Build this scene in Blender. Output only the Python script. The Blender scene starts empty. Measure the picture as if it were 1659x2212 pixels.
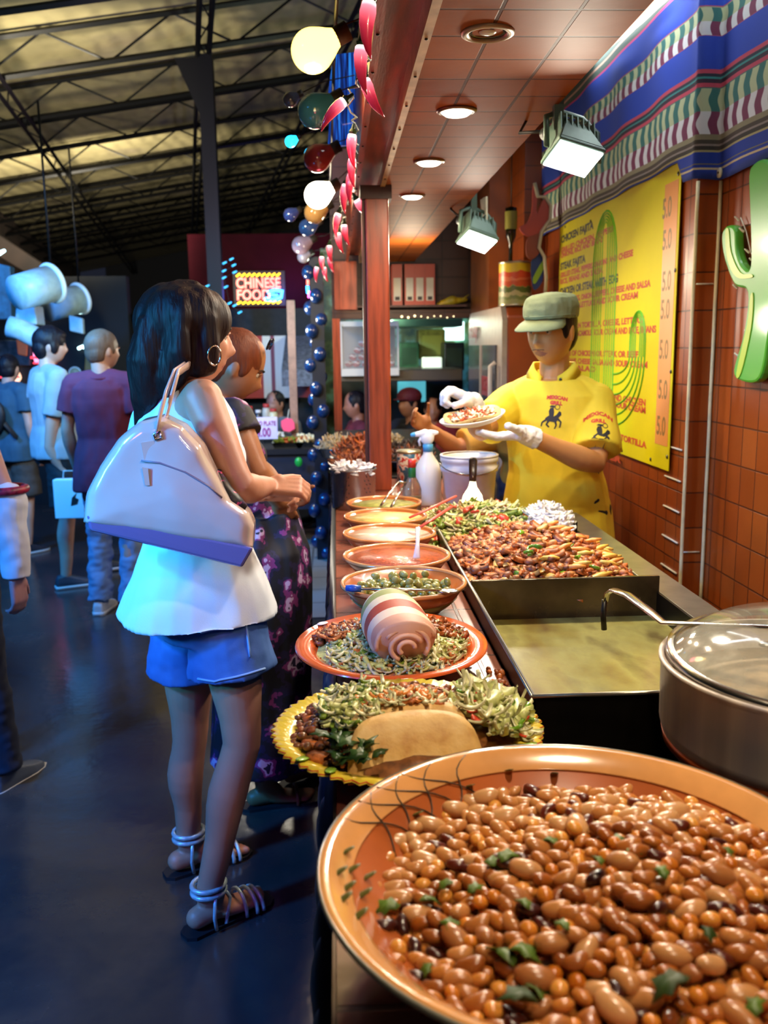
import bpy, bmesh, math, random
from math import sin, cos, pi, radians, sqrt, atan2
from mathutils import Vector as V, Matrix, Euler, noise, Quaternion
random.seed(7)
C = bpy.context.scene.collection
SC = bpy.context.scene

# ------------------------------------------------------------------ camera
F_PX, CX, CY = 1950.0, 829.5, 1106.0
RHO, PIT, YAW = radians(.77), radians(10.39), radians(2.88)
CAM = V((0, 0, 1.5))
FWD = V((sin(YAW)*cos(PIT), cos(YAW)*cos(PIT), -sin(PIT)))
_r0 = V((cos(YAW), -sin(YAW), 0)); _u0 = _r0.cross(FWD)
RGT = cos(RHO)*_r0 - sin(RHO)*_u0
UPV = sin(RHO)*_r0 + cos(RHO)*_u0
cd = bpy.data.cameras.new('camera'); cam = bpy.data.objects.new('camera', cd); C.objects.link(cam)
cd.sensor_fit = 'VERTICAL'; cd.sensor_height = 36; cd.lens = 36*F_PX/2212.0; cd.clip_start = .05; cd.clip_end = 200
cam.matrix_world = Matrix(((RGT.x, UPV.x, -FWD.x, CAM.x), (RGT.y, UPV.y, -FWD.y, CAM.y), (RGT.z, UPV.z, -FWD.z, CAM.z), (0, 0, 0, 1)))
SC.camera = cam
cd.dof.use_dof = True; cd.dof.focus_distance = 1.7; cd.dof.aperture_fstop = 5.6

def at(px, py, ax, val):
    """a point of the place seen at that spot, on the plane x/y/z = val"""
    d = FWD + (px-CX)/F_PX*RGT - (py-CY)/F_PX*UPV
    i = 'xyz'.index(ax); t = (val - CAM[i])/d[i]
    return CAM + t*d

# ------------------------------------------------------------------ world, lights, exposure
w = bpy.data.worlds.new('world'); SC.world = w; w.use_nodes = True
w.node_tree.nodes['Background'].inputs[0].default_value = (.03, .035, .06, 1)
w.node_tree.nodes['Background'].inputs[1].default_value = .35
SC.view_settings.view_transform = 'Standard'; SC.view_settings.look = 'None'
SC.view_settings.exposure = 0.0; SC.view_settings.gamma = 1; SC.view_settings.use_curve_mapping = False

def light(name, kind, loc, energy, col, size=.1, target=None, spot=None, blend=.5, shape=None, size_y=None):
    l = bpy.data.lights.new(name, kind); l.energy = energy; l.color = col
    if kind == 'AREA':
        l.shape = shape or 'DISK'; l.size = size
        if size_y: l.size_y = size_y
    elif kind in ('POINT', 'SPOT'): l.shadow_soft_size = size
    if kind == 'SPOT': l.spot_size = radians(spot or 90); l.spot_blend = blend
    o = bpy.data.objects.new(name, l); C.objects.link(o); o.location = loc
    if target is not None: o.rotation_euler = (V(target)-V(loc)).to_track_quat('-Z', 'Y').to_euler()
    return o
WARM = (1, .80, .55); NEUT = (1, .90, .72); COOL = (.93, .97, 1)
BLUE = (.02, .30, 1.0); CYAN = (.04, .50, 1.0); PURP = (.45, .12, 1.0)
LE = [  # the lamps' own light
 ('unseen_market_spot', 'SPOT', (-3.2, .2, 3.1), 4200, BLUE, .25, (-.8, 2.6, .7)),
 ('unseen_market_spot', 'SPOT', (-2.6, .8, 1.9), 560, CYAN, .25, (-.50, 2.3, 1.2)),
 ('unseen_market_spot', 'SPOT', (-3.4, 4.0, 3.2), 1000, BLUE, .25, (-1.9, 6.5, .6)),
]
for n, k, lo, e, c, s, tg in LE:
    light(n, k, lo, e, c, s, tg, (24 if c == CYAN else 46) if lo[1] < 2 else 75)
light('unseen_market_spot', 'SPOT', (-1.5, .2, 2.2), 55, PURP, .2, (-.3, 2.3, .5), 40)  # purple fill added to tint the woman's legs, no such lamp in view
light('unseen_stall_lamp', 'AREA', (.35, .2, 2.09), 5.5, WARM, .072, (.4, .8, 1.0))  # unseen overhead lamp, added to brighten the near sides of pot and bowl
light('unseen_stall_lamp', 'AREA', (.33, .9, 2.0925), 9, WARM, .072, (.3, .9, 0))
for y, e in ((1.887, 0.0), (2.476, 8), (3.128, 9), (3.813, 9)):
    if e: light('downlight_beam', 'AREA', (.323, y, 2.080), e, WARM, .072, (.323, y, 0))
light('wall_tube_light', 'AREA', (1.1, 3.4, 2.78), 12, COOL, 1.6, (1.1, 3.4, 0), shape='RECTANGLE', size_y=.08)
light('roof_fill', 'SPOT', (-1.3, 3.0, 2.7), 420, (1, .9, .66), .2, (-1.5, 9, 4.4), 110)  # bare upward spots added to brighten the roof, no lamps stand there
light('roof_fill', 'SPOT', (-2.6, 7.5, 2.7), 600, (1, .9, .68), .2, (-2.6, 11, 4.4), 95)
light('roof_fill', 'SPOT', (-3.2, 12, 2.7), 1100, (1, .9, .68), .2, (-4.0, 20, 4.0), 120)
light('roof_fill', 'SPOT', (-.9, 5.0, 2.6), 130, PURP, .2, (-.4, 9, 4.3), 70)
light('stall_fill', 'POINT', (.45, 5.4, 1.9), 16, WARM, .1)  # bare point lights added to brighten the next stall's counter and table
light('stall_fill', 'POINT', (-.5, 6.3, 1.65), 34, NEUT, .1)
light('kitchen_fill', 'POINT', (.45, 8.0, 1.72), 70, (.85, 1, .75), .1)  # added point light, only there to brighten the kitchen
light('neon_glow', 'POINT', (-.62, 12.6, 2.25), 16, (.2, .2, 1), .1)

# ------------------------------------------------------------------ materials
def lin(c):
    if isinstance(c, str):
        c = [int(c[i:i+2], 16)/255 for i in (0, 2, 4)]
    return tuple((x/12.92 if x <= .04045 else ((x+.055)/1.055)**2.4) for x in c) + (1,)

class N:
    """tiny node builder"""
    def __init__(s, name):
        s.m = bpy.data.materials.new(name); s.m.use_nodes = True; s.t = s.m.node_tree
        s.b = s.t.nodes['Principled BSDF']; s.out = s.t.nodes['Material Output']
    def n(s, typ, **kw):
        nd = s.t.nodes.new('ShaderNode'+typ)
        for k, v in kw.items():
            if k.startswith('i_'):
                key = k[2:]; key = int(key) if key.isdigit() else key
                s.put(nd.inputs[key], v)
            else: setattr(nd, k, v)
        return nd
    def put(s, inp, v):
        if isinstance(v, bpy.types.NodeSocket): s.t.links.new(v, inp)
        else: inp.default_value = v
    def math(s, op, a, b=0.0, c=None):
        nd = s.t.nodes.new('ShaderNodeMath'); nd.operation = op
        s.put(nd.inputs[0], a); s.put(nd.inputs[1], b)
        if c is not None: s.put(nd.inputs[2], c)
        return nd.outputs[0]
    def mix(s, f, a, b):
        nd = s.t.nodes.new('ShaderNodeMix'); nd.data_type = 'RGBA'
        s.put(nd.inputs[0], f); s.put(nd.inputs[6], a); s.put(nd.inputs[7], b)
        return nd.outputs[2]
    def xyz(s, src='Object'):
        tc = s.n('TexCoord'); sp = s.n('SeparateXYZ'); s.t.links.new(tc.outputs[src], sp.inputs[0])
        return sp.outputs
    def noise(s, scale, detail=3, vec=None, rough=.5, stretch=None):
        nd = s.n('TexNoise'); nd.inputs['Scale'].default_value = scale; nd.inputs['Detail'].default_value = detail
        nd.inputs['Roughness'].default_value = rough
        tc = s.n('TexCoord').outputs['Object']
        if stretch:
            mp = s.n('Mapping'); mp.inputs['Scale'].default_value = stretch; s.t.links.new(tc, mp.inputs[0]); tc = mp.outputs[0]
        s.t.links.new(vec or tc, nd.inputs['Vector'])
        return nd.outputs[0]
    def ramp(s, f, stops, interp='LINEAR'):
        nd = s.n('ValToRGB'); cr = nd.color_ramp; cr.interpolation = interp
        while len(cr.elements) > 1: cr.elements.remove(cr.elements[-1])
        cr.elements[0].position = stops[0][0]; cr.elements[0].color = lin(stops[0][1])
        for p, c in stops[1:]:
            e = cr.elements.new(p); e.color = lin(c)
        s.put(nd.inputs[0], f); return nd.outputs[0]
    def bump(s, h, strength=.3, dist=.01):
        nd = s.n('Bump'); nd.inputs['Strength'].default_value = strength; nd.inputs['Distance'].default_value = dist
        s.put(nd.inputs['Height'], h); s.t.links.new(nd.outputs[0], s.b.inputs['Normal'])
    def base(s, c): s.put(s.b.inputs['Base Color'], c)

MATS = {}
def M(name, col, rough=.5, metal=0.0, var=0.0, vs=20, bump=0.0, bs=60, coat=0.0, emit=0.0, alpha=1.0, trans=0.0, stretch=None, sss=0.0, spec=.5, ecol=None):
    if name in MATS: return MATS[name]
    q = N(name); b = q.b
    c = lin(col)
    if var:
        f = q.noise(vs, 4, stretch=stretch)
        lo = tuple(x*(1-var) for x in c[:3])+(1,); hi = tuple(min(1, x*(1+var)) for x in c[:3])+(1,)
        rp = q.n('MapRange'); q.put(rp.inputs[0], f); rp.inputs[1].default_value = .35; rp.inputs[2].default_value = .65
        q.base(q.mix(rp.outputs[0], lo, hi))
    else: b.inputs['Base Color'].default_value = c
    b.inputs['Roughness'].default_value = rough; b.inputs['Metallic'].default_value = metal
    b.inputs['Coat Weight'].default_value = coat; b.inputs['Coat Roughness'].default_value = .08
    b.inputs['Specular IOR Level'].default_value = spec
    if sss:
        b.inputs['Subsurface Weight'].default_value = sss; b.inputs['Subsurface Radius'].default_value = (1, .35, .2); b.inputs['Subsurface Scale'].default_value = .008
    if bump: q.bump(q.noise(bs, 4, stretch=stretch), bump, .004)
    if emit:
        b.inputs['Emission Color'].default_value = lin(ecol) if ecol else c; b.inputs['Emission Strength'].default_value = emit
    if alpha < 1: b.inputs['Alpha'].default_value = alpha
    if trans: b.inputs['Transmission Weight'].default_value = trans; b.inputs['IOR'].default_value = 1.45
    MATS[name] = q.m
    return q.m

def tile_mat(name, ua, va, w_, h_, cols, grout='3a2013', mortar=.03, rough=.25, offs=0.0, bumpy=.5, spec=.5):
    q = N(name); o = q.xyz()
    u, v = o['XYZ'.index(ua)], o['XYZ'.index(va)]
    cb = q.n('CombineXYZ'); q.put(cb.inputs[0], q.math('ADD', u, 50.0)); q.put(cb.inputs[1], q.math('ADD', v, 50.0))
    br = q.n('TexBrick'); q.put(br.inputs['Vector'], cb.outputs[0]); br.offset = offs; br.squash = 1
    br.inputs['Color1'].default_value = lin(cols[0]); br.inputs['Color2'].default_value = lin(cols[1]); br.inputs['Mortar'].default_value = lin(grout)
    br.inputs['Scale'].default_value = 1; br.inputs['Mortar Size'].default_value = mortar*min(w_, h_); br.inputs['Mortar Smooth'].default_value = .3
    br.inputs['Bias'].default_value = 0; br.inputs['Brick Width'].default_value = w_; br.inputs['Row Height'].default_value = h_
    nz = q.noise(9, 5)
    q.base(q.mix(q.math('MULTIPLY', nz, .55), br.outputs[0], lin(cols[2])))
    q.b.inputs['Roughness'].default_value = rough
    h = q.math('SUBTRACT', q.math('MULTIPLY', q.noise(14, 3), .4), q.math('MULTIPLY', br.outputs['Fac'], 1.0))
    q.bump(h, bumpy, .004)
    q.b.inputs['Specular IOR Level'].default_value = spec
    MATS[name] = q.m; return q.m

# ------------------------------------------------------------------ objects
def tag(o, label=None, cat=None, group=None, kind=None):
    if label: o['label'] = label
    if cat: o['category'] = cat
    if group: o['group'] = group
    if kind: o['kind'] = kind
    return o
def empty(name, loc=(0, 0, 0), rz=0.0, label=None, cat=None, group=None, kind=None):
    o = bpy.data.objects.new(name, None); o.empty_display_size = .05; C.objects.link(o)
    o.location = loc; o.rotation_euler = (0, 0, rz); tag(o, label, cat, group, kind); return o
def obj(name, bm, mat, parent=None, smooth=True, label=None, cat=None, group=None, kind=None, loc=None, rot=None, bevel=0.0):
    if isinstance(bm, bpy.types.Mesh): me = bm
    else:
        bmesh.ops.recalc_face_normals(bm, faces=bm.faces[:])
        me = bpy.data.meshes.new(name); bm.to_mesh(me); bm.free()
    me.name = name
    if not me.materials:
        for m in (mat if isinstance(mat, (list, tuple)) else [mat]): me.materials.append(m)
    if smooth: me.polygons.foreach_set('use_smooth', [True]*len(me.polygons))
    o = bpy.data.objects.new(name, me); C.objects.link(o)
    if loc is not None: o.location = loc
    if rot is not None: o.rotation_euler = rot
    if parent: o.parent = parent
    if bevel:
        md = o.modifiers.new('b', 'BEVEL'); md.width = bevel; md.segments = 2; md.limit_method = 'ANGLE'; md.angle_limit = radians(40)
        me.polygons.foreach_set('use_smooth', [False]*len(me.polygons))
    tag(o, label, cat, group, kind); return o
def nb(): return bmesh.new()
def bx(bm, lo, hi, mtx=None, mi=0):
    x0, y0, z0 = lo; x1, y1, z1 = hi
    vs = [bm.verts.new(p) for p in ((x0,y0,z0),(x1,y0,z0),(x1,y1,z0),(x0,y1,z0),(x0,y0,z1),(x1,y0,z1),(x1,y1,z1),(x0,y1,z1))]
    for f in ((0,3,2,1),(4,5,6,7),(0,1,5,4),(1,2,6,5),(2,3,7,6),(3,0,4,7)):
        fc = bm.faces.new([vs[i] for i in f]); fc.material_index = mi
    if mtx: bmesh.ops.transform(bm, matrix=mtx, verts=vs)
    return bm
def frame(d):
    d = V(d).normalized(); a = V((0, 0, 1)) if abs(d.z) < .9 else V((1, 0, 0))
    x = d.cross(a).normalized(); return x, d.cross(x).normalized(), d
def skinrings(bm, rings, close=True, loop=False, mi=0):
    vr = [[bm.verts.new(p) for p in r] for r in rings]; n = len(rings[0])
    pairs = list(zip(vr, vr[1:])) + ([(vr[-1], vr[0])] if loop else [])
    for a, b in pairs:
        for i in range(n):
            f = bm.faces.new((a[i], a[(i+1) % n], b[(i+1) % n], b[i])); f.material_index = mi
    if close and not loop:
        for r in (vr[0], vr[-1]):
            try: bm.faces.new(r).material_index = mi
            except ValueError: pass
    return bm
def tube(bm, pts, rad, seg=10, mi=0, loop=False, flat=None):
    """round tube through points; rad one number or one per point; flat=(a,b) squashes"""
    pts = [V(p) for p in pts]; n = len(pts); rings = []; px = None
    for i, p in enumerate(pts):
        if loop: t = pts[(i+1) % n]-pts[i-1]
        else: t = pts[min(i+1, n-1)]-pts[max(i-1, 0)]
        x, y, z = frame(t)
        if px is not None:
            x = (px - z*px.dot(z)).normalized(); y = z.cross(x)
        px = x; r = rad[i] if isinstance(rad, (list, tuple)) else rad
        fa, fb = flat or (1, 1)
        rings.append([p + x*cos(2*pi*k/seg)*r*fa + y*sin(2*pi*k/seg)*r*fb for k in range(seg)])
    return skinrings(bm, rings, True, loop, mi)
def cap(bm, p0, p1, r0, r1, seg=14, flat0=False, flat1=False, sq=1.0, sdir=None):
    """closed tapered limb with round (or flat) ends"""
    p0, p1 = V(p0), V(p1); x, y, z = frame(p1-p0)
    if sdir is not None:
        y = (V(sdir) - z*V(sdir).dot(z)).normalized(); x = y.cross(z)
    pr = []
    if not flat0: pr += [(p0 - z*r0*sin(a), r0*cos(a)) for a in (radians(75), radians(50), radians(25))]
    pr += [(p0.lerp(p1, t), r0+(r1-r0)*t) for t in (0, .5, 1)]
    if not flat1: pr += [(p1 + z*r1*sin(a), r1*cos(a)) for a in (radians(25), radians(50), radians(75))]
    return skinrings(bm, [[c + x*cos(2*pi*k/seg)*r + y*sin(2*pi*k/seg)*r*sq for k in range(seg)] for c, r in pr])
def ell(bm, c, r, rot=None, seg=16, rg=10, mtx=None):
    m = Matrix.Translation(V(c)) @ (rot.to_matrix().to_4x4() if rot else Matrix()) @ Matrix.Diagonal(V((*r, 1)) if not isinstance(r, (int, float)) else V((r, r, r, 1)))
    if mtx: m = mtx @ m
    bmesh.ops.create_uvsphere(bm, u_segments=seg, v_segments=rg, radius=1, matrix=m); return bm
def loft(bm, rings, seg=24, X=V((1, 0, 0)), Y=V((0, 1, 0)), pw=2.3):
    """rings: (centre, half width, half depth)"""
    rr = []
    for c, a, b in rings:
        c = V(c); L = []
        for k in range(seg):
            t = 2*pi*k/seg; cc, ss = cos(t), sin(t)
            L.append(c + X*a*math.copysign(abs(cc)**(2/pw), cc) + Y*b*math.copysign(abs(ss)**(2/pw), ss))
        rr.append(L)
    return skinrings(bm, rr)
def lathe(bm, prof, c=(0, 0, 0), seg=40, mi=0, sx=1, sy=1):
    c = V(c); n = len(prof); vr = []
    for r, z in prof:
        if r < 1e-5: vr.append([bm.verts.new(c+V((0, 0, z)))])
        else: vr.append([bm.verts.new(c+V((r*cos(2*pi*k/seg)*sx, r*sin(2*pi*k/seg)*sy, z))) for k in range(seg)])
    for a, b in zip(vr, vr[1:]):
        for k in range(seg):
            k2 = (k+1) % seg
            if len(a) == 1 and len(b) == 1: continue
            if len(a) == 1: f = bm.faces.new((a[0], b[k], b[k2]))
            elif len(b) == 1: f = bm.faces.new((a[k], a[k2], b[0]))
            else: f = bm.faces.new((a[k], a[k2], b[k2], b[k]))
            f.material_index = mi
    return bm
def prism(bm, pts, ax, lo, hi, mi=0):
    """outline pts (2D) extruded along axis ax from lo to hi"""
    def P(a, b, t): return {'x': (t, a, b), 'y': (a, t, b), 'z': (a, b, t)}[ax]
    A = [bm.verts.new(P(a, b, lo)) for a, b in pts]; B = [bm.verts.new(P(a, b, hi)) for a, b in pts]; n = len(pts)
    bm.faces.new(A).material_index = mi; bm.faces.new(B[::-1]).material_index = mi
    for i in range(n): bm.faces.new((A[i], B[i], B[(i+1) % n], A[(i+1) % n])).material_index = mi
    return bm
def text(name, s, size, mat, parent, loc, rot=(0, 0, 0), ext=.001, bold=0.0, align='LEFT', sx=1.0, mtx=None):
    cu = bpy.data.curves.new(name, 'FONT'); cu.body = s; cu.size = size; cu.extrude = ext; cu.offset = bold; cu.align_x = align; cu.resolution_u = 3
    t = bpy.data.objects.new(name, cu); C.objects.link(t)
    me = bpy.data.meshes.new_from_object(t.evaluated_get(bpy.context.evaluated_depsgraph_get()))
    bpy.data.objects.remove(t)
    if sx != 1: me.transform(Matrix.Diagonal((sx, 1, 1, 1)))
    if mtx: me.transform(mtx)
    me.materials.clear(); o = obj(name, me, mat, parent, smooth=False); o.location = loc; o.rotation_euler = rot
    return o
def clone(o, parent=None, name=None):
    c = o.copy(); C.objects.link(c); c.parent = parent
    for ch in list(o.children): clone(ch, c)
    return c
def wrinkle(me, amp, sc, seed=0.0, str_=(1, 1, 1), grow=0.0, fn=None):
    me.update()
    data = [(v.co.copy(), v.normal.copy()) for v in me.vertices]; out = []
    for p, n in data:
        d = noise.noise(V((p.x*sc*str_[0]+seed, p.y*sc*str_[1], p.z*sc*str_[2])))*amp + noise.noise(V((p.x*sc*2.3*str_[0], p.y*sc*2.3*str_[1]+seed, p.z*sc*2.3*str_[2])))*amp*.45
        k = fn(p) if fn else 1
        out += list(p + n*(d*k+grow))
    me.vertices.foreach_set('co', out); me.update()
def fuse(bm, vox, smooth=2, name='body'):
    """one continuous skin round everything in bm"""
    bmesh.ops.recalc_face_normals(bm, faces=bm.faces[:])
    me = bpy.data.meshes.new(name); bm.to_mesh(me); bm.free()
    o = bpy.data.objects.new(name, me); C.objects.link(o)
    r = o.modifiers.new('r', 'REMESH'); r.mode = 'VOXEL'; r.voxel_size = vox; r.adaptivity = 0
    s = o.modifiers.new('s', 'SMOOTH'); s.factor = .5; s.iterations = smooth
    out = bpy.data.meshes.new_from_object(o.evaluated_get(bpy.context.evaluated_depsgraph_get()))
    bpy.data.objects.remove(o); bpy.data.meshes.remove(me)
    return out
def merged(items, mats):
    """items: (verts, faces, matrix, material index) -> one mesh"""
    vs, fs, mi = [], [], []
    for v, f, m, k in items:
        o = len(vs); vs += [m @ p for p in v]; fs += [tuple(i+o for i in q) for q in f]; mi += [k]*len(f)
    me = bpy.data.meshes.new('m'); me.from_pydata([tuple(p) for p in vs], [], fs)
    for m in mats: me.materials.append(m)
    me.polygons.foreach_set('material_index', mi); me.polygons.foreach_set('use_smooth', [True]*len(fs)); me.update()
    return me
def geo(bm):
    bm.verts.ensure_lookup_table(); bm.verts.index_update()
    r = ([v.co.copy() for v in bm.verts], [tuple(v.index for v in f.verts) for f in bm.faces]); bm.free(); return r
def TRS(loc, rot, sc=1.0):
    s = V((sc, sc, sc)) if isinstance(sc, (int, float)) else V(sc)
    return Matrix.Translation(V(loc)) @ Euler(rot).to_matrix().to_4x4() @ Matrix.Diagonal((*s, 1))
U = random.uniform
def struct(name, bm, mat, parent=None, smooth=False, **k): return obj(name, bm, mat, parent, smooth, kind=None if parent else 'structure', **k)
# ------------------------------------------------------------------ setting
q = N('market_floor')
f1 = q.noise(1.3, 6); f2 = q.noise(18, 4)
q.base(q.mix(f2, q.ramp(f1, [(.3, '202024'), (.55, '3c3834'), (.75, '504a44')]), lin('28282e')))
q.put(q.b.inputs['Roughness'], q.ramp(f1, [(.3, '606060'), (.7, '9a9a9a')]))
q.bump(f2, .3, .004); FLOOR = q.m
struct('floor', bx(nb(), (-6, -1, -.1), (2, 40, 0)), FLOOR)
PALE = tile_mat('lit_pale_floor_tile', 'X', 'Y', .3, .3, ('a8a49c', '98948c', '8c8880'), '55504a', rough=.4)  # pale tiles, the stalls' light on this patch put into their colour
struct('floor_tiles', bx(nb(), (-.55, 4.9, 0), (-.02, 9.5, .006)), PALE)

QT = ('a4501c', '8e3e10', '78340f')
WALLT = tile_mat('wall_quarry_tile', 'Y', 'Z', .105, .13, QT, '3a1c10', rough=.3)
WALLTX = tile_mat('wall_quarry_tile_x', 'X', 'Z', .105, .13, QT, '3a1c10', rough=.3)
CEILT = tile_mat('ceiling_quarry_tile', 'Y', 'X', .145, .145, ('9c5420', '8c4818', '783a12'), '3a1c0a', rough=.6, spec=.06)
struct('wall_right', bx(nb(), (1.25, 3.19, 0), (1.45, 7.2, 2.95)), WALLT)
struct('wall_right_near', bx(nb(), (1.34, -.4, 0), (1.45, 3.185, 2.95)), WALLT)
struct('wall_corner', bx(nb(), (1.25, 3.184, 0), (1.339, 3.19, 2.95)), WALLTX)
WOOD = M('stall_wood', '7c3218', .35, var=.35, vs=6, stretch=(8, 1, 8), bump=.15, bs=30)
WOODD = M('dark_stall_wood', '3c1a10', .45, var=.35, vs=6, bump=.1)
WOODR = M('red_post_wood', '8e3a1c', .35, var=.3, vs=5, stretch=(12, 12, 1), bump=.1)
struct('ceiling', bx(nb(), (.58, .2, 2.93), (1.34, 7.2, 2.98)), WOODD)
# tiled hood over the counter
hood = empty('tiled_hood', (0, 0, 2.1), kind='structure')
obj('tile_panel', bx(nb(), (.2, .2, 0), (.58, 6.72, .03)), CEILT, hood, False)
obj('hood_side', bx(nb(), (.55, .2, .03), (.58, 6.72, .8)), WOODD, hood, False)
obj('fascia_beam', bx(bx(nb(), (.087, .2, 0), (.105, 6.72, .3)), (.105, .2, .045), (.2, 6.72, .3)), WOOD, hood, False)
m_ = nb(); bx(m_, (.182, .2, -.008), (.2, 6.72, .045))
obj('edge_strip', m_, M('tan_strip', 'a8845a', .4, metal=.3, var=.2), hood, False)
m_ = nb()
for i in range(22):
    for X in (.096, .191):
        ell(m_, (X, .9+i*.25, -.009 if X > .15 else -.001), (.004, .004, .002), seg=8, rg=4)
obj('screws', m_, M('dark_screw', '2a2018', .4, metal=.8), hood)
# back header with shelf and upper panelling
DARKT = tile_mat('dark_panel', 'X', 'Z', .2, .13, ('4a2412', '3c1c0e', '301408'), '1c0e08', rough=.4)
struct('wall_back', bx(bx(bx(nb(), (-.02, 6.86, 1.72), (1.25, 6.95, 2.9)), (-.02, 6.7, 1.7), (1.25, 6.95, 1.76)), (.14, 6.7, 1.76), (.17, 6.86, 2.1)), DARKT)
struct('trim_1', bx(nb(), (.0, 6.66, 1.765), (.16, 6.70, 2.1)), WOODR)
struct('trim_2', bx(nb(), (.16, 6.62, 1.775), (.95, 6.86, 1.79)), WOODD)
struct('trim_3', bx(nb(), (-.02, 6.6, .0), (.035, 6.75, 1.7)), WOODR)
# roof of the hall: its axis runs a little to the left of the counter
HA = radians(9.0); HD = V((-sin(HA), cos(HA), 0)); HS = V((cos(HA), sin(HA), 0)); SL = .19
def hall(L, s, dz=0): return HS*L + HD*s + V((0, 0, 4.35 + SL*L + dz))
q = N('roof_insulation'); f1 = q.noise(.9, 5); f2 = q.noise(5, 6)
q.base(q.mix(f2, q.ramp(f1, [(.25, '6a6240'), (.55, 'a0946a'), (.75, '7a6a68')]), lin('807654')))
q.b.inputs['Roughness'].default_value = .8
wv = q.n('TexWave'); q.put(wv.inputs['Vector'], q.n('TexCoord').outputs['Object']); wv.inputs['Scale'].default_value = 1.6; wv.inputs['Distortion'].default_value = 3
q.bump(q.math('ADD', wv.outputs[1], f2), .5, .03); ROOF = q.m
m_ = nb()
for a, b in ((-3.4, 4.2),):
    vs = [m_.verts.new(hall(l, s, dz)) for dz in (.12, .18) for l, s in ((a, -1), (b, -1), (b, 30), (a, 30))]
    for f in ((0,1,2,3),(4,5,6,7),(0,1,5,4),(1,2,6,5),(2,3,7,6),(3,0,4,7)): m_.faces.new([vs[i] for i in f])
struct('roof', m_, ROOF)
STEEL = M('black_steel', '0b0b0c', .45, metal=.4, spec=.3)
def hbeam(bm, a, b, r): tube(bm, [a, b], r, 4)
first = None
js = [3.0+1.45*i for i in range(15)]
for i, s in enumerate(js):
    j = empty('roof_joist', hall(0, s), label='black steel bar joist crossing under the pale market roof', cat='roof joist', group='roof joists of the market hall')
    o0 = hall(0, s); L0, L1 = -3.3, 4.1
    for dz in (.06, -.26):
        b_ = nb()
        hbeam(b_, hall(L0, s-.02, dz)-o0, hall(L1, s-.02, dz)-o0, .028)
        obj('chord', b_, STEEL, j, False)
    b_ = nb(); k = 0; L = L0; st = .55
    while L < L1:
        a = hall(L, s, .06 if k % 2 == 0 else -.26)-o0; b = hall(min(L+st, L1), s, -.26 if k % 2 == 0 else .06)-o0
        tube(b_, [a, b], .011, 5); L += st; k += 1
    obj('web_rods', b_, STEEL, j, False)
for L in (-1.49, .26, 1.6):
    g = empty('roof_girder', hall(L, 0), label=['thin steel girder running down the left of the roof', 'steel girder above the black column', 'steel girder over the right of the aisle'][[-1.49, .26, 1.6].index(L)], cat='girder')
    o0 = hall(L, 0); b_ = nb()
    for dl in (-.05, .05): hbeam(b_, hall(L+dl, 1, -.3)-o0, hall(L+dl, 29, -.3)-o0, .024)
    obj('chord', b_, STEEL, g, False); b_ = nb()
    for t in range(56):
        tube(b_, [hall(L-.05 if t % 2 else L+.05, 1+t*.5, -.3)-o0, hall(L+.05 if t % 2 else L-.05, 1.5+t*.5, -.3)-o0], .008, 4)
    obj('web_rods', b_, STEEL, g, False)
cp = hall(.28, 8.9, -.3)
col = empty('steel_column', (cp.x, cp.y, 0), label='tall black steel column in the middle of the market aisle', cat='column')
obj('shaft', bx(nb(), (-.065, -.065, 0), (.065, .065, cp.z)), STEEL, col, False)
obj('gusset', prism(nb(), [(-.05, cp.z-.55), (-.28, cp.z-.02), (-.05, cp.z-.02)], 'y', -.01, .01), STEEL, col, False)
obj('base_plate', bx(nb(), (-.14, -.14, 0), (.14, .14, .02)), STEEL, col, False)
# end of the hall and the left eave wall
struct('wall_end', bx(nb(), (-7, 29, 0), (3, 29.2, 6)), M('hall_end', '0a0c14', .8))
m_ = nb()
vs = [m_.verts.new(p) for p in (hall(-3.05, -1, -.9), hall(-3.05, 29, -.9), hall(-3.05, 29, .1), hall(-3.05, -1, .1), hall(-3.15, -1, -.9), hall(-3.15, 29, -.9), hall(-3.15, 29, .1), hall(-3.15, -1, .1))]
for f in ((0,1,2,3),(7,6,5,4),(0,4,5,1),(3,2,6,7),(1,5,6,2),(0,3,7,4)): m_.faces.new([vs[i] for i in f])
struct('wall_left', m_, M('eave_brown', '2e2018', .8, var=.5, vs=2))
# wooden post on the counter
ps = empty('wooden_post', (.165, 3.62, .93), label='reddish brown square wooden post rising from the counter to the tiled hood', cat='post')
obj('shaft', bx(nb(), (-.042, -.045, 0), (.048, .045, 1.17)), WOODR, ps, False, bevel=.006)
obj('side_strip', bx(nb(), (-.054, -.03, 0), (-.0425, .045, 1.17)), M('post_strip', '4a1d12', .5), ps, False)
obj('bracket', bx(nb(), (-.06, -.055, 1.12), (.06, .055, 1.169)), WOODD, ps, False)
# ---- counter
CTOP = tile_mat('counter_top', 'X', 'Y', .15, .15, ('9a5a44', '8a4a38', '7a4434'), '4a2a20', rough=.22)
BLK = M('black_metal', '0c0b0a', .45, metal=.3)
cn = empty('serving_counter', (0, 0, 0), label='long serving counter with reddish tiled top carrying the bowls and griddle', cat='counter')
cb_ = nb(); bx(cb_, (-.012, .25, .90), (.285, 3.9, .93))
obj('worktop', cb_, CTOP, cn, False)
obj('front_panel', bx(nb(), (0, .25, 0), (.03, 3.9, .90)), M('navy_panel', '070a18', .5), cn, False)
m_ = nb()
for i in range(34):
    y = .35+i*.106
    ell(m_, (-.022, y, .80+.012*sin(i*1.7)), (.022, .056, .06), seg=12, rg=8)
bx(m_, (-.03, .25, .80), (0, 3.9, .88))
obj('scalloped_trim', m_, M('navy_trim', '0a1428', .35, var=.4, vs=15), cn)
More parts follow.
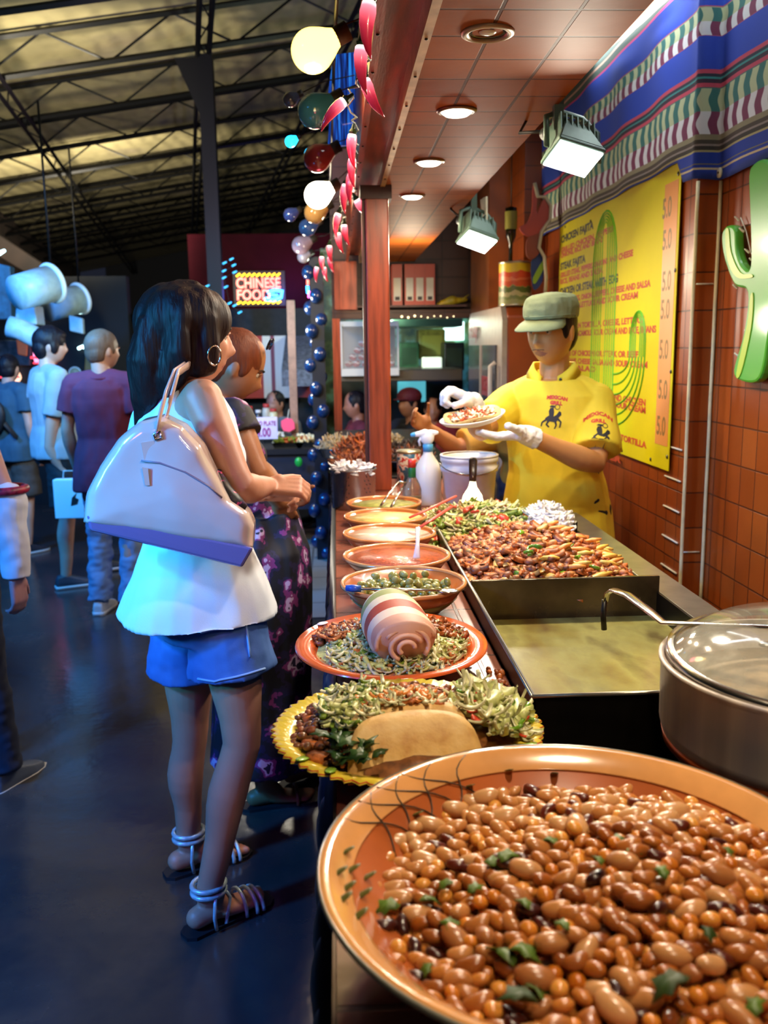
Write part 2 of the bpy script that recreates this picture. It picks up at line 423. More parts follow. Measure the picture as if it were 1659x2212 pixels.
obj('metal_edge', bx(nb(), (-.016, .25, .898), (-.0125, 3.9, .934)), M('edge_metal', '55504a', .3, metal=.9), cn, False)
obj('back_panel', bx(nb(), (.255, .25, 0), (.283, 3.9, .90)), BLK, cn, False)
e = empty('side_counter', (0, 0, 0), label='tiled counter block behind the griddle carrying bucket and bottles', cat='counter')
obj('worktop', bx(nb(), (.288, 2.885, .90), (.575, 3.9, .93)), CTOP, e, False); obj('body', bx(nb(), (.29, 2.89, 0), (.565, 3.9, .90)), BLK, e, False)
# ------------------------------------------------------------------ griddle, stove, pot
GRM = N('griddle_steel'); f1 = GRM.noise(7, 6)
GRM.base(GRM.ramp(f1, [(.3, '2a2014'), (.5, '4a3a22'), (.7, '6a5838')])); GRM.b.inputs['Metallic'].default_value = .55
GRM.put(GRM.b.inputs['Roughness'], GRM.ramp(GRM.noise(20, 4), [(.3, '505050'), (.7, '9a9a9a')])); GRM = GRM.m
OIL = N('oily_griddle_floor'); f1 = OIL.noise(5, 6, stretch=(2, 1, 1)); f2 = OIL.noise(30, 4)
OIL.base(OIL.mix(OIL.math('MULTIPLY', f2, .5), OIL.ramp(f1, [(.30, '5c4a20'), (.45, 'a49c54'), (.58, '8c7c34'), (.68, '6a4a1c')]), lin('7a7444')))
OIL.b.inputs['Roughness'].default_value = .3; OIL.b.inputs['Coat Weight'].default_value = .7; OIL.b.inputs['Coat Roughness'].default_value = .12; OIL.bump(f2, .35, .003); OIL = OIL.m
DSTL = M('dark_scratched_steel', '1a1612', .4, metal=.7, var=.3)
STRIP = M('pale_steel', '9a968a', .28, metal=.85, var=.12)
gd = empty('griddle', (.288, 1.295, .85), label='long steel trough griddle with a divider, meat heaped in its far half', cat='griddle')
gx, gy = .438, 1.565
b_ = nb()
bx(b_, (0, 0, -.25), (.006, gy, .12)); bx(b_, (gx-.006, 0, -.25), (gx, gy, .09)); bx(b_, (0, 0, -.25), (gx, .006, .12)); bx(b_, (0, gy-.006, -.25), (gx, gy, .12))
obj('trough_wall', b_, DSTL, gd, False)
b_ = nb(); tube(b_, [(0, 0, .12), (0, gy, .12), (gx, gy, .12)], .0035, 6); tube(b_, [(0, 0, .12), (gx, 0, .12)], .0035, 6)
obj('rim_wire', b_, STRIP, gd)
obj('cooking_plate', bx(nb(), (.006, .006, .02), (gx-.006, gy-.006, .035)), OIL, gd, False)
obj('divider', bx(nb(), (.006, .665, .03), (gx, .675, .128)), GRM, gd, False, bevel=.002)
obj('side_ledge', bx(nb(), (gx, -.0, .078), (gx+.075, gy+.1, .09)), STRIP, gd, False, bevel=.002)
obj('splash_plate', bx(nb(), (.365, 1.33, .04), (.425, 1.336, .125)), DSTL, gd, False)
obj('far_plate', bx(nb(), (.24, gy+.002, .06), (.31, gy+.008, .125)), DSTL, gd, False)
# stove under the pot
sv = empty('stove', (.62, 1.05, .0), label='black stove block under the big steel pot', cat='stove')
obj('body', bx(nb(), (-.325, -.75, 0), (.3, .235, .86)), BLK, sv, False)
b_ = nb()
for a in range(6):
    bx(b_, (-.16, -.006, .86), (.16, .006, .945), Matrix.Rotation(a*pi/3, 4, 'Z') @ Matrix.Translation((0, .05, 0)) if False else Matrix.Translation((0, .05, 0)) @ Matrix.Rotation(a*pi/3, 4, 'Z'))
obj('burner_grate', b_, BLK, sv, False)
# pot
pot = empty('stock_pot', (.617, 1.095, .947), label='large brushed steel pot with a copper base band and steamy glass lid', cat='pot')
ss = N('brushed_pot_steel'); ss.base(ss.ramp(ss.noise(3, 4, stretch=(6, 6, .3)), [(.3, 'a89c94'), (.5, 'd0c4b8'), (.7, 'a8a0a8')])); ss.b.inputs['Metallic'].default_value = .15; ss.b.inputs['Roughness'].default_value = .42; POTS = ss.m
R_ = .193
obj('pot_wall', lathe(nb(), [(R_-.02, .03), (R_-.005, .035), (R_-.001, .05), (R_, .13), (R_+.003, .134), (R_+.003, .138), (R_-.004, .138), (R_-.004, .04), (0, .03)], seg=72), POTS, pot)
obj('copper_base', lathe(nb(), [(0, 0), (R_-.035, 0), (R_-.018, .008), (R_-.006, .022), (R_-.004, .035), (0, .034)], seg=72), M('copper', 'a0481c', .3, metal=.8, var=.2), pot)
obj('steam_rice', lathe(nb(), [(0, .10), (R_-.006, .095), (R_-.006, .05), (0, .05)]), M('beige_stew', 'a8906a', .7, var=.4, vs=20), pot)
lid = empty('pot_lid', (.625, 1.095, 1.088), label='domed steamed-up glass lid with black knob tilted on the steel pot', cat='lid')
lid.rotation_euler = (radians(2), radians(-1), 0)
GL = N('steamed_glass'); gb = GL.b; GL.base(lin('cfd0c4'))
gb.inputs['Roughness'].default_value = .1
GL.put(gb.inputs['Alpha'], GL.ramp(GL.noise(14, 4), [(.35, '808080'), (.6, 'bcbcbc'), (.7, 'e8e8e8')])); gb.inputs['Coat Weight'].default_value = 1; GL = GL.m
obj('glass_dome', lathe(nb(), [(R_-.006, .006), (R_-.02, .018), (R_*.75, .034), (R_*.45, .046), (0, .052)], seg=64), GL, lid)
obj('lid_rim', lathe(nb(), [(R_-.008, .010), (R_+.001, .008), (R_+.002, .001), (R_-.010, .0), (R_-.008, .010)], seg=72), M('lid_steel', 'b0aca4', .2, metal=1), lid)
obj('knob', lathe(nb(), [(0, .05), (.016, .05), (.018, .06), (.012, .068), (.03, .078), (.032, .088), (.02, .096), (0, .098)], seg=28), M('black_knob', '08090a', .25), lid)
obj('steam_vent', lathe(nb(), [(.004, .0), (.009, .001), (.009, .004), (.004, .005)], c=(-.09, -.03, .036), seg=16), M('lid_steel', 'b0aca4', .2, metal=1), lid)
# spoon across the lid with its hooked end
la = empty('ladle', (0, 0, 0), label='flat silver ladle handle sticking out from the pot with a dark hooked end', cat='ladle')
P0 = V((.50, 1.08, 1.125)); pts = [V((.70, .98, 1.155)), V((.60, 1.04, 1.15)), at(1433, 1345, 'y', 1.22), at(1400, 1318, 'y', 1.28), at(1355, 1285, 'y', 1.36), at(1325, 1274, 'y', 1.41), at(1312, 1282, 'y', 1.425), at(1308, 1300, 'y', 1.428)]
obj('handle', tube(nb(), pts, [.008, .008, .0075, .0085, .0095, .009, .006, .005], 8, flat=(1, .35)), M('shiny_spoon', 'd8d4cc', .15, metal=1), la)
obj('hook', tube(nb(), [at(1306, 1296, 'y', 1.43), at(1303, 1330, 'y', 1.43), at(1305, 1360, 'y', 1.43)], .0048, 8), M('dark_grip', '14120c', .4), la)

# ------------------------------------------------------------------ bean bowl
TERRA = M('glazed_terracotta', 'b05c2c', .18, var=.12, vs=12, coat=.6)
CREAMR = M('cream_glaze_rim', 'd89a5c', .15, var=.08, coat=.8)
DRIM = M('dark_rim', '2c2a26', .3)
BC = V((.216, .752, .93)); BR = .243
bb = empty('bean_bowl', BC, label='huge terracotta bowl of cooked beans in the right foreground', cat='bowl')
obj('bowl_body', lathe(nb(), [(0, .002), (.09, .0), (.10, .004), (.13, .02), (.19, .055), (.228, .085), (BR, .1), (BR-.006, .102), (BR-.028, .086), (.188, .062), (.12, .026), (0, .016)], seg=96), TERRA, bb)
obj('cream_band', lathe(nb(), [(BR+.0005, .0995), (BR-.0035, .1035), (BR-.010, .1015), (BR-.030, .0865), (BR-.031, .0855), (BR-.028, .0850)], seg=96), CREAMR, bb)
obj('rim_line', lathe(nb(), [(BR+.0012, .0985), (BR+.0012, .1015), (BR-.001, .1035), (BR-.001, .0985)], seg=96), M('grey_glaze', '6a685c', .2), bb)
INK = M('brown_brush_line', '3a2c18', .4); LEAFP = M('painted_green_leaf', '5a5a22', .4)
def bowl_pt(r, a, up=.0012):
    prof = [(BR-.006, .102), (BR-.030, .0868), (.188, .062), (.12, .026)]
    for (r0, z0), (r1, z1) in zip(prof, prof[1:]):
        if r <= r0 and r >= r1:
            z = z0 + (z1-z0)*(r0-r)/(r0-r1); break
    else: z = .06
    return V((r*cos(a), r*sin(a), z+up))
b_ = nb()
for A0, r0, A1, r1 in ((2.75, .235, 2.45, .185), (2.6, .237, 2.22, .186), (2.45, .237, 2.05, .19), (2.28, .237, 1.88, .19), (2.1, .236, 2.32, .185), (2.3, .236, 2.5, .186), (2.5, .236, 2.68, .186), (1.9, .235, 2.1, .186)):
    tube(b_, [bowl_pt(r0+(r1-r0)*t/8, A0+(A1-A0)*t/8 + .03*sin(t*.8), .0012) for t in range(9)], .0009, 5)
obj('brush_lines', b_, INK, bb)
b_ = nb()
for k, (a, r) in enumerate(((2.95, .222), (3.05, .214), (3.12, .225), (3.2, .218), (3.3, .224), (3.38, .214), (2.35, .2), (1.95, .205), (1.7, .212), (1.45, .208), (3.0, .2), (3.16, .203))):
    p = bowl_pt(r, a, .0014)
    ell(b_, p, (.012, .005, .0009), Euler((0, .55, a)), seg=10, rg=5)
obj('painted_leaves', b_, LEAFP, bb)

def poisson(n, rmin, test, lo, hi, tries=40000):
    out = []; grid = {}
    for _ in range(tries):
        if len(out) >= n: break
        p = (U(lo[0], hi[0]), U(lo[1], hi[1]))
        if not test(*p): continue
        k = (int(p[0]//rmin), int(p[1]//rmin)); ok = True
        for i in (-1, 0, 1):
            for j in (-1, 0, 1):
                for qx, qy in grid.get((k[0]+i, k[1]+j), ()):
                    if (qx-p[0])**2+(qy-p[1])**2 < rmin*rmin: ok = False
        if ok: out.append(p); grid.setdefault(k, []).append(p)
    return out
def bean_mesh(L, W, bend, name, mat, dent=0.0):
    b = nb(); bmesh.ops.create_icosphere(b, subdivisions=3, radius=1)
    for v in b.verts:
        x, y, z = v.co
        fat = 1 - .12*x*x*x
        v.co = V((x*L, y*W*fat + bend*(x*x)*L - dent*math.exp(-x*x*6)*(1 if y > 0 else 0)*y*W, z*W*.86*fat))
    me = bpy.data.meshes.new(name); b.to_mesh(me); b.free(); me.materials.append(mat)
    me.polygons.foreach_set('use_smooth', [True]*len(me.polygons)); return me
def beanmat(n, a, b, c, r=.28):
    q = N(n); oi = q.n('ObjectInfo'); f = q.math('ADD', q.math('MULTIPLY', oi.outputs['Random'], .6), q.math('MULTIPLY', q.noise(55, 3), .4))
    q.base(q.ramp(f, [(.2, a), (.5, b), (.8, c)])); q.b.inputs['Roughness'].default_value = r; q.b.inputs['Coat Weight'].default_value = .3
    q.b.inputs['Coat Roughness'].default_value = .2; q.b.inputs['Subsurface Weight'].default_value = .15; q.b.inputs['Subsurface Scale'].default_value = .004; return q.m
BM = [beanmat('pinto_skin', '824014', 'ac662a', 'c4864c'), beanmat('chickpea_skin', 'b8640e', 'd4842a', 'e09c44'), beanmat('kidney_skin', '2c0c08', '461610', '5c2010'), beanmat('pale_bean_skin', '9c5c2e', 'bc824c', 'cc9864'), beanmat('small_bean_skin', '984e14', 'b46a24', 'c88038')]
KIND = [('pinto_bean', bean_mesh(.0125, .0078, .16, 'pinto_bean', BM[0], .2), 'glossy brown pinto bean lying in the heap of the big bean bowl', 'bean'),
        ('chickpea', bean_mesh(.0078, .0070, 0, 'chickpea', BM[1]), 'round orange-gold chickpea lying in the heap of the big bean bowl', 'chickpea'),
        ('kidney_bean', bean_mesh(.0115, .0065, .2, 'kidney_bean', BM[2], .3), 'dark maroon kidney bean lying in the heap of the big bean bowl', 'bean'),
        ('butter_bean', bean_mesh(.0160, .0098, .1, 'butter_bean', BM[3], .1), 'large pale plump bean lying in the heap of the big bean bowl', 'bean'),
        ('small_bean', bean_mesh(.0098, .0063, .08, 'small_bean', BM[4]), 'small orange-brown oval bean lying in the heap of the big bean bowl', 'bean')]
KW = [.36, .17, .08, .17, .22]
def heap_z(x, y):
    r = sqrt(x*x+y*y)
    h = .067 + .040*max(0, 1-((x-.075)**2+(y+.02)**2)/.038) + .006*noise.noise(V((x*14, y*14, 3)))
    h -= .012*max(0, -x-.05)/.15
    return h
pts = poisson(900, .0128, lambda x, y: x*x+y*y < .198**2, (-.2, -.2), (.2, .2))
stuff = []; singles = []
for x, y in pts:
    k = random.choices(range(5), KW)[0]
    z = heap_z(x, y)+U(-.004, .006)
    m = TRS((x, y, z), (U(-.45, .45), U(-.45, .45), U(0, 6.28) if U(0, 1) < .4 else U(-.9, .3)), U(.85, 1.15))
    wp = BC+V((x, y, z)) - CAM; d = wp.dot(FWD); px = CX+F_PX*wp.dot(RGT)/d; py = CY-F_PX*wp.dot(UPV)/d
    singles.append((0 if -30 < px < 1690 and py < 2240 else 1, d, k, m))
singles.sort(key=lambda t: (t[0], t[1]))
geoK = [([v.co.copy() for v in kk[1].vertices], [tuple(p.vertices) for p in kk[1].polygons]) for kk in KIND]
for i, (o_, d, k, m) in enumerate(singles):
    if i < 296:
        n, me, lab, cat = KIND[k]
        o = bpy.data.objects.new(n, me); C.objects.link(o); o.matrix_world = Matrix.Translation(BC) @ m
        tag(o, lab, cat, {'pinto_bean': 'brown pinto beans in the bean bowl', 'chickpea': 'chickpeas in the bean bowl', 'kidney_bean': 'dark kidney beans in the bean bowl', 'butter_bean': 'large pale beans in the bean bowl', 'small_bean': 'small orange-brown beans in the bean bowl'}[n])
    else: stuff.append((*geoK[k], m, k))
for x, y in poisson(700, .0125, lambda x, y: x*x+y*y < .192**2, (-.2, -.2), (.2, .2)):
    k = random.choices(range(5), [.3, .25, .1, .05, .3])[0]
    stuff.append((*geoK[k], TRS((x, y, heap_z(x, y)-.011+U(-.002, .002)), (U(-1, 1), U(-1, 1), U(0, 6.28)), .95), k))
o = obj('bean_heap', merged(stuff, BM), BM); o.location = BC
tag(o, 'rest of the beans packed under and behind the single ones in the big bowl', 'beans', kind='stuff')
sc_ = nb(); N_ = 40; gv = {}
for i in range(N_+1):
    for j in range(N_+1):
        x, y = -.2+.4*i/N_, -.2+.4*j/N_
        if x*x+y*y < .205**2: gv[i, j] = sc_.verts.new((x, y, heap_z(x, y)-.013))
for i in range(N_):
    for j in range(N_):
        ks = [(i, j), (i+1, j), (i+1, j+1), (i, j+1)]
        if all(k in gv for k in ks): sc_.faces.new([gv[k] for k in ks])
o = obj('bean_sauce', sc_, M('bean_sauce', '6a2c10', .2, coat=.5), None); o.location = BC
tag(o, 'reddish brown sauce between the beans in the big bowl', 'sauce', kind='stuff')
HERB = M('cilantro', '4f6a1e', .45, var=.3, vs=60); HERB2 = M('dark_cilantro', '2a4212', .5, var=.3, vs=60)
def leafgeo(w=.012, l=.02):
    b = nb(); prof = [(0, 0), (.5, .25), (.35, .45), (.6, .7), (.2, .75), (0, 1), (-.2, .75), (-.6, .7), (-.35, .45), (-.5, .25)]
    c = [b.verts.new((x*w, y*l, .003*sin(y*4)+.002*abs(x))) for x, y in prof]; d = [b.verts.new((x*w, y*l, .003*sin(y*4)+.002*abs(x)-.0008)) for x, y in prof]
    b.faces.new(c); b.faces.new(d[::-1])
    for i in range(10): b.faces.new((c[i], d[i], d[(i+1) % 10], c[(i+1) % 10]))
    return b
for k, (px, py, s) in enumerate(((1098, 2050, 1.5), (1125, 2120, 1.5), (1010, 1930, .9), (980, 1905, .9), (1300, 1870, .8), (1440, 1900, .9), (1520, 2000, .9), (1230, 2010, .8), (930, 2080, .8), (1560, 1830, .7), (1110, 2085, 1.9), (1165, 2165, 1.7), (1490, 2110, 1.8), (865, 1955, 1.3), (905, 1945, 1.2), (950, 1990, 1.2), (1075, 1865, 1.4), (1270, 1790, 1.1), (1350, 1810, 1.0), (1630, 2200, 1.1), (1145, 1965, 1.0), (1170, 1815, 1.0), (1045, 1860, 1.3), (1385, 1840, .9))):
    p = at(px, py, 'z', 1.015) - BC; z = heap_z(p.x, p.y)+.011
    p = at(px, py, 'z', .93+z)
    o = obj('cilantro_leaf', leafgeo(), HERB if k not in (6, 11, 12) else HERB2, loc=p, rot=(U(-.3, .3), U(-.3, .3), U(0, 6)))
    o.scale = (s, s, s)
    tag(o, 'green cilantro leaf scattered on the beans', 'herb leaf', 'cilantro leaves on the beans')

# ------------------------------------------------------------------ food helpers
def strip_geo(L, w, t, curl):
    b = nb(); n = 6; rings = []
    for i in range(n):
        u = i/(n-1)-.5; ww = w*(1-.5*abs(u)*1.2)
        c = V((u*L, 0, curl*(u*u)*L)); rings.append([c+V((0, -ww, -t)), c+V((0, ww, -t*.8)), c+V((0, ww*.9, t)), c+V((0, -ww*.9, t))])
    skinrings(b, rings); return geo(b)
def heap_fill(name, zf, test, lo, hi, rmin, geos, mats, weights, loc, label, cat, sc=(.7, 1.3), tilt=.45, lift=(0, .004), parent=None, n=2000, kind='stuff', rz=None):
    it = []
    for x, y in poisson(n, rmin, test, lo, hi):
        k = random.choices(range(len(geos)), weights)[0]; g, mi = geos[k]
        it.append((*g, TRS((x, y, zf(x, y)+U(*lift)), (U(-tilt, tilt), U(-tilt, tilt), rz() if rz else U(0, 6.28)), U(*sc)), mi))
    o = obj(name, merged(it, mats), mats, parent); 
    if loc is not None: o.location = loc
    if parent is None: tag(o, label, cat, kind=kind)
    else:
        o['kind'] = kind
    return o
def mound(name, zf, test, lo, hi, mat, loc, parent, nn=36):
    b = nb(); g = {}
    for i in range(nn+1):
        for j in range(nn+1):
            x, y = lo[0]+(hi[0]-lo[0])*i/nn, lo[1]+(hi[1]-lo[1])*j/nn
            if test(x, y): g[i, j] = b.verts.new((x, y, zf(x, y)))
    for i in range(nn):
        for j in range(nn):
            ks = [(i, j), (i+1, j), (i+1, j+1), (i, j+1)]
            if all(k in g for k in ks): b.faces.new([g[k] for k in ks])
    o = obj(name, b, mat, parent); 
    if loc is not None: o.location = loc
    return o
MEAT = M('fried_meat', 'b86428', .5, var=.4, vs=120, coat=.12); MEATD = M('browned_meat', '86441a', .5, var=.4, vs=120, coat=.12)
MEATL = M('pale_fried_meat', 'c88444', .5, var=.3, vs=120, coat=.12); ONI = M('cooked_onion', 'c89c50', .4, var=.2, coat=.2)
PEPG = M('green_pepper', '6a9a22', .25, var=.2, coat=.6); TOMR = M('red_tomato', 'd0452a', .25, var=.2, coat=.5)
LETT = M('shredded_lettuce', 'c0c478', .4, var=.25, vs=80, coat=.2); LETD = M('green_lettuce', '6c8424', .4, var=.3, vs=80); WHT = M('white_cabbage', 'd4cfa0', .4, var=.1, vs=80, coat=.2)
s1, s2, s3 = strip_geo(.034, .0085, .0045, .4), strip_geo(.024, .0095, .006, -.3), strip_geo(.046, .005, .0025, .6)
chunk = geo(ell(nb(), (0, 0, 0), (.013, .009, .008), seg=8, rg=6))
# meat heap in the far half of the griddle
mz = lambda x, y: .03 + .135*max(0, 1-((x-.20)/.27)**2)**.8*max(0, 1-((y-.98)/.32)**2)**.7 + .012*noise.noise(V((x*16, y*16, 0)))
mt = lambda x, y: .01 < x < .43 and .685 < y < 1.30
mh = heap_fill('fried_meat_strips', mz, mt, (0, .68), (.43, 1.3), .0105, [(s1, 0), (chunk, 1), (s2, 2), (chunk, 0), (s1, 3), (s2, 4), (s1, 1)], [MEAT, MEATD, MEATL, ONI, PEPG], [.25, .2, .15, .2, .07, .006, .12], (.288, 1.295, .85), 'heap of shredded fried meat and onions in the far half of the griddle', 'meat', lift=(-.004, .012))
o = mound('meat_juices', lambda x, y: mz(x, y)-.006, mt, (.008, .68), (.432, 1.3), MEATD, (.288, 1.295, .85), None); tag(o, 'brown cooking juices beneath the fried meat on the griddle', 'juices', kind='stuff')
for k in range(26):
    x, y = .30+U(-.09, .11), .93+U(-.2, .17)
    b = nb(); L = U(.025, .04); tube(b, [(-L, 0, 0), (-L*.4, 0, .004), (L*.4, 0, .004), (L, 0, 0)], [.004, .009, .009, .004], 8, flat=(1, .7))
    o = obj('potato_wedge', b, [M('fried_potato', 'd88a3a', .4, var=.3, vs=70), M('golden_potato', 'd8b04a', .4, var=.3, vs=70)][k % 2], loc=V((.288+x, 1.295+y, .85+mz(x, y)+.012)), rot=(U(-.3, .3), U(-.5, .1), U(-.8, .4)))
    tag(o, 'fried potato wedge on the right side of the griddle meat heap', 'potato wedge', 'potato wedges among the fried meat')
def pepper_ring(r=.012):
    return tube(nb(), [(r*cos(t*.8), r*sin(t*.8), .002*sin(t)) for t in range(6)], .0028, 6, flat=(1, 1.5))
for k, (px, py) in enumerate(((1150, 1185), (1140, 1195), (1160, 1180), (1262, 1232), (1285, 1225), (1240, 1240), (1135, 1128))):
    p = at(px, py, 'z', 1.0)
    for _ in range(3):
        z = .85+mz(p.x-.288, p.y-1.295)+.014; p = at(px, py, 'z', z)
    o = obj('green_pepper_slice', pepper_ring(), PEPG, loc=p, rot=(U(-.5, .5), U(-.5, .5), U(0, 6)))
    tag(o, 'curled green pepper slice on top of the fried meat heap', 'pepper slice', 'green pepper slices on the meat')
# salad at the far end
sz = lambda x, y: .03 + .125*max(0, 1-((x-.14)/.26)**2-((y-1.42)/.22)**2)**.6 + .012*noise.noise(V((x*18, y*18, 5)))
stt = lambda x, y: ((x-.14)/.27)**2+((y-1.42)/.235)**2 < 1 and y < 1.555
sv_ = heap_fill('shredded_salad', sz, stt, (-.15, 1.2), (.43, 1.6), .011, [(s3, 0), (s1, 1), (s3, 2), (s2, 3), (s1, 0)], [LETT, LETD, WHT, TOMR], [.3, .16, .35, .07, .1], (.288, 1.295, .85), 'heap of shredded lettuce and cabbage with tomato behind the fried meat', 'salad', lift=(-.002, .014))
o = mound('salad_base', lambda x, y: sz(x, y)-.006, stt, (-.15, 1.2), (.43, 1.6), LETT, (.288, 1.295, .85), None); tag(o, 'pale lettuce packed beneath the shredded salad at the griddle end', 'lettuce', kind='stuff')
cz = lambda x, y: .09 + .075*max(0, 1-((x-.335)/.070)**2-((y-1.34)/.12)**2)**.5 + .008*noise.noise(V((x*22, y*22, 9)))
ctt = lambda x, y: ((x-.335)/.070)**2+((y-1.34)/.12)**2 < 1
heap_fill('white_onion_shreds', cz, ctt, (.26, 1.2), (.42, 1.5), .008, [(s3, 0), (s1, 0)], [M('white_onion', 'e8e4d8', .35, coat=.4)], [.6, .4], (.288, 1.295, .85), 'small pile of white shredded onion beside the worker', 'onion', lift=(-.004, .008))
o = mound('onion_base', cz, ctt, (.26, 1.2), (.42, 1.5), M('white_onion', 'e8e4d8', .35), (.288, 1.295, .85), None, 24); tag(o, 'white onion packed under the shreds beside the worker', 'onion', kind='stuff')
for k, (px, py) in enumerate(((1010, 1098), (1000, 1104), (1020, 1108), (1080, 1085), (985, 1096))):
    p = at(px, py, 'z', 1.0)
    for _ in range(3): p = at(px, py, 'z', .85+sz(p.x-.288, p.y-1.295)+.014)
    b = nb(); prism(b, [(.022*cos(t*pi/5)*(.55 if t in (0, 5) else 1), .022*sin(t*pi/5)) for t in range(6)], 'z', -.003, .003)
    o = obj('tomato_slice', b, TOMR, loc=p, rot=(U(.1, .7), U(-.3, .3), U(0, 6))); tag(o, 'red tomato slice lying on the shredded salad heap', 'tomato slice', 'tomato slices on the salad heap')

# ------------------------------------------------------------------ bowls on the counter
def clay_bowl(name, cxy, r, zr, fill, fillmat, label, cat='bowl', deep=.075, fz=.02, mat=None):
    e = empty(name, (cxy[0], cxy[1], zr-deep), label=label, cat=cat)
    obj('bowl_body', lathe(nb(), [(0, 0), (r*.42, 0), (r*.5, .004), (r*.8, deep*.5), (r, deep), (r-.006, deep), (r*.76, deep*.55), (r*.4, .012), (0, .010)], seg=56), mat or M('bowl_clay', 'b4622e', .22, var=.12, coat=.5), e)
    obj('rim', lathe(nb(), [(r-.008, deep-.002), (r-.006, deep+.003), (r+.001, deep+.003), (r+.002, deep-.004), (r-.003, deep-.004)], seg=56), M('bowl_rim', 'd08a50', .2, coat=.5), e)
    if fill:
        q_ = r*.93
        o = obj(fill, lathe(nb(), [(0, deep-fz+.004), (q_*.6, deep-fz+.003), (q_, deep-fz), (q_*.8, deep-fz-.015), (0, deep-fz-.02)], seg=40), fillmat)
        o.location = (cxy[0], cxy[1], zr-deep)
    return e
SPD = dict(
 guac=M('guacamole', '9a9a4a', .5, var=.35, vs=60, bump=.6, bs=90), queso=M('yellow_cheese_sauce', 'dcc87c', .4, var=.2, vs=50, bump=.4, bs=80),
 cream=M('sour_cream', 'ece6d4', .3, var=.04, coat=.3, bump=.2), salsa=M('red_salsa', 'c05a34', .3, var=.35, vs=120, coat=.4, bump=.6, bs=140))
B1 = clay_bowl('guacamole_bowl', (.146, 2.90), .122, 1.0, None, None, 'farthest clay bowl in the row, with green and brown relish', deep=.07)
o = obj('relish', lathe(nb(), [(0, .067), (.109, .062), (.09, .035), (0, .03)]), SPD['guac'], loc=(.146, 2.90, .93)); tag(o, 'green relish in the farthest clay bowl', 'relish', kind='stuff')
B2 = clay_bowl('cheese_bowl', (.138, 2.66), .124, 1.0, None, None, 'clay bowl of pale yellow cheese sauce, second farthest in the row', deep=.07)
o = obj('cheese_sauce', lathe(nb(), [(0, .068), (.112, .063), (.09, .035), (0, .03)]), SPD['queso'], loc=(.138, 2.66, .93)); tag(o, 'pale yellow sauce in the second farthest bowl', 'sauce', kind='stuff')
B3 = clay_bowl('sour_cream_bowl', (.135, 2.41), .126, 1.0, None, None, 'clay bowl of white sour cream, third in the row', deep=.07)
o = obj('sour_cream', lathe(nb(), [(0, .068), (.114, .063), (.09, .035), (0, .03)]), SPD['cream'], loc=(.135, 2.41, .93)); tag(o, 'white sour cream filling the third bowl', 'sour cream', kind='stuff')
B4 = clay_bowl('salsa_bowl', (.137, 2.14), .130, 1.0, None, None, 'clay bowl of red salsa between sour cream and olives', deep=.07)
o = obj('salsa', lathe(nb(), [(0, .066), (.118, .062), (.09, .035), (0, .03)]), SPD['salsa'], loc=(.137, 2.14, .93)); tag(o, 'red chunky salsa in the bowl before the olives', 'salsa', kind='stuff')
B5 = clay_bowl('olive_bowl', (.134, 1.872), .134, 1.003, None, None, 'terracotta bowl of green olives, nearest of the sauce bowls', deep=.075)
OLG = beanmat('olive_skin', '7a7430', '9a9448', 'aaa660', .2)
om = bean_mesh(.0105, .0085, 0, 'olive', OLG)
for x, y in poisson(80, .0175, lambda x, y: x*x+(y*1)**2 < .108**2, (-.12, -.12), (.12, .12)):
    for lay in ((0,) if U(0, 1) < .8 else (0, 1)):
        o = bpy.data.objects.new('green_olive', om); C.objects.link(o)
        o.location = (.134+x, 1.872+y, .928+.052+.012*max(0, 1-(x*x+y*y)/.01)+lay*.014+U(0, .004)); o.rotation_euler = (U(-1, 1), U(-1, 1), U(0, 6))
        tag(o, 'glossy green olive heaped in the terracotta olive bowl', 'olive', 'green olives in the bowl')
o = obj('olive_brine', lathe(nb(), [(0, .046), (.115, .044), (.09, .02), (0, .018)]), M('brine', '6a5a28', .15, coat=.6), loc=(.134, 1.872, .928)); tag(o, 'murky brine under the green olives', 'brine', kind='stuff')
# spoons, tongs
STL = M('spoon_steel', 'c8c4bc', .18, metal=1)
t = empty('serving_spoon', (0, 0, 0), label='steel spoon with blue tipped handle lying across the front of the olive bowl', cat='spoon')
a, b_2 = at(778, 1272, 'z', 1.016), at(955, 1275, 'z', 1.012)
obj('handle', tube(nb(), [a, a.lerp(b_2, .5), b_2], [.005, .006, .004], 8, flat=(1.2, .5)), STL, t)
obj('spoon_bowl', ell(nb(), b_2+V((.012, 0, -.002)), (.024, .015, .004)), STL, t)
obj('blue_tip', tube(nb(), [at(748, 1270, 'z', 1.018), at(762, 1271, 'z', 1.018), at(780, 1272, 'z', 1.017)], [.006, .008, .007], 10), M('blue_plastic', '2a5ab0', .3), t)
t = empty('tongs', (0, 0, 0), label='steel tongs resting in the farthest clay bowl', cat='tongs')
for k, (p, q_) in enumerate((((822, 1093, 'y', 2.83), (862, 1040, 'y', 3.0)), ((845, 1095, 'y', 2.83), (876, 1045, 'y', 3.0)))):
    p, q_ = at(*p), at(*q_); obj('arm', tube(nb(), [p, p.lerp(q_, .5)+V((0, 0, .004)), q_], [.005, .004, .004], 8, flat=(1, .5)), STL, t)
obj('hinge', tube(nb(), [at(861, 1040, 'y', 3.0), at(877, 1044, 'y', 3.0)], .005, 8), STL, t)
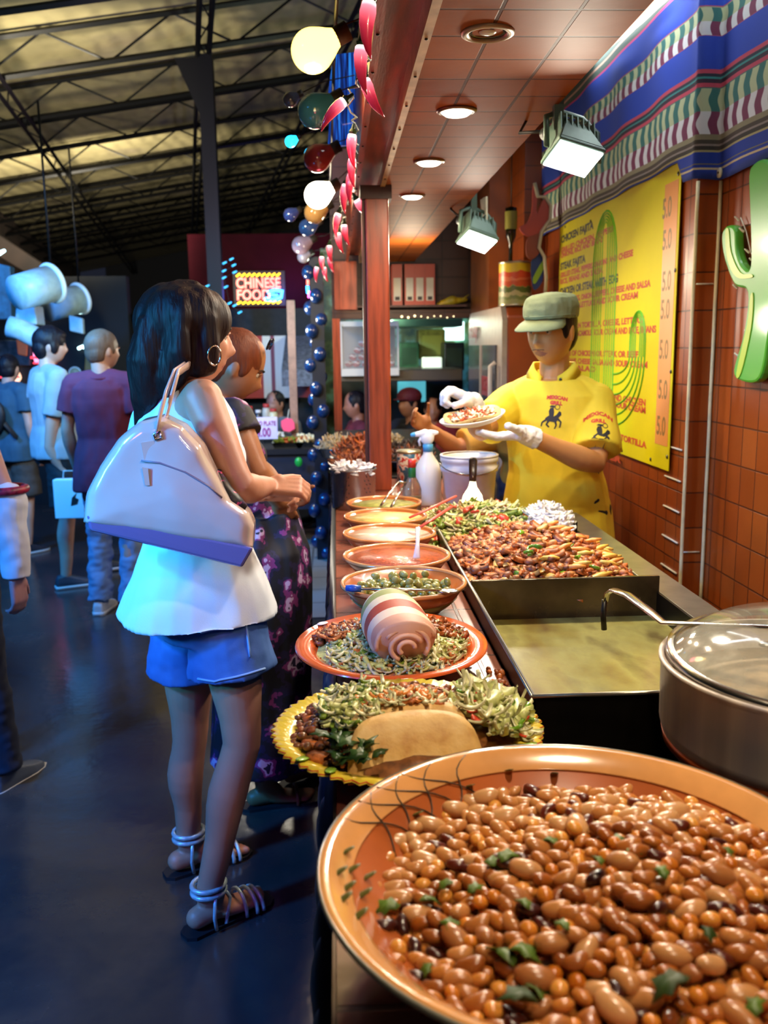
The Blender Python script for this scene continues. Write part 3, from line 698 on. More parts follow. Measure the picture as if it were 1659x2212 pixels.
for k, (a, m_, b_2, lab) in enumerate((((985, 1072, 'y', 2.75), (930, 1098, 'y', 2.66), (885, 1118, 'y', 2.60), 'red plastic spoon handle leaning from the cheese sauce bowl toward the salad'), ((975, 1095, 'y', 2.5), (940, 1118, 'y', 2.42), (905, 1140, 'y', 2.36), 'clear-ended red spoon leaning out of the sour cream bowl'))):
    t = empty('plastic_spoon', (0, 0, 0), label=lab, cat='spoon')
    a, m_, b_2 = at(*a), at(*m_), at(*b_2)
    obj('handle', tube(nb(), [a, m_, b_2], [.006, .006, .005], 8, flat=(1, .6)), M('red_plastic', 'd8584a', .3), t)
    obj('spoon_bowl', ell(nb(), b_2+V((-.015, -.015, -.012)), (.02, .014, .006), Euler((0, .3, .7))), M('clear_plastic', 'e0dcd8', .1, alpha=.55), t)
t = empty('clear_spoon', (0, 0, 0), label='clear plastic spoon standing in the red salsa', cat='spoon')
obj('handle', tube(nb(), [at(903, 1140, 'y', 2.2), at(902, 1175, 'y', 2.14), at(900, 1205, 'y', 2.1)], [.007, .005, .009], 8, flat=(1, .5)), M('clear_plastic', 'e0dcd8', .1, alpha=.55), t)

# ------------------------------------------------------------------ orange platter with the striped wrap
def platter(name, c, a, b, label, mat, rimmat, teeth=0, zr=.035, inner=None):
    e = empty(name, c, label=label, cat='plate')
    seg = 180 if teeth else 72; bm = nb()
    prof = [(0, 0), (.55, 0), (.62, .006), (.8, .016), (1.0, zr), (1.0, zr+.004), (.8, .022), (.6, .012), (0, .006)]
    rings = []
    for r, z in prof:
        L = []
        for k in range(seg):
            t = 2*pi*k/seg; rr = max(r, .001)*(1+(.022 if (teeth and r == 1.0) else 0)*cos(t*teeth))
            L.append(V((a*rr*cos(t), b*rr*sin(t), z)))
        rings.append(L)
    skinrings(bm, rings, True); obj('dish', bm, mat, e)
    bm = nb(); rings = []
    for r, z in ((1.004, zr+.001), (.99, zr+.0055), (.86, .0285), (.80, .0245), (.79, .022)):
        rings.append([V((a*r*(1+(.022 if teeth and r > .98 else 0)*cos(2*pi*k/seg*teeth))*cos(2*pi*k/seg), b*r*(1+(.022 if teeth and r > .98 else 0)*cos(2*pi*k/seg*teeth))*sin(2*pi*k/seg), z)) for k in range(seg)])
    skinrings(bm, rings, False); obj('rim_band', bm, rimmat, e)
    return e
ORG = M('orange_glaze', 'e0642c', .2, var=.1, vs=14, coat=.7); ORR = M('red_orange_glaze', 'dc5028', .2, var=.12, vs=14, coat=.7)
pc = (.088, 1.555, .945)
pl = platter('orange_plate', pc, .172, .186, 'orange-red oval plate holding the striped wrap', ORG, ORG, zr=.028)
obj('white_spot', ell(nb(), (-.125, .115, .034), (.013, .008, .002), Euler((0, 0, .8))), M('white_spot_glaze', 'e8e4e0', .2, coat=.6), pl)  # small white glossy spot on the plate rim
gz = lambda x, y: .012+.028*max(0, 1-(x/.15)**2-(y/.15)**2)**.5+.005*noise.noise(V((x*40, y*40, 2)))
small = [(strip_geo(.028, .003, .0014, .8), 0), (strip_geo(.02, .0045, .002, .5), 1), (strip_geo(.012, .005, .003, 0), 2), (strip_geo(.014, .006, .001, .6), 3)]
heap_fill('shredded_lettuce', gz, lambda x, y: (x/.135)**2+(y/.15)**2 < 1 and -.11 < x < .13, (-.15, -.15), (.15, .15), .0065, small, [WHT, LETT, MEAT, LETD], [.40, .3, .1, .08], pc, 'shredded lettuce around the striped wrap on the orange plate', 'lettuce', lift=(-.001, .008))
heap_fill('minced_filling', gz, lambda x, y: ((x+.10)/.04)**2+((y-.06)/.07)**2 < 1 or ((x-.10)/.045)**2+((y-.05)/.06)**2 < 1, (-.15, -.15), (.16, .15), .006, small[1:3], [MEATD, MEAT, MEATD], [.4, .6], pc, 'brown minced filling at both ends of the orange plate', 'filling', lift=(.004, .014))
mound('salad_bed', lambda x, y: gz(x, y)-.003, lambda x, y: (x/.14)**2+(y/.155)**2 < 1, (-.15, -.16), (.15, .16), LETT, pc, None).name = 'lettuce_bed'
tag(bpy.data.objects['lettuce_bed'], 'pale lettuce bed on the orange plate', 'lettuce', kind='stuff')
# wrap: a tapered roll standing off the far edge, striped
wr = N('striped_tortilla'); o3 = wr.xyz('Generated')
wr.base(wr.ramp(o3[1], [(0, 'dca48a'), (.16, 'f0d8bc'), (.30, 'b84c38'), (.44, 'eedcb4'), (.56, '98a058'), (.72, 'f0e4cc')], 'CONSTANT')); wr.b.inputs['Roughness'].default_value = .55; wr.bump(wr.noise(25, 4), .3, .004)
e = empty('striped_wrap', (pc[0]+.004, pc[1]-.02, pc[2]+.018), label='rolled tortilla wrap banded white, red and green on the orange plate', cat='wrap', rz=radians(8))
b = nb(); rings = []
for i in range(22):
    t = i/21; y = -.095+.18*t; r = .052*(1-.0*t) if t < .5 else .052*sqrt(max(.03, 1-((t-.5)/.56)**2))
    r *= (1 if t > .12 else .86+1.1*t); cz_ = .048+.030*t*t
    rings.append([V((1.12*r*cos(2*pi*k/36)*(1+.03*sin(3*2*pi*k/36+i*.2)), y-.02*sin(2*pi*k/36), cz_+r*.92*sin(2*pi*k/36))) for k in range(36)])
skinrings(b, rings); obj('tortilla_roll', b, wr.m, e)
b = nb(); 
for (r, z0, a0, a1) in ((.045, .048, .3, 3.3), (.034, .046, -.6, 2.6), (.024, .044, .4, 4.2), (.012, .044, 0, 4)):
    n = 14; tube(b, [(r*1.12*cos(a0+(a1-a0)*i/n), -.098-.012*(1-r/.05), z0+r*.9*sin(a0+(a1-a0)*i/n)) for i in range(n+1)], .006, 8, flat=(1, .7))
obj('folded_end', b, M('tortilla_flesh', 'e4b49a', .5, var=.1, bump=.2), e)

# ------------------------------------------------------------------ yellow toothed platter with the taco
YEL = M('yellow_glaze', 'e4c83c', .25, var=.08, coat=.7); YR = M('red_inner_glaze', 'd0562c', .25, coat=.6)
yc = (.088, 1.185, .945)
yp = platter('yellow_plate', yc, .186, .176, 'yellow serrated-edge plate carrying the hard taco', YR, YEL, teeth=64, zr=.030)
gp = M('painted_leaf_green', '8cb83a', .25, coat=.5)
for k, a in enumerate((3.75, 4.05, 5.75, 2.2, 1.0, .1)):
    r = .93; b = nb(); ell(b, (0, 0, 0), (.018, .008, .0012), seg=12, rg=5)
    obj('painted_leaf', b, gp, yp, loc=(.186*r*cos(a), .176*r*sin(a), .0345), rot=(0, -.25, a+.6))
tz = lambda x, y: .012+.040*max(0, 1-(x/.165)**2-(y/.15)**2)**.5+.006*noise.noise(V((x*40, y*40, 7)))
BEANB = M('refried_brown', '7a4a24', .35, var=.4, vs=80, coat=.3); DGRN = M('dark_greens', '2c4a1e', .4, var=.3)
yt = lambda x, y: (x/.158)**2+(y/.145)**2 < 1
mound('bean_bed', lambda x, y: tz(x, y)-.003, yt, (-.165, -.155), (.165, .155), BEANB, yc, None)
tag(bpy.data.objects['bean_bed'], 'brown filling bed under the taco toppings on the yellow plate', 'filling', kind='stuff')
blob = geo(ell(nb(), (0, 0, 0), (.007, .006, .005), seg=8, rg=6))
heap_fill('ground_meat', tz, lambda x, y: yt(x, y) and (y > .02 or x < -.09), (-.17, -.16), (.17, .16), .0085, [(blob, 0), (blob, 1), (s2, 2)], [BEANB, MEATD, MEAT], [.5, .4, .1], yc, 'dark crumbled meat around the back and left of the taco', 'ground meat', lift=(0, .010), sc=(.7, 1.4))
heap_fill('lettuce_shreds', lambda x, y: tz(x, y)+.012, lambda x, y: ((x+.07)/.05)**2+((y-.005)/.075)**2 < 1 and yt(x, y), (-.17, -.16), (.17, .16), .0065, small[:2]+[(small[1][0], 2)], [WHT, LETT, LETD], [.4, .35, .25], yc, 'green shredded lettuce left of the taco shell', 'lettuce', lift=(0, .016))
heap_fill('chopped_salad', lambda x, y: tz(x, y)+.012, lambda x, y: ((x-.125)/.05)**2+((y-.01)/.085)**2 < 1, (-.0, -.16), (.19, .16), .0075, [(strip_geo(.04, .0035, .0015, 1.2), 0), (s1, 1), (small[1][0], 2), (small[1][0], 3)], [WHT, LETT, PEPG, TOMR], [.5, .25, .15, .12], yc, 'pale onion and cabbage salad right of the taco shell', 'salad', lift=(0, .018))
b = nb(); ls = geo(leafgeo(.016, .026)); it = []
for k in range(26): it.append((*ls, TRS((-.075+U(-.03, .03), -.085+U(-.05, .035), .04+U(0, .018)), (U(-.6, .6), U(-.6, .6), U(0, 6)), U(.8, 1.3)), 0))
b.free(); o = obj('cilantro_bunch', merged(it, [DGRN]), DGRN, loc=yc); tag(o, 'dark green cilantro leaves at the near left of the taco', 'cilantro', kind='stuff')
# taco shell: two half discs leaning together
tacom = N('corn_shell'); tacom.base(tacom.ramp(tacom.noise(30, 5), [(.3, 'c08a44'), (.5, 'dcb068'), (.7, 'e4c080')])); tacom.b.inputs['Roughness'].default_value = .55; tacom.bump(tacom.noise(90, 4), .4, .003)
e = empty('taco', (yc[0]-.002, yc[1]-.062, yc[2]+.010), label='hard corn taco shell folded over its filling on the yellow plate', cat='taco', rz=radians(6))
def halfdisc(sgn, r=.085, lean=.75):
    b = nb(); R = []
    for off in (0, .0022):
        vs = []
        for i in range(9):
            row = []
            for j in range(25):
                a = pi*j/24; rr = r*i/8
                x, h = rr*cos(a), rr*sin(a)
                bul = .012*sin(pi*i/8)*1
                y = -h*sin(lean)-bul*cos(lean); z = .002+h*cos(lean)+bul*sin(lean)*.4+off
                row.append(b.verts.new((x, y*sgn if sgn > 0 else y*sgn, z)))
            vs.append(row)
        for i in range(8):
            for j in range(24):
                try: b.faces.new((vs[i][j], vs[i][j+1], vs[i+1][j+1], vs[i+1][j]))
                except ValueError: pass
        R.append(vs)
    for j in range(24): b.faces.new((R[0][8][j], R[0][8][j+1], R[1][8][j+1], R[1][8][j]))
    return b
def taco_side(h0, tilt, r=.092):
    # round edge away from the camera, fold toward it
    b = nb(); R = []
    for off in (0, .003):
        vs = []
        for i in range(10):
            row = []
            for j in range(29):
                a = pi*j/28; rr = r*i/9; x, yy = rr*cos(a)*1.08, rr*sin(a)
                row.append(b.verts.new((x*.92, yy*cos(tilt)-.045, h0+yy*sin(tilt)+.020*sin(pi*min(1, yy/r))+off)))
            vs.append(row)
        for i in range(9):
            for j in range(28): b.faces.new((vs[i][j], vs[i][j+1], vs[i+1][j+1], vs[i+1][j]))
        R.append(vs)
    for j in range(28): b.faces.new((R[0][9][j], R[0][9][j+1], R[1][9][j+1], R[1][9][j]))
    bmesh.ops.remove_doubles(b, verts=b.verts[:], dist=.0001)
    return b
o_ = obj('front_shell', taco_side(.002, .80, .090), tacom.m, e); o_.location = (0, -.012, 0)
o_ = obj('back_shell', taco_side(.008, .70, .086), tacom.m, e); o_.location = (0, .028, 0)
tw = lambda x, y: .020+.050*max(0, 1-(x/.11)**2)
heap_fill('taco_filling', tw, lambda x, y: (x/.10)**2+((y-.050)/.022)**2 < 1, (-.11, 0), (.11, .1), .006, small[:3], [WHT, M('orange_cheese', 'e08a3c', .4), MEAT], [.5, .3, .2], None, None, None, parent=e, lift=(-.004, .006))
# crumbs on the dark counter between plates and griddle
it = [(*blob, TRS((.272+U(-.022, .012), 1.30+U(-.12, .25), .933), (U(0, 3), 0, U(0, 6)), U(.5, 1.2)), random.randrange(2)) for k in range(60)]
o = obj('meat_scraps', merged(it, [MEATD, MEAT]), MEAT); tag(o, 'scraps of fried meat spilled between the plates and the griddle', 'scraps', kind='stuff')

# ------------------------------------------------------------------ far end of the counter
BKT = M('white_bucket', 'f2ead8', .4, var=.05)
bk = empty('plastic_bucket', (.465, 3.17, .93), label='white plastic bucket with ribbed rim standing behind the salad', cat='bucket')
obj('tub', lathe(nb(), [(0, 0), (.083, 0), (.088, .01), (.096, .13), (.102, .132), (.102, .15), (.098, .152), (.098, .165), (.103, .167), (.103, .182), (.097, .184), (.094, .18), (.086, .015), (0, .012)], seg=48), BKT, bk)
obj('rim_ring', lathe(nb(), [(.097, .184), (.104, .184), (.104, .190), (.096, .190)], seg=48), BKT, bk)
obj('bail_handle', tube(nb(), [(.105*cos(a), .105*sin(a), .16-.03*sin(a-pi)) for a in [pi+pi*i/12 for i in range(13)]], .0022, 6), STL, bk)
sb = empty('spray_bottle', (.325, 3.24, .93), label='white spray bottle with blue collar beside the bucket', cat='bottle')
obj('bottle_body', lathe(nb(), [(0, 0), (.044, 0), (.048, .006), (.048, .12), (.04, .15), (.018, .185), (.016, .2), (0, .2)], seg=32), M('milky_plastic', 'ece6d6', .3), sb)
obj('collar', lathe(nb(), [(0, .195), (.018, .195), (.019, .22), (0, .222)], seg=24), M('blue_collar', '4aa0c8', .4), sb)
b = nb(); ell(b, (-.002, 0, .245), (.026, .016, .028)); cap(b, (-.01, 0, .262), (-.045, 0, .256), .014, .009); cap(b, (.01, 0, .262), (.032, 0, .262), .012, .008)
obj('spray_head', fuse(b, .003, 2), M('white_nozzle', 'ece8e0', .35), sb)
obj('trigger', tube(nb(), [(-.022, 0, .25), (-.032, 0, .232), (-.028, 0, .215)], [.006, .005, .004], 8), M('white_nozzle', 'ece8e0', .35), sb)
obj('nozzle_tip', cap(nb(), (-.048, 0, .256), (-.056, 0, .255), .009, .008), M('blue_collar', '4aa0c8', .4), sb)
hs = empty('sauce_bottle', (.252, 3.06, .93), label='glass hot-sauce bottle with green neck and red cap by the post', cat='bottle')
obj('glass_body', lathe(nb(), [(0, 0), (.029, 0), (.032, .005), (.032, .085), (.026, .105), (.013, .13), (.012, .15), (0, .15)], seg=28), M('bottle_glass', 'c8c0b0', .06, trans=.85), hs)
obj('sauce_inside', lathe(nb(), [(0, .004), (.027, .005), (.028, .06), (0, .062)], seg=24), M('pale_sauce', 'b0a078', .5), hs)
obj('neck_wrap', lathe(nb(), [(.0125, .125), (.0135, .128), (.0135, .162), (.012, .165), (0, .165)], seg=24), M('green_foil', '1f6a34', .35), hs)
obj('red_cap', lathe(nb(), [(0, .162), (.014, .162), (.014, .186), (.011, .19), (0, .191)], seg=24), M('red_cap', 'd83a2a', .35), hs)
# spatula standing in the salad
sp = empty('spatula', (0, 0, 0), label='metal spatula with brown riveted handle standing in the salad heap', cat='spatula')
a, b_2, c_ = at(1022, 990, 'y', 2.92), at(1021, 1040, 'y', 2.86), at(1020, 1100, 'y', 2.8)
obj('handle', tube(nb(), [a, a.lerp(b_2, .1), a.lerp(b_2, .5), b_2], [.010, .014, .013, .011], 12, flat=(1, .6)), M('brown_handle', '2c160c', .35, var=.2), sp)
obj('rivets', ell(ell(nb(), a.lerp(b_2, .3)+V((0, -.008, 0)), (.003, .002, .003), seg=8, rg=6), a.lerp(b_2, .8)+V((0, -.008, 0)), (.003, .002, .003), seg=8, rg=6), STL, sp)
b = nb(); d_ = (c_-b_2); nrm = V((0, 1, 0)) * .0015; X_ = V((1, 0, 0))
ring = lambda t, wd: [b_2+d_*t+X_*wd+nrm, b_2+d_*t-X_*wd+nrm, b_2+d_*t-X_*wd-nrm, b_2+d_*t+X_*wd-nrm]
skinrings(b, [ring(-.05, .008), ring(.2, .013), ring(.5, .03), ring(1.3, .046)])
obj('blade', b, M('blade_steel', 'aeb088', .22, metal=.8), sp, False)
# steel pail with utensils at the counter's left edge
pp = empty('steel_pail', (.052, 3.22, .93), label='perforated steel pail filled with white napkins at the counter edge by the post', cat='pail')
obj('pail_wall', lathe(nb(), [(0, 0), (.076, 0), (.078, .004), (.082, .135), (.086, .137), (.086, .142), (.08, .142), (.076, .01), (0, .008)], seg=48), M('pail_steel', 'a8a4ac', .25, metal=.9), pp)
b = nb()
for r_ in range(8):
    for c2 in range(30):
        a = 2*pi*c2/30+(r_ % 2)*.1; rr = .0785+.0035*(r_/8)
        if c2 % 5 < 2: ell(b, (rr*cos(a), rr*sin(a), .02+r_*.014), (.0022, .0022, .0022), seg=6, rg=4)
obj('punched_holes', b, M('hole_dark', '1a1818', .6), pp)
it = []
for k in range(46):
    a = U(0, 6.28); r = .07*sqrt(U(0, 1)); it.append((*strip_geo(.05, .014, .002, U(.3, 1)), TRS((r*cos(a), r*sin(a), .13+U(0, .02)), (U(-.5, .5), U(-.5, .5), U(0, 6)), 1), 0))
o = obj('paper_napkins', merged(it, [M('napkin_white', 'ece8f0', .6)]), None, loc=(.052, 3.22, .93)); tag(o, 'crumpled white napkins filling the steel pail', 'napkins', kind='stuff')
# ------------------------------------------------------------------ serape cloth along the wall
q = N('serape_cloth'); uv = q.n('UVMap'); sp = q.n('SeparateXYZ'); q.t.links.new(uv.outputs[0], sp.inputs[0]); u_, v_ = sp.outputs[0], sp.outputs[1]
Z0, Z1 = 1.98, 2.83
def zt(z): return (z-Z0)/(Z1-Z0)
base = q.ramp(v_, [(0, '1c3a9c'), (zt(2.075), 'c8b890'), (zt(2.08), '1c3a9c'), (zt(2.09), '7a7450'), (zt(2.095), '1c3a9c'), (zt(2.13), 'a8a070'), (zt(2.138), '3a3630'), (zt(2.15), '8a8078'), (zt(2.156), '4a4238'), (zt(2.172), '8a8468'), (zt(2.19), '9aa080'),
  (zt(2.335), '3a6a6a'), (zt(2.338), 'c04a60'), (zt(2.35), '3a2c3c'), (zt(2.362), '3a8a88'), (zt(2.37), '2c3444'), (zt(2.38), 'c04a60'), (zt(2.392), '2848b4'), (zt(2.495), 'a84a70'), (zt(2.50), '9aa080'), (zt(2.585), 'a84a70'), (zt(2.59), '2848b4'), (zt(2.70), 'c8407c'), (zt(2.708), '4a5a54'), (zt(2.74), 'c89a88'), (zt(2.75), '4a5a54'), (zt(2.785), 'c8b060'), (zt(2.79), '3a3c50')], 'CONSTANT')
def wavy(lo, hi, amp=.006, per=.075):
    c = q.math('ADD', u_, q.math('MULTIPLY', q.math('SINE', q.math('MULTIPLY', v_, 2*pi*(Z1-Z0)/per)), amp))
    ph = q.math('FRACT', q.math('MULTIPLY', c, 1/.076))
    mid = (lo+hi)/2
    up = q.math('GREATER_THAN', v_, zt(mid))
    A = q.ramp(ph, [(0, 'b8c49c'), (.5, '3a7470')], 'CONSTANT'); B = q.ramp(ph, [(0, 'd8dce0'), (.5, '7a3a58')], 'CONSTANT')
    col = q.mix(up, B, A)
    band = q.math('MULTIPLY', q.math('GREATER_THAN', v_, zt(lo)), q.math('LESS_THAN', v_, zt(hi)))
    return band, col
for lo, hi in ((2.19, 2.335), (2.50, 2.585)):
    bnd, cl = wavy(lo, hi); base = q.mix(bnd, base, cl)
q.base(base); q.b.inputs['Roughness'].default_value = .85
fn_ = q.n('TexNoise'); fn_.inputs['Scale'].default_value = 300; q.t.links.new(uv.outputs[0], fn_.inputs['Vector']); q.bump(fn_.outputs[0], .3, .002)
SER = q.m
path = [(1.236, 5.9-.05*i) for i in range(55)] + [(1.234, 3.19), (1.232, 3.17), (1.25, 3.165), (1.29, 3.168), (1.318, 3.172), (1.325, 3.15)] + [(1.327, 3.10-.06*i) for i in range(48)]
b = nb(); uvl = b.loops.layers.uv.new('UVMap'); cols_ = []; s_ = 0; NV = 24
for i, (x, y) in enumerate(path):
    if i: s_ += sqrt((x-path[i-1][0])**2+(y-path[i-1][1])**2)
    zb = 2.125 if y > 3.25 else 2.045 - .006*sin(s_*9); zt1 = 2.715+.10*max(0, min(1, (y-3.5)/1.2))
    cols_.append((s_, [b.verts.new((x - (.008+.008*sin(s_*13+j*.1))*(1 if j < NV-3 else .3), y, zb+(zt1-.004*sin(s_*7)-zb)*j/NV)) for j in range(NV+1)]))
for (sa, a), (sb_, c_) in zip(cols_, cols_[1:]):
    for j in range(NV):
        f = b.faces.new((a[j], c_[j], c_[j+1], a[j+1]))
        for lp in f.loops:
            ss_ = sa if lp.vert in (a[j], a[j+1]) else sb_
            lp[uvl].uv = (ss_, (lp.vert.co.z-Z0)/(Z1-Z0))
ser = obj('striped_serape', b, SER); sd = ser.modifiers.new('s', 'SOLIDIFY'); sd.thickness = .003; sd.offset = -1
tag(ser, 'blue, green and pink striped blanket nailed along the top of the tiled wall', 'blanket')
for px, py, sid in ((1563, 148, 0), (1556, 373, 1)):
    p = at(px, py, 'x', 1.316); e = empty('pale_washer', p, label=['upper pale round washer pinning the blue blanket at the wall corner', 'lower pale round washer pinning the blanket edge at the wall corner'][sid], cat='washer')
    obj('disc', cap(nb(), (0, 0, 0), (-.006, 0, 0), .017, .017, 20, True, True), M('cream_plastic', 'e4dcb8', .5), e); obj('nail', ell(nb(), (-.008, 0, 0), (.003, .004, .004), seg=8, rg=6), M('nail', '5a4a38', .4, metal=.6), e)
# ------------------------------------------------------------------ menu board
MY = M('menu_yellow', 'd4c800', .6, var=.06, vs=3, spec=.2); MO = M('menu_orange', 'e4984c', .4)
MG = M('menu_green_line', '62b41e', .5); MTR = M('menu_red_text', 'c04410', .6); MTK = M('menu_dark_text', '242408', .6)
X0 = 1.238; Yn, Yf, Zb, Zt = 3.30, 5.06, 1.025, 2.135
mn = empty('menu_board', (X0, Yf, Zb), rz=0, label='large glossy yellow menu banner with green cactus outline and orange price strip on the wall', cat='menu')
W_, H_ = Yf-Yn, Zt-Zb
# local: u from the far edge to the near edge (towards -Y), v up
def mp(u, v, d=0): return (-.0015-d, -u, v)
obj('banner', bx(nb(), (-.0015, -W_, 0), (.001, 0, H_)), MY, mn, False)
obj('price_strip', bx(nb(), (-.0025, -(W_-.02), .09), (-.0016, -(W_-.155), H_-.06)), MO, mn, False)
RM = (pi/2, 0, -pi/2)
def mtext(s, size, mat, u, v, nm='menu_text', bold=.0, sx=1.0): return text(nm, s, size, mat, mn, mp(u, v, .0008), RM, .0003, bold, sx=sx)
def uvm(px, py):
    p = at(px, py, 'x', X0); return Yf-p.y, p.z-Zb
lines = [((1218, 518), 'CHICKEN FAJITA', .05, MTK), ((1216, 540), 'GRILLED CHICKEN, PEPPERS', .036, MTR), ((1217, 551), 'ONIONS, RICE AND BEANS', .036, MTR),
 ((1217, 577), 'STEAK FAJITA', .05, MTK), ((1216, 594), 'GRILLED STEAK, PEPPERS, ONIONS AND CHEESE', .036, MTR), ((1216, 608), 'RICE, BEANS AND SALSA', .036, MTR),
 ((1219, 631), 'CHICKEN OR STEAK WITH EGG', .05, MTK), ((1216, 650), 'TORTILLA, EGG, ONIONS, PEPPERS, CHEESE AND SALSA', .036, MTR), ((1216, 665), 'RICE, BEANS, LETTUCE AND SOUR CREAM', .036, MTR),
 ((1216, 706), 'CRISPY CORN TORTILLA, CHEESE, LETTUCE', .036, MTR), ((1216, 722), 'TOMATO, GUACAMOLE, SOUR CREAM AND RICE, BEANS', .036, MTR),
 ((1216, 762), 'CHOICE OF CHICKEN OR STEAK OR BEEF', .036, MTR), ((1216, 778), 'RICE, BEANS, CHEESE, SALSA AND SOUR CREAM', .036, MTR), ((1216, 792), 'AND SALAD', .036, MTR),
 ((1216, 838), 'FLOUR TORTILLA, CHEESE, RICE AND CHICKEN', .036, MTR), ((1216, 850), 'BLACK BEANS, GUACAMOLE AND SOUR CREAM', .036, MTR), ((1216, 905), 'SIDE OF RICE, BEANS, SALAD AND TORTILLA', .036, MTR), ((1216, 945), 'SODA OR WATER', .036, MTR)]
ends = [1282, 1325, 1303, 1265, 1367, 1303, 1335, 1405, 1378, 1392, 1418, 1380, 1400, 1288, 1397, 1397, 1400, 1345]
for (p, s, sz_, mt_), ex in zip(lines, ends):
    u, v = uvm(*p); u2 = uvm(ex, p[1])[0]; o = mtext(s, sz_, mt_, .03, v-.012, bold=.0022 if mt_ is MTK else .0016)
    o.scale = ((u2-.03)/max(.01, max(q_.co.x for q_ in o.data.vertices)), 1, 1)
for (px, py) in ((1437, 450), (1437, 518), (1436, 607), (1433, 668), (1430, 754), (1428, 840), (1424, 918)):
    u, v = uvm(px, py); mtext('5.0', .10, M('price_text', '8a6a30', .5), u-.022, v-.035, 'price_text', .002, sx=.78)
b = nb()
def outline(cu, top, bot, hw, k, rr):
    pts = []
    for i in range(13):
        a = pi*i/12; pts.append(mp(cu-hw*cos(a), top-hw*1.0+hw*sin(a)*1.0*2.2-hw*1.2, .0008))
    pts = [mp(cu-hw, bot, .0008)] + pts + [mp(cu+hw, bot, .0008)]
    return tube(b, pts, rr, 4, flat=(1, 1))
ut0, ut1 = uvm(1286, 500)[0], uvm(1335, 500)[0]; vtop = uvm(1312, 455)[1]; ua0, ua1 = uvm(1364, 700)[0], uvm(1397, 700)[0]; vat = uvm(1380, 672)[1]
def arch(u0, u1, top, bot, rr):
    hw = (u1-u0)/2; cu = (u0+u1)/2; pts = [mp(u0, bot, .0008)]+[mp(cu-hw*cos(pi*i/14), top-hw*1.3+hw*1.3*sin(pi*i/14), .0008) for i in range(15)]+[mp(u1, bot, .0008)]
    tube(b, pts, rr, 4)
for k in range(5):
    d_ = (ut1-ut0)/2*k/5.2; arch(ut0+d_, ut1-d_, vtop-.012*k, .16, .0045 if k == 0 else .003)
for k in range(4):
    d_ = (ua1-ua0)/2*k/4.3; arch(ua0+d_, ua1-d_, vat-.008*k, .42, .0045 if k == 0 else .003)
for k in range(6):
    w2 = ua0+(ua1-ua0)*k/5; n = 12; tube(b, [mp(w2-(w2-ut1+.0)*(1-cos(pi/2*i/n)), .42-(.08+.045*k)*sin(pi/2*i/n), .0008) for i in range(n+1)], .0042, 4)
obj('cactus_outline', b, MG, mn, False)
SCW = M('screw_head', '5a584c', .35, metal=.8)
for (px, py) in ((1467, 375), (1464, 583), (1457, 803), (1446, 988), (1407, 992), (1345, 973), (1277, 478), (1222, 490)):
    u, v = uvm(px, py); obj('screw', ell(nb(), mp(min(u, W_-.015), v, .002), (.003, .008, .008), seg=10, rg=6), SCW, mn)
# ------------------------------------------------------------------ cords, white grout runs
CORD = M('cream_paint', 'd8cca0', .5, var=.1)
for k, (a, b2, xx, lab) in enumerate((((1507, 393), (1472, 1330), 1.246, 'left cream cable trunking running down the tiled wall corner'), ((1556, 392), (1518, 1330), 1.336, 'right cream cable trunking running down the tiled wall beside the cactus'))):
    p, r = at(*a, 'x', xx), at(*b2, 'x', xx); pts = [p.lerp(r, i/14)+V((-.004, .004*sin(i*1.9+k), 0)) for i in range(15)]
    yy = sum(v.y for v in pts)/15
    for v in pts: v.y = yy+(v.y-yy)*.25
    tag(obj('wall_cable', tube(nb(), pts, .0065, 8), CORD), lab, 'cable')
for i, z in enumerate((1.115, 1.0, .885, .77, .655)):
    tag(obj('grout_line', tube(nb(), [(1.246, 3.20, z), (1.246, 3.36, z)], .0035, 5), M('white_grout', 'd8d0b8', .6)), 'short white grout line between the tiles below the menu corner', 'grout line', 'white grout lines below the menu')
for z, d_ in ((1.70, 'upper'), (.74, 'middle'), (.5, 'lowest')): tag(obj('grout_line', tube(nb(), [(1.262, 3.1815, z), (1.322, 3.1815, z)], .003, 5), M('white_grout', 'd8d0b8', .6)), d_+' white grout line between the two cream cables', 'grout line')

# ------------------------------------------------------------------ cactus light decoration
def smooth_outline(pts, n=6):
    out = []; m = len(pts)
    for i in range(m):
        p0, p1, p2, p3 = [V((*pts[(i+k-1) % m], 0)) for k in range(4)]
        for j in range(n):
            t = j/n; out.append(.5*((2*p1)+(-p0+p2)*t+(2*p0-5*p1+4*p2-p3)*t*t+(-p0+3*p1-3*p2+p3)*t**3))
    return [(p.x, p.y) for p in out]
XC = 1.325
def yz(px, py): p = at(px, py, 'x', XC); return (p.y, p.z)
cpx = [(1637, 380), (1650, 352), (1672, 345), (1690, 372), (1690, 480), (1700, 560), (1730, 540), (1738, 470), (1760, 465), (1768, 560), (1735, 620), (1692, 640), (1680, 730), (1660, 818), (1620, 823), (1603, 800), (1625, 720), (1634, 632), (1605, 615), (1583, 560), (1577, 510), (1588, 488), (1606, 493), (1610, 540), (1622, 572), (1640, 576), (1640, 480)]
out_ = smooth_outline([yz(*p) for p in cpx], 5)
ca = empty('cactus_sign', (0, 0, 0), label='bright green plastic cactus decoration with tiny bulbs at the right edge', cat='cactus sign')
b = nb(); prism(b, out_, 'x', XC-.03, XC); obj('cactus_body', b, M('cactus_green', '4fae34', .35, coat=.4), ca, False, bevel=.008)
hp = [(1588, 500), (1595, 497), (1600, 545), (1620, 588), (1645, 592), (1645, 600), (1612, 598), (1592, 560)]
obj('lime_band', prism(nb(), smooth_outline([yz(*p) for p in hp], 4), 'x', XC-.033, XC-.0305), M('cactus_lime', 'b0d03c', .35), ca, False)  # raised lime band on the green cactus
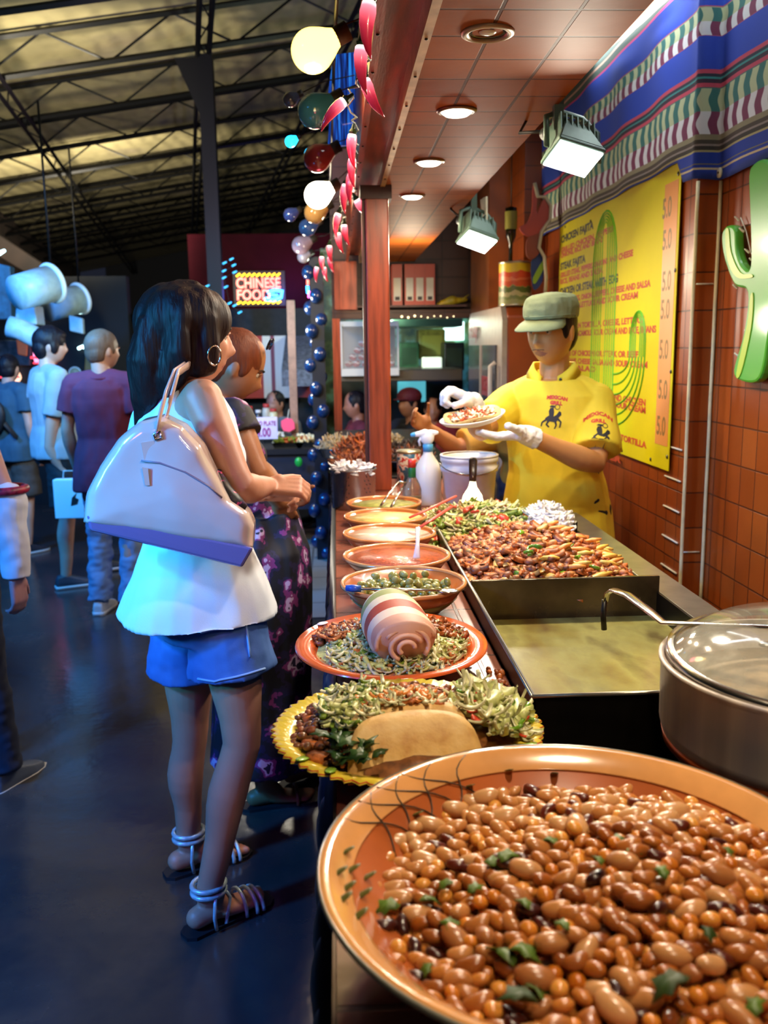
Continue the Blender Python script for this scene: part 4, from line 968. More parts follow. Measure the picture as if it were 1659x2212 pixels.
hp = [(1612, 805), (1636, 700), (1643, 640), (1649, 640), (1644, 710), (1622, 805)]
obj('lime_band', prism(nb(), smooth_outline([yz(*p) for p in hp], 4), 'x', XC-.033, XC-.0305), M('cactus_lime', 'b0d03c', .35), ca, False)
for px, py in ((1596, 475), (1606, 500), (1618, 545), (1628, 565), (1578, 560), (1592, 622), (1630, 660), (1618, 720), (1596, 770), (1636, 400), (1634, 470), (1634, 525)):
    p = at(px, py, 'x', XC-.01); o = obj('mini_bulb', cap(nb(), (0, 0, 0), (-.012, .004, .01), .004, .0025, 8), M('clear_bulb', 'e8e8d8', .1, coat=1), ca); o.location = p
b = nb(); tube(b, [at(*p, 'x', XC+.004) for p in ((1600, 470), (1612, 500), (1622, 545), (1634, 565))], .0022, 5)
obj('wire', b, M('white_wire', 'd8d8c8', .5), ca)
# ------------------------------------------------------------------ floodlights
HOUS = M('flood_grey_green', '5f7a6c', .35, metal=.3, var=.1); FACE = M('flood_glass', 'ffffff', .3, emit=14)
def flood(loc, rot, scl, power, lab, cable):
    e = empty('floodlight', loc, label=lab, cat='floodlight'); e.rotation_euler = rot; e.scale = (scl,)*3
    L_ = light('floodlight_beam', 'AREA', V(loc)+Euler(rot).to_matrix() @ V((0, 0, -.0165*scl)), power, NEUT, .108*scl, shape='RECTANGLE', size_y=.080*scl); L_.rotation_euler = rot
    b = nb(); bx(b, (-.062, -.048, -.012), (.062, .048, .0))
    vs = [b.verts.new(p) for p in ((-.06, -.046, 0), (.06, -.046, 0), (.06, .046, 0), (-.06, .046, 0), (-.032, -.024, .075), (.032, -.024, .075), (.032, .024, .075), (-.032, .024, .075))]
    for f in ((0,3,2,1),(4,5,6,7),(0,1,5,4),(1,2,6,5),(2,3,7,6),(3,0,4,7)): b.faces.new([vs[i] for i in f])
    obj('housing', b, HOUS, e, False, bevel=.004)
    b = nb()
    for i in range(7): bx(b, (-.048+.015*i, -.03, .03), (-.045+.015*i, .03, .088))
    obj('cooling_fins', b, HOUS, e, False)
    obj('glass_face', bx(nb(), (-.056, -.042, -.016), (.056, .042, -.0125)), FACE, e, False)
    b = nb(); tube(b, [(-.07, 0, .0), (-.07, 0, .09), (-.03, 0, .12), (.03, 0, .12), (.07, 0, .09), (.07, 0, 0)], .004, 6, flat=(1, 2))
    obj('bracket', b, HOUS, e)
    obj('junction_box', cap(nb(), (-.04, .03, .08), (-.04, .06, .10), .016, .016, 14, True, True), M('box_dark', '2c3430', .4), e)
    obj('cable', tube(nb(), cable, .004, 8), M('black_cable', '14140f', .5), e)
    return e
flood((.615, 2.40, 1.975), (radians(-28.5), radians(13), radians(12.1)), 1.07, 15, 'nearer green-grey floodlight glowing white in front of the striped blanket', [(-.04, .05, .1), (-.09, .1, .12), (-.06, .12, .19), (.0, .08, .2), (.02, .03, .13)])
f2 = flood((.618, 4.0, 1.95), (radians(-25.2), radians(16.2), radians(17.9)), 1.22, 9, 'farther floodlight glowing white below the end of the tiled hood', [(-.04, .05, .1), (-.07, .08, .15), (-.05, .1, .2)])
for y, x, lab in ((2.43, .60, 'steel arm holding the nearer floodlight under the hood edge'), (4.06, .63, 'steel arm holding the farther floodlight under the hood edge')):
    tag(obj('mounting_arm', bx(nb(), (x-.03, y-.012, 2.04), (x-.006, y+.012, 2.32)), HOUS, None, False), lab, 'bracket')
b = nb(); prism(b, [(4.02, 1.985), (4.06, 1.99), (4.20, 2.14), (4.04, 2.13)], 'x', .66, .668)
e = obj('paper_flag', b, M('pale_card', 'd8d8bc', .6), None, False); tag(e, 'pale card stuck above the farther floodlight', 'card')
# ------------------------------------------------------------------ downlights
for i, (x, y) in enumerate(((.31, 1.887), (.327, 2.476), (.322, 3.128), (.323, 3.813))):
    e = empty('downlight', (x, y, 2.1), label=['unlit recessed downlight nearest in the tiled hood', 'first glowing downlight in the tiled hood', 'middle glowing downlight in the tiled hood', 'farthest glowing downlight in the tiled hood'][i], cat='downlight')
    obj('trim_ring', lathe(nb(), [(.036, .004), (.038, -.004), (.044, -.007), (.052, -.004), (.053, .0), (.036, .004)], seg=36), M('ring_bronze', '6a4a34', .35, metal=.6) if i else M('ring_tan', '9a8468', .4, metal=.4), e)
    if i == 0: obj('reflector', lathe(nb(), [(.038, -.001), (.03, .0), (.0, .001)], seg=36), M('dark_lens', '3a342c', .25, metal=.6), e); obj('lamp_glass', ell(nb(), (0, .0, .001), (.018, .018, .006)), M('dim_lens', 'd8d0c0', .15), e)
    else: obj('lamp_glass', lathe(nb(), [(.040, -.006), (.03, -.013), (.0, -.016)], seg=36), M('warm_lens', 'fff4e0', .3, emit=12), e)
# tube light above the blanket
e = empty('tube_light', (1.19, 3.3, 2.80), label='bright white fluorescent tube fixture above the striped blanket', cat='tube light')
obj('fixture_body', bx(nb(), (-.04, -1.3, .02), (.055, 1.15, .10)), M('fixture_white', 'dcdcd4', .4), e, False)
obj('tube', cap(nb(), (0, -1.25, -.01), (0, 1.1, -.01), .028, .028), M('tube_glow', 'ffffff', .3, emit=9, ecol='f0fbff'), e)
# ------------------------------------------------------------------ party bulbs
bulbs = [((675, 110), 2.5, .055, 'ffd860', 6, 'huge glowing warm globe bulb, nearest of the hanging bulbs'), ((680, 240), 3.1, .055, '3c7c8c', 0, 'teal glass bulb hanging below the nearest glowing bulb'), ((685, 342), 3.8, .055, 'a83a34', 0, 'dull red glass bulb hanging in the string'),
 ((686, 422), 4.3, .060, 'fff0d0', 22, 'second glowing globe bulb, farther along the string'), ((680, 460), 4.9, .055, 'c8985c', 0, 'amber glass bulb just below the second glowing bulb'), ((664, 492), 5.5, .05, '2c4a84', 0, 'dark blue glass bulb hanging below the amber one'),
 ((650, 530), 6.2, .06, '9a8494', 0, 'pale frosted bulb hanging near the red wall'), ((627, 464), 5.6, .04, '3c4a8c', 0, 'small blue bulb left of the amber one'), ((628, 306), 4.0, .024, '18c8ff', 7, 'small cyan glowing bulb left of the blue banner'), ((627, 215), 3.4, .026, '4a5068', 0, 'small dark bulb left of the teal one'),
 ((655, 555), 7.0, .045, 'a89a9c', 0, 'smallest pale bulb at the end of the string')]
SOCK = M('bulb_socket', '2a241c', .5)
for (px, py), Y, r, c_, em, lab in bulbs:
    p = at(px, py, 'y', Y); e = empty('party_bulb', p, label=lab, cat='bulb')
    m = M('bulb_'+c_, c_, .12, coat=.8, emit=em, ecol=c_) if em else M('bulb_'+c_, c_, .12, coat=.8)
    b = nb(); prof = [(0, -r)]+[(r*sin(a), -r*cos(a)) for a in [pi*i/18 for i in range(1, 13)]]+[(r*.72, r*.78), (r*.58, r*1.0), (r*.47, r*1.2), (r*.42, r*1.3), (0, r*1.3)]
    lathe(b, prof, seg=40); bmesh.ops.transform(b, matrix=Euler((0, radians(62), 0)).to_matrix().to_4x4(), verts=b.verts[:])
    obj('glass', b, m, e)
    b = nb(); lathe(b, [(r*.45, r*1.2), (r*.45, r*1.9), (0, r*1.95)], seg=16); bmesh.ops.transform(b, matrix=Euler((0, radians(62), 0)).to_matrix().to_4x4(), verts=b.verts[:])
    obj('socket', b, SOCK, e)
    s0_ = V((r*1.7, 0, r*.9)); obj('hanging_cord', tube(nb(), [s0_, V(((.085-p.x)*.5+.01, 0, max(.06, (2.3-p.z)*.35))), V((.088-p.x, 0, max(.08, 2.3-p.z)))], .0022, 5), SOCK, e)
    if em in (6, 22): light('bulb_light', 'POINT', p+V((-.0, 0, -.1)), 3.2, (1, .75, .4), .08)
sp_ = [at(px, py-8, 'y', Y)+V((.06, 0, .06)) for (px, py), Y, r, *_ in bulbs[:7]]
o = obj('bulb_cable', tube(nb(), [V((.05, 1.2, 2.4))]+sp_, .005, 6), M('black_cable', '14140f', .5)); tag(o, 'black cable the coloured bulbs hang from', 'cable')
# ------------------------------------------------------------------ chili lights
CHR = N('chili_glow'); oz = CHR.xyz('Generated')
cc = CHR.ramp(oz[2], [(0, 'a81428'), (.5, 'd83450'), (.82, 'ff7484'), (.95, 'ffe8e8')])
CHR.base(cc); CHR.put(CHR.b.inputs['Emission Color'], cc); CHR.put(CHR.b.inputs['Emission Strength'], CHR.math('MULTIPLY_ADD', CHR.math('POWER', oz[2], 3.0), 3.5, .25))
CHR.b.inputs['Roughness'].default_value = .2; CHR.b.inputs['Coat Weight'].default_value = .6; CHR = CHR.m
def chili_mesh():
    b = nb(); L = .085
    pts = [(0, 0, 0), (0, 0, -.008), (.001, 0, -.022), (.003, 0, -.04), (.008, 0, -.06), (.015, 0, -.076), (.022, 0, -.088)]
    tube(b, pts, [.004, .0115, .0135, .012, .009, .005, .001], 14); me = bpy.data.meshes.new('chili'); b.to_mesh(me); b.free(); me.materials.append(CHR)
    me.polygons.foreach_set('use_smooth', [True]*len(me.polygons)); return me
CM = chili_mesh(); CAPM = M('chili_cap', '1c3a18', .4)
capme = bpy.data.meshes.new('cap'); b = nb(); lathe(b, [(.009, -.006), (.011, .0), (.006, .008), (.004, .02), (0, .021)], seg=12); b.to_mesh(b_m := bpy.data.meshes.new('chili_cap')); b.free(); b_m.materials.append(CAPM)
ch = [((800, -5), 1.55, (0, .25)), ((781, 92), 1.84, (.1, .1)), ((786, 165), 2.05, (-.1, -.25)), ((748, 215), 2.2, (0, .95)), ((762, 285), 2.5, (.1, .2)), ((762, 338), 2.85, (0, .2)), ((762, 370), 3.1, (0, .35)), ((748, 395), 3.3, (0, .3)), ((768, 428), 3.6, (0, -.55)), ((732, 458), 3.95, (0, .35)), ((743, 482), 4.2, (.1, .0)),
      ((730, 500), 4.35, (0, .0)), ((712, 528), 5.0, (0, .1)), ((695, 552), 5.6, (0, .1)), ((712, 553), 5.7, (0, 0)), ((685, 575), 6.1, (0, .3)), ((700, 575), 6.2, (0, .0))]
desc = ['topmost chili light at the very top of the frame', 'long pink chili light, second from the top', 'chili light hanging against the fascia, third from the top', 'chili light swinging out left below the blue banner top', 'chili light beside the lower blue banner', 'chili light just below the blue banner', 'thin chili light behind the one below the banner', 'chili light above the wood post, left one', 'chili light pointing right at the post top', 'chili light below and left of the post top', 'right one of the pair halfway down the string', 'left one of the pair halfway down the string', 'small chili light in the lower string', 'small left chili light of the lower four', 'small right chili light of the lower four', 'lowest left chili light by the neon', 'lowest right chili light by the neon']
prev = None; wires = []
for ((px, py), Y, (rx, ry)), d in zip(ch, desc):
    p = at(px, py, 'y', Y); e = empty('chili_light', p, label='glowing red '+d, cat='chili light', group='chili pepper lights along the fascia'); e.rotation_euler = (rx, ry, U(-.4, .4))
    sc = 1.0 if Y < 3 else 1.15; e.scale = (sc, sc, sc)
    for n_, me in (('pepper', CM), ('cap', b_m)):
        o = bpy.data.objects.new(n_, me); C.objects.link(o); o.parent = e
    wires.append(p+V((.006, 0, .022)))
wp = []
for a, b2 in zip(wires, wires[1:]):
    for i in range(6):
        t = i/6; wp.append(a.lerp(b2, t)+V((.010*sin(t*12), 0, -.012*sin(t*pi))))
o = obj('chili_light_wire', tube(nb(), wp, .0022, 6), M('green_wire', '3a4a20', .4)); tag(o, 'thin green wire carrying the red chili lights', 'wire')
light('chili_glow_light', 'POINT', (-.02, 2.4, 1.95), 1.2, (1, .15, .2), .05); light('chili_glow_light', 'POINT', (-.02, 3.9, 1.95), 1.2, (1, .15, .2), .05)
# blue banner hanging from the fascia
b = nb(); Y = 3.0
def banner(pts, Y): 
    p = [at(*q_, 'y', Y) for q_ in pts]; b = nb(); prism(b, [(v.x, v.z) for v in p], 'y', Y, Y+.02); return b
BLUB = N('blue_lit_banner'); f1 = BLUB.noise(9, 3, stretch=(14, 1, .6)); cc = BLUB.ramp(f1, [(.35, '081440'), (.55, '1448b0'), (.7, '2c90f0')])
BLUB.base(cc); BLUB.put(BLUB.b.inputs['Emission Color'], cc); BLUB.b.inputs['Emission Strength'].default_value = .9  # cloth is no lamp: its lit look is put in as emission
o = obj('blue_banner', banner([(722, 118), (770, 112), (770, 262), (740, 268), (706, 222), (714, 160)], 3.4), BLUB.m, None, False); tag(o, 'upper blue glowing pennant hanging left of the fascia', 'pennant')
o = obj('blue_banner', banner([(712, 252), (768, 250), (762, 312), (708, 318)], 3.9), BLUB.m, None, False); tag(o, 'lower blue glowing pennant beneath the upper one', 'pennant')
# ------------------------------------------------------------------ behind: fridge, can, shelf, chili sign
FRW = M('fridge_white', 'b0a498', .4, var=.08); FRG = M('fridge_glass', '5a6070', .1, coat=.8, var=.3, vs=3)
fr = empty('drinks_fridge', (.94, 5.15, 0), label='old white glass-door drinks fridge with red lettering behind the worker', cat='fridge')
b = nb(); prism(b, [(0, .08), (1.3, .08), (1.3, 1.66), (1.24, 1.715), (.06, 1.715), (0, 1.66)], 'x', .03, .30)
obj('cabinet', b, M('fridge_orange_side', 'a0481c', .4, var=.15, vs=3), fr, False, bevel=.01)
b = nb(); prism(b, [(0, .08), (1.3, .08), (1.3, 1.64), (1.24, 1.715), (.06, 1.715), (0, 1.64)], 'x', 0, .029); obj('front_frame', b, FRW, fr, False)
dr = obj('glass_door', bx(nb(), (-.012, .16, .2), (-.001, 1.22, 1.50)), FRG, fr, False)
obj('door_mullion', bx(nb(), (-.018, .66, .2), (-.0125, .70, 1.50)), FRW, dr, False)
obj('door_handle', tube(nb(), [(-.02, .10, 1.0), (-.05, .10, 1.02), (-.05, .10, 1.38), (-.02, .10, 1.4)], .012, 8), M('handle_pale', 'dcd4c4', .35), dr)
for i, (s, z, sz_, y) in enumerate((('Frosty', 1.55, .15, 1.2), ('ICE', 1.22, .12, .6), ('SODA', 1.05, .10, .6), ('COLD', .9, .10, .6))):
    text('red_lettering', s, sz_, M('fridge_red', '9a2c30', .5), fr, (-.016, y, z), (pi/2, 0, -pi/2), .001, .003)
for i, (y, z, c_) in enumerate(((.5, 1.25, '9a4a58'), (.4, 1.0, 'b07840'), (.45, .85, '7aa0a8'), (.38, .65, 'a03c48'))):
    obj('sticker', bx(nb(), (-.015, y-.13, z-.06), (-.0135, y+.13, z+.06)), M('sticker_'+c_, c_, .5), fr, False)
cn_ = empty('food_can', (1.035, 5.27, 1.716), label='large yellow and red food can with salad picture standing on the fridge', cat='can')
cm = N('can_label'); oz = cm.xyz('Generated'); nz = cm.noise(26, 4)
lab_ = cm.ramp(cm.math('ADD', oz[2], cm.math('MULTIPLY', cm.math('SUBTRACT', nz, .5), .22)), [(0, '9aa068'), (.12, '7a8a50'), (.2, 'b8b080'), (.3, '5a6a30'), (.42, 'a0a050'), (.44, 'd8582c'), (.58, 'e87a4c'), (.66, 'e05028'), (.78, 'e8c828')], 'CONSTANT')
cm.base(lab_); cm.b.inputs['Roughness'].default_value = .35
obj('label', lathe(nb(), [(.094, .012), (.094, .235)], seg=40), cm.m, cn_)
obj('tin', lathe(nb(), [(0, 0), (.095, 0), (.096, .006), (.0935, .012), (.0925, .235), (.096, .24), (.095, .247), (.09, .244), (0, .243)], seg=40), M('tin', 'b0a890', .3, metal=.8), cn_)
PCOL = M('tiled_pier', '8a4a20', .35, var=.3, vs=4)
struct('trim_4', bx(nb(), (1.12, 5.46, 1.72), (1.25, 5.9, 2.9)), WALLT)
struct('trim_5', bx(nb(), (.99, 5.92, 1.72), (1.25, 6.69, 2.9)), PCOL)
cs = empty('chili_sign', (0, 0, 0), label='red wooden chili pepper decoration with pale edge hanging above the fridge', cat='chili sign')
Y = 5.1
def shp(pts, y0, y1, n=5):
    p = [at(*q_, 'y', Y) for q_ in pts]; return prism(nb(), smooth_outline([(v.x, v.z) for v in p], n), 'y', y0, y1)
obj('red_pepper', shp([(1152, 400), (1160, 420), (1160, 460), (1175, 430), (1188, 440), (1186, 470), (1168, 500), (1140, 510), (1122, 492), (1140, 480), (1150, 450)], Y, Y+.02), M('sign_red', 'b0402c', .4), cs, False)
obj('lower_pepper', shp([(1140, 515), (1165, 505), (1168, 540), (1150, 560), (1138, 548)], Y+.005, Y+.022), M('sign_red_dark', '8a4028', .4), cs, False)
obj('pale_edge', tube(nb(), [at(*q_, 'y', Y-.005) for q_ in ((1155, 395), (1162, 425), (1178, 425), (1190, 445), (1188, 475), (1170, 500), (1164, 535), (1176, 555), (1180, 600), (1178, 640))], .010, 8), M('pale_edge', 'c8c0a0', .5), cs)
obj('blue_stripe', shp([(1150, 565), (1172, 535), (1176, 600), (1155, 625)], Y+.025, Y+.03), M('sign_blue', '1c3a78', .4), cs, False)
obj('green_stripe', shp([(1154, 598), (1176, 560), (1178, 575), (1158, 612)], Y+.018, Y+.0245), M('sign_green', '8ab030', .4), cs, False)
bt = empty('wine_bottle', (1.035, 5.42, 1.96), label='dark bottle hanging upside down above the food can', cat='bottle')
obj('glass', lathe(nb(), [(0, .02), (.012, .02), (.012, .12), (.03, .16), (.034, .32), (0, .33)], seg=24), M('dark_bottle', '1c1c0c', .12, coat=.6), bt); obj('label', lathe(nb(), [(.0345, .2), (.0355, .22), (.0355, .3)], seg=24), M('bottle_label', '8a8430', .5), bt)
obj('hanging_string', tube(nb(), [(0, 0, .32), (0, 0, .968)], .003, 6), M('black_cable', '14140f', .5), bt)
# shelf with binders
BR_, BW = M('binder_red', 'a83a20', .4), M('binder_label', 'c8b898', .6); BK = M('binder_mark', '3a2c20', .6)
bdr = None
for i, px in enumerate((858, 885, 907, 929)):
    p = at(px, 600, 'y', 6.62)
    e = empty('ring_binder', (p.x, 6.63, 1.79), label=['leftmost red ring binder half hidden by the wooden post', 'second red ring binder on the high shelf', 'third red ring binder on the high shelf', 'rightmost red ring binder on the high shelf'][i], cat='binder', group='red binders on the high shelf')
    obj('cover', bx(nb(), (-.036, 0, 0), (.036, .18, .285)), BR_, e, False); obj('spine_label', bx(nb(), (-.026, -.002, .03), (.026, -.0005, .19)), BW, e, False); obj('label_mark', bx(nb(), (-.016, -.004, .035), (.016, -.0025, .06)), BK, e, False)
p = at(968, 650, 'y', 6.6)
b = nb(); cap(b, (-.10, 0, .02), (.0, 0, .05), .02, .035); cap(b, (0, 0, .045), (.10, .02, .055), .03, .014); cap(b, (.08, 0, .06), (.12, 0, .09), .01, .004)
o = obj('yellow_bag', fuse(b, .006, 2), M('toy_yellow', 'b89a1c', .5, var=.3), loc=(.86, 6.72, 1.775)); tag(o, 'crumpled yellow bag lying right of the red binders', 'bag')
p = at(935, 684, 'y', 6.6); e = empty('string_lights', (0, 0, 0), label='tiny warm lights under the binder shelf', cat='lights')
for k in range(9):
    q_ = at(868+k*14, 684+2*sin(k*2), 'y', 6.692); o = obj('light_bead', ell(nb(), (0, 0, 0), .008 if k < 3 else .005, seg=8, rg=6), M('warm_bead', 'ffe8b0', .3, emit=3), e); o.location = q_
# ------------------------------------------------------------------ next stall and kitchen behind
BC2 = M('back_counter_black', '141210', .3, var=.2)
e = empty('rear_counter', (0, 0, 0), label='black continuation of the counter behind the wooden post', cat='counter')
obj('worktop', bx(nb(), (-.02, 3.96, .89), (.56, 6.3, .93)), BC2, e, False); obj('base_panel', bx(nb(), (.02, 3.98, 0), (.54, 6.25, .89)), M('navy_panel', '070a18', .5), e, False)
NOO = M('orange_noodles', 'c8682c', .4, var=.3, vs=60, coat=.3); NO2 = M('brown_noodles', '9a4a20', .4, var=.3, vs=60)
noo = strip_geo(.06, .004, .003, 1.4)
def pan(c, r, lab, fillm, hgt=.05, n=160, cat='pan', zb=.04, name='food_pan', mat=None):
    e = empty(name, c, label=lab, cat=cat)
    obj('pan_wall', lathe(nb(), [(0, 0), (r*.8, 0), (r, .045), (r+.012, .047), (r+.012, .051), (r-.004, .05), (r*.8, .006), (0, .006)], seg=36), mat or M('pan_steel', '8c8c90', .25, metal=.9), e)
    if fillm:
        it = []
        for k in range(n):
            a = U(0, 6.28); q_ = r*.92*sqrt(U(0, 1)); z = zb+hgt*(1-(q_/r)**2)
            it.append((*noo, TRS((q_*cos(a), q_*sin(a), z+U(-.004, .01)), (U(-.7, .7), U(-.7, .7), U(0, 6.28)), U(.7, 1.2)), random.randrange(len(fillm))))
        o = obj('heap', merged(it, fillm), None, e); o['kind'] = 'stuff'
        obj('filling', lathe(nb(), [(r*.93, .03), (r*.6, zb+hgt*.6), (0, zb+hgt*.95)], seg=28), fillm[0], e)
    return e
p = at(765, 985, 'z', .95)
pan((.10, 4.35, .93), .13, 'pan heaped high with orange noodles just left of the post', [NOO, NO2], .085, 220)
pan((.09, 4.02, .93), .11, 'pan of brown fried pieces in front of the orange noodles', [NO2, M('fried_meat')] if False else [NO2, MEAT], .03, 150)
pan((-.005, 4.75, .93), .10, 'pan of pale noodles at the far left of the noodle pans', [M('pale_noodles', 'd8c08c', .4, var=.2)], .05, 120)
pan((.33, 4.2, .93), .12, 'round steel pan with dark food right of the post', [M('dark_stirfry', '3a2414', .4, var=.4, vs=60), MEATD], .04, 140)
pan((.37, 4.62, .93), .12, 'round dark steel pan behind the one right of the post', [M('dark_stirfry', '3a2414', .4, var=.4, vs=60)], .02, 90)
pan((.25, 5.0, .93), .11, 'small steel pan at the back right of the noodle pans', [M('pale_noodles', 'd8c08c', .4, var=.2)], .03, 90)
pt = bpy.data.materials.new('x'); bpy.data.materials.remove(pt)
q = N('printed_plate'); q.base(q.ramp(q.noise(22, 3), [(.42, '2c6a98'), (.48, 'e8e0e0'), (.55, 'c83a34'), (.6, 'e8e4dc')], 'CONSTANT')); q.b.inputs['Roughness'].default_value = .3
e = empty('printed_tin', (.30, 3.80, .93), label='upright round tin printed red white and blue by the spray bottle', cat='tin')
obj('drum', lathe(nb(), [(0, 0), (.05, 0), (.052, .1), (.05, .13), (0, .13)], seg=28), q.m, e); obj('tin_lid', lathe(nb(), [(.051, .125), (.054, .13), (.05, .137), (0, .136)], seg=28), M('tin', 'b0a890', .3, metal=.8), e)
# left table of the next stall
DT = M('dark_table', '12141c', .4)
e = empty('stall_table', (-.45, 6.7, 0), label='dark food table of the next stall left of the garlanded column', cat='table')
obj('tabletop', bx(nb(), (-.75, 0, .72), (.30, 1.2, .76)), DT, e, False); obj('skirt', bx(nb(), (-.72, .03, .3), (.34, .06, .72)), M('skirt_cloth', '1a1a2c', .7, var=.4, vs=8), e, False)
for x, y in ((-.7, .1), (.3, .1), (-.7, 1.1), (.3, 1.1)): obj('leg', bx(nb(), (x-.02, y-.02, 0), (x+.02, y+.02, .72)), DT, e, False)
TR = M('black_tray', '101214', .25, coat=.5); WRI = M('white_rice', 'e0dccc', .5, var=.15, vs=60)
trs = [((588, 952), 'tray of white rice behind the price card', WRI), ((640, 962), 'black tray of dark food near the pale post', NO2), ((672, 955), 'black tray heaped with pale dumplings', M('pale_dumpling', 'e8dcb0', .5, var=.15)), ((612, 985), 'black tray with greens at the near table edge', LETD), ((665, 990), 'black tray of pale noodles at the near right table corner', M('pale_noodles', 'd8c08c', .4, var=.2))]
for (px, py), lab, m in trs:
    p = at(px, py, 'z', .77); p = V((max(-1.1, min(-.2, p.x)), max(6.85, min(7.7, p.y)), .76)); e = empty('food_tray', p, label=lab, cat='tray')
    obj('tray', prism(nb(), [(-.1, 0), (.1, 0), (.12, .04), (-.12, .04)], 'y', -.08, .08), TR, e, False)
    it = [(*blob, TRS((U(-.1, .1), U(-.07, .07), .04+.03*U(0, 1)), (U(0, 3), U(0, 3), 0), U(1.2, 2.4)), 0) for k in range(60)]
    o = obj('food', merged(it, [m]), None, e); o['kind'] = 'stuff'
for i, (px, py, r) in enumerate(((520, 895, .03), (540, 885, .03), (558, 893, .032), (575, 880, .036), (500, 893, .03), (590, 890, .04))):
    p = at(px, py, 'y', 7.8); e = empty('food_container', (p.x, p.y, .76), label=['red lidded jar', 'white topped red jar', 'dark squat jar', 'tall pale bottle', 'red and white jar at far left', 'cream round bun jar'][i]+' at the back of the food table', cat='jar')
    hh = max(.08, p.z-.76+.03)
    obj('jar', lathe(nb(), [(0, 0), (r, 0), (r, hh*.8), (r*.7, hh*.9), (0, hh*.9)], seg=18), M('jar_%d' % i, ['b03a34', 'a04a40', '2c2c34', 'c8bcA8', 'c04840', 'e0d0a0'][i], .3), e); obj('jar_lid', lathe(nb(), [(0, hh*.88), (r*.75, hh*.88), (r*.75, hh), (0, hh)], seg=18), M('jar_lid_%d' % (i % 2), ['ece4dc', 'c83c34'][i % 2], .4), e)
e = empty('price_card', (0, 0, 0), label='white handwritten price card reading 4.00 on the next stall table', cat='sign')
a = at(527, 902, 'y', 6.66); b_2 = at(600, 948, 'y', 6.66)
obj('card', bx(nb(), (a.x, 6.66, b_2.z), (b_2.x, 6.67, a.z)), M('card_white', 'c4bce0', .6), e, False)
obj('stand', bx(nb(), ((a.x+b_2.x)/2-.01, 6.672, .76), ((a.x+b_2.x)/2+.01, 6.68, b_2.z+.02)), DT, e, False)
RI = M('purple_ink', '8a2c80', .5)
text('card_text', 'COMBO PLATE', .045, RI, e, (a.x+.012, 6.657, a.z-.06), (pi/2, 0, 0), .0005, .001, sx=.72); text('card_price', '$4.00', .09, RI, e, (a.x+.05, 6.657, b_2.z+.02), (pi/2, 0, 0), .0005, .002, sx=.7)
a, b_2 = at(632, 790, 'y', 7.2), at(636, 960, 'y', 7.2)
e = empty('pale_post', (a.x, 7.2, .76), label='pale wooden post rising from the food table', cat='post'); obj('shaft', bx(nb(), (-.03, -.03, 0), (.03, .03, 1.1)), M('pale_wood', '8c6a58', .5, var=.2), e, False)
p = at(622, 918, 'y', 7.1); e = empty('pink_tag', (p.x, 7.1, p.z), label='bright pink round paper tag hung on the pale post', cat='tag')
obj('paper', prism(nb(), [(.055*cos(t*pi/4+.2)*(1.15 if t % 2 else .95), .055*sin(t*pi/4+.2)) for t in range(8)], 'y', -.002, .002), M('pink_paper', 'e8486c', .5, emit=.25, ecol='e8486c'), e, False); obj('tag_string', tube(nb(), [(0, .0, .05), (.01, .03, .12)], .003, 6), M('white_wire', 'd8d8c8', .5), e)  # faint glow put into the pink paper itself
p = at(645, 998, 'y', 6.65); o = obj('green_ball', ell(nb(), (0, 0, 0), (.028, .02, .036)), M('green_plastic', '1f9a3c', .3, emit=.2, ecol='1f9a3c'), loc=(p.x, 6.65, p.z)); tag(o, 'small green plastic ball hooked on the front of the food table', 'ball')  # plastic given a slight emission to look lit
# garlanded column
e = empty('garland_column', (-.125, 6.35, 0), label='dark column wrapped in navy balloons left of the kitchen opening', cat='column')
obj('shaft', bx(nb(), (-.04, -.04, 0), (.05, .05, 2.1)), M('navy_dark', '0a0e1c', .5), e, False)
NB = M('navy_balloon', '16305a', .2, coat=.6, var=.3)
for k in range(26):
    o = obj('balloon', ell(nb(), (0, 0, 0), (.045, .045, .05), seg=14, rg=10), NB, e); o.location = (.04*cos(k*2.4)-.01, .04*sin(k*2.4)-.02, .05+k*.078)
# red and white banner wall of the far stall
q = N('red_white_banner'); ox = q.xyz()[0]
q.base(q.ramp(q.math('FRACT', q.math('MULTIPLY', ox, 2.1)), [(0, 'b83020'), (.45, 'e8dccc'), (.62, '8a3a4a'), (.7, 'd8d0c8')], 'CONSTANT')); q.b.inputs['Roughness'].default_value = .6
o = obj('striped_banner', bx(nb(), (-1.3, 9.3, 1.0), (-.25, 9.33, 1.62)), q.m, None, False); tag(o, 'red and white vertical striped stall banner beyond the food table', 'banner')
o = obj('stall_awning', prism(nb(), [(9.3, 1.25), (8.4, 1.15), (8.4, 1.3), (9.3, 1.62)], 'x', -.5, -.14), M('grey_awning', '5a5c68', .6, var=.5, vs=30), None, False); tag(o, 'grey patterned small awning left of the garlanded column', 'awning')
struct('wall_stall', bx(nb(), (-2.3, 9.6, 0), (-.2, 9.7, 1.9)), M('stall_back', '14161c', .7, var=.4))
RD = N('dark_red_wall'); RD.base(RD.ramp(RD.noise(1.5, 4), [(.3, '2c040c'), (.7, '420a16')])); RD.b.inputs['Roughness'].default_value = .8; RD.b.inputs['Specular IOR Level'].default_value = .1
struct('wall_red', bx(nb(), (-2.0, 13.0, 1.85), (.4, 13.2, 3.05)), RD.m)
struct('wall_red_low', bx(nb(), (-2.0, 13.1, 0), (.4, 13.2, 1.85)), M('navy_dark', '0a0e1c', .5))
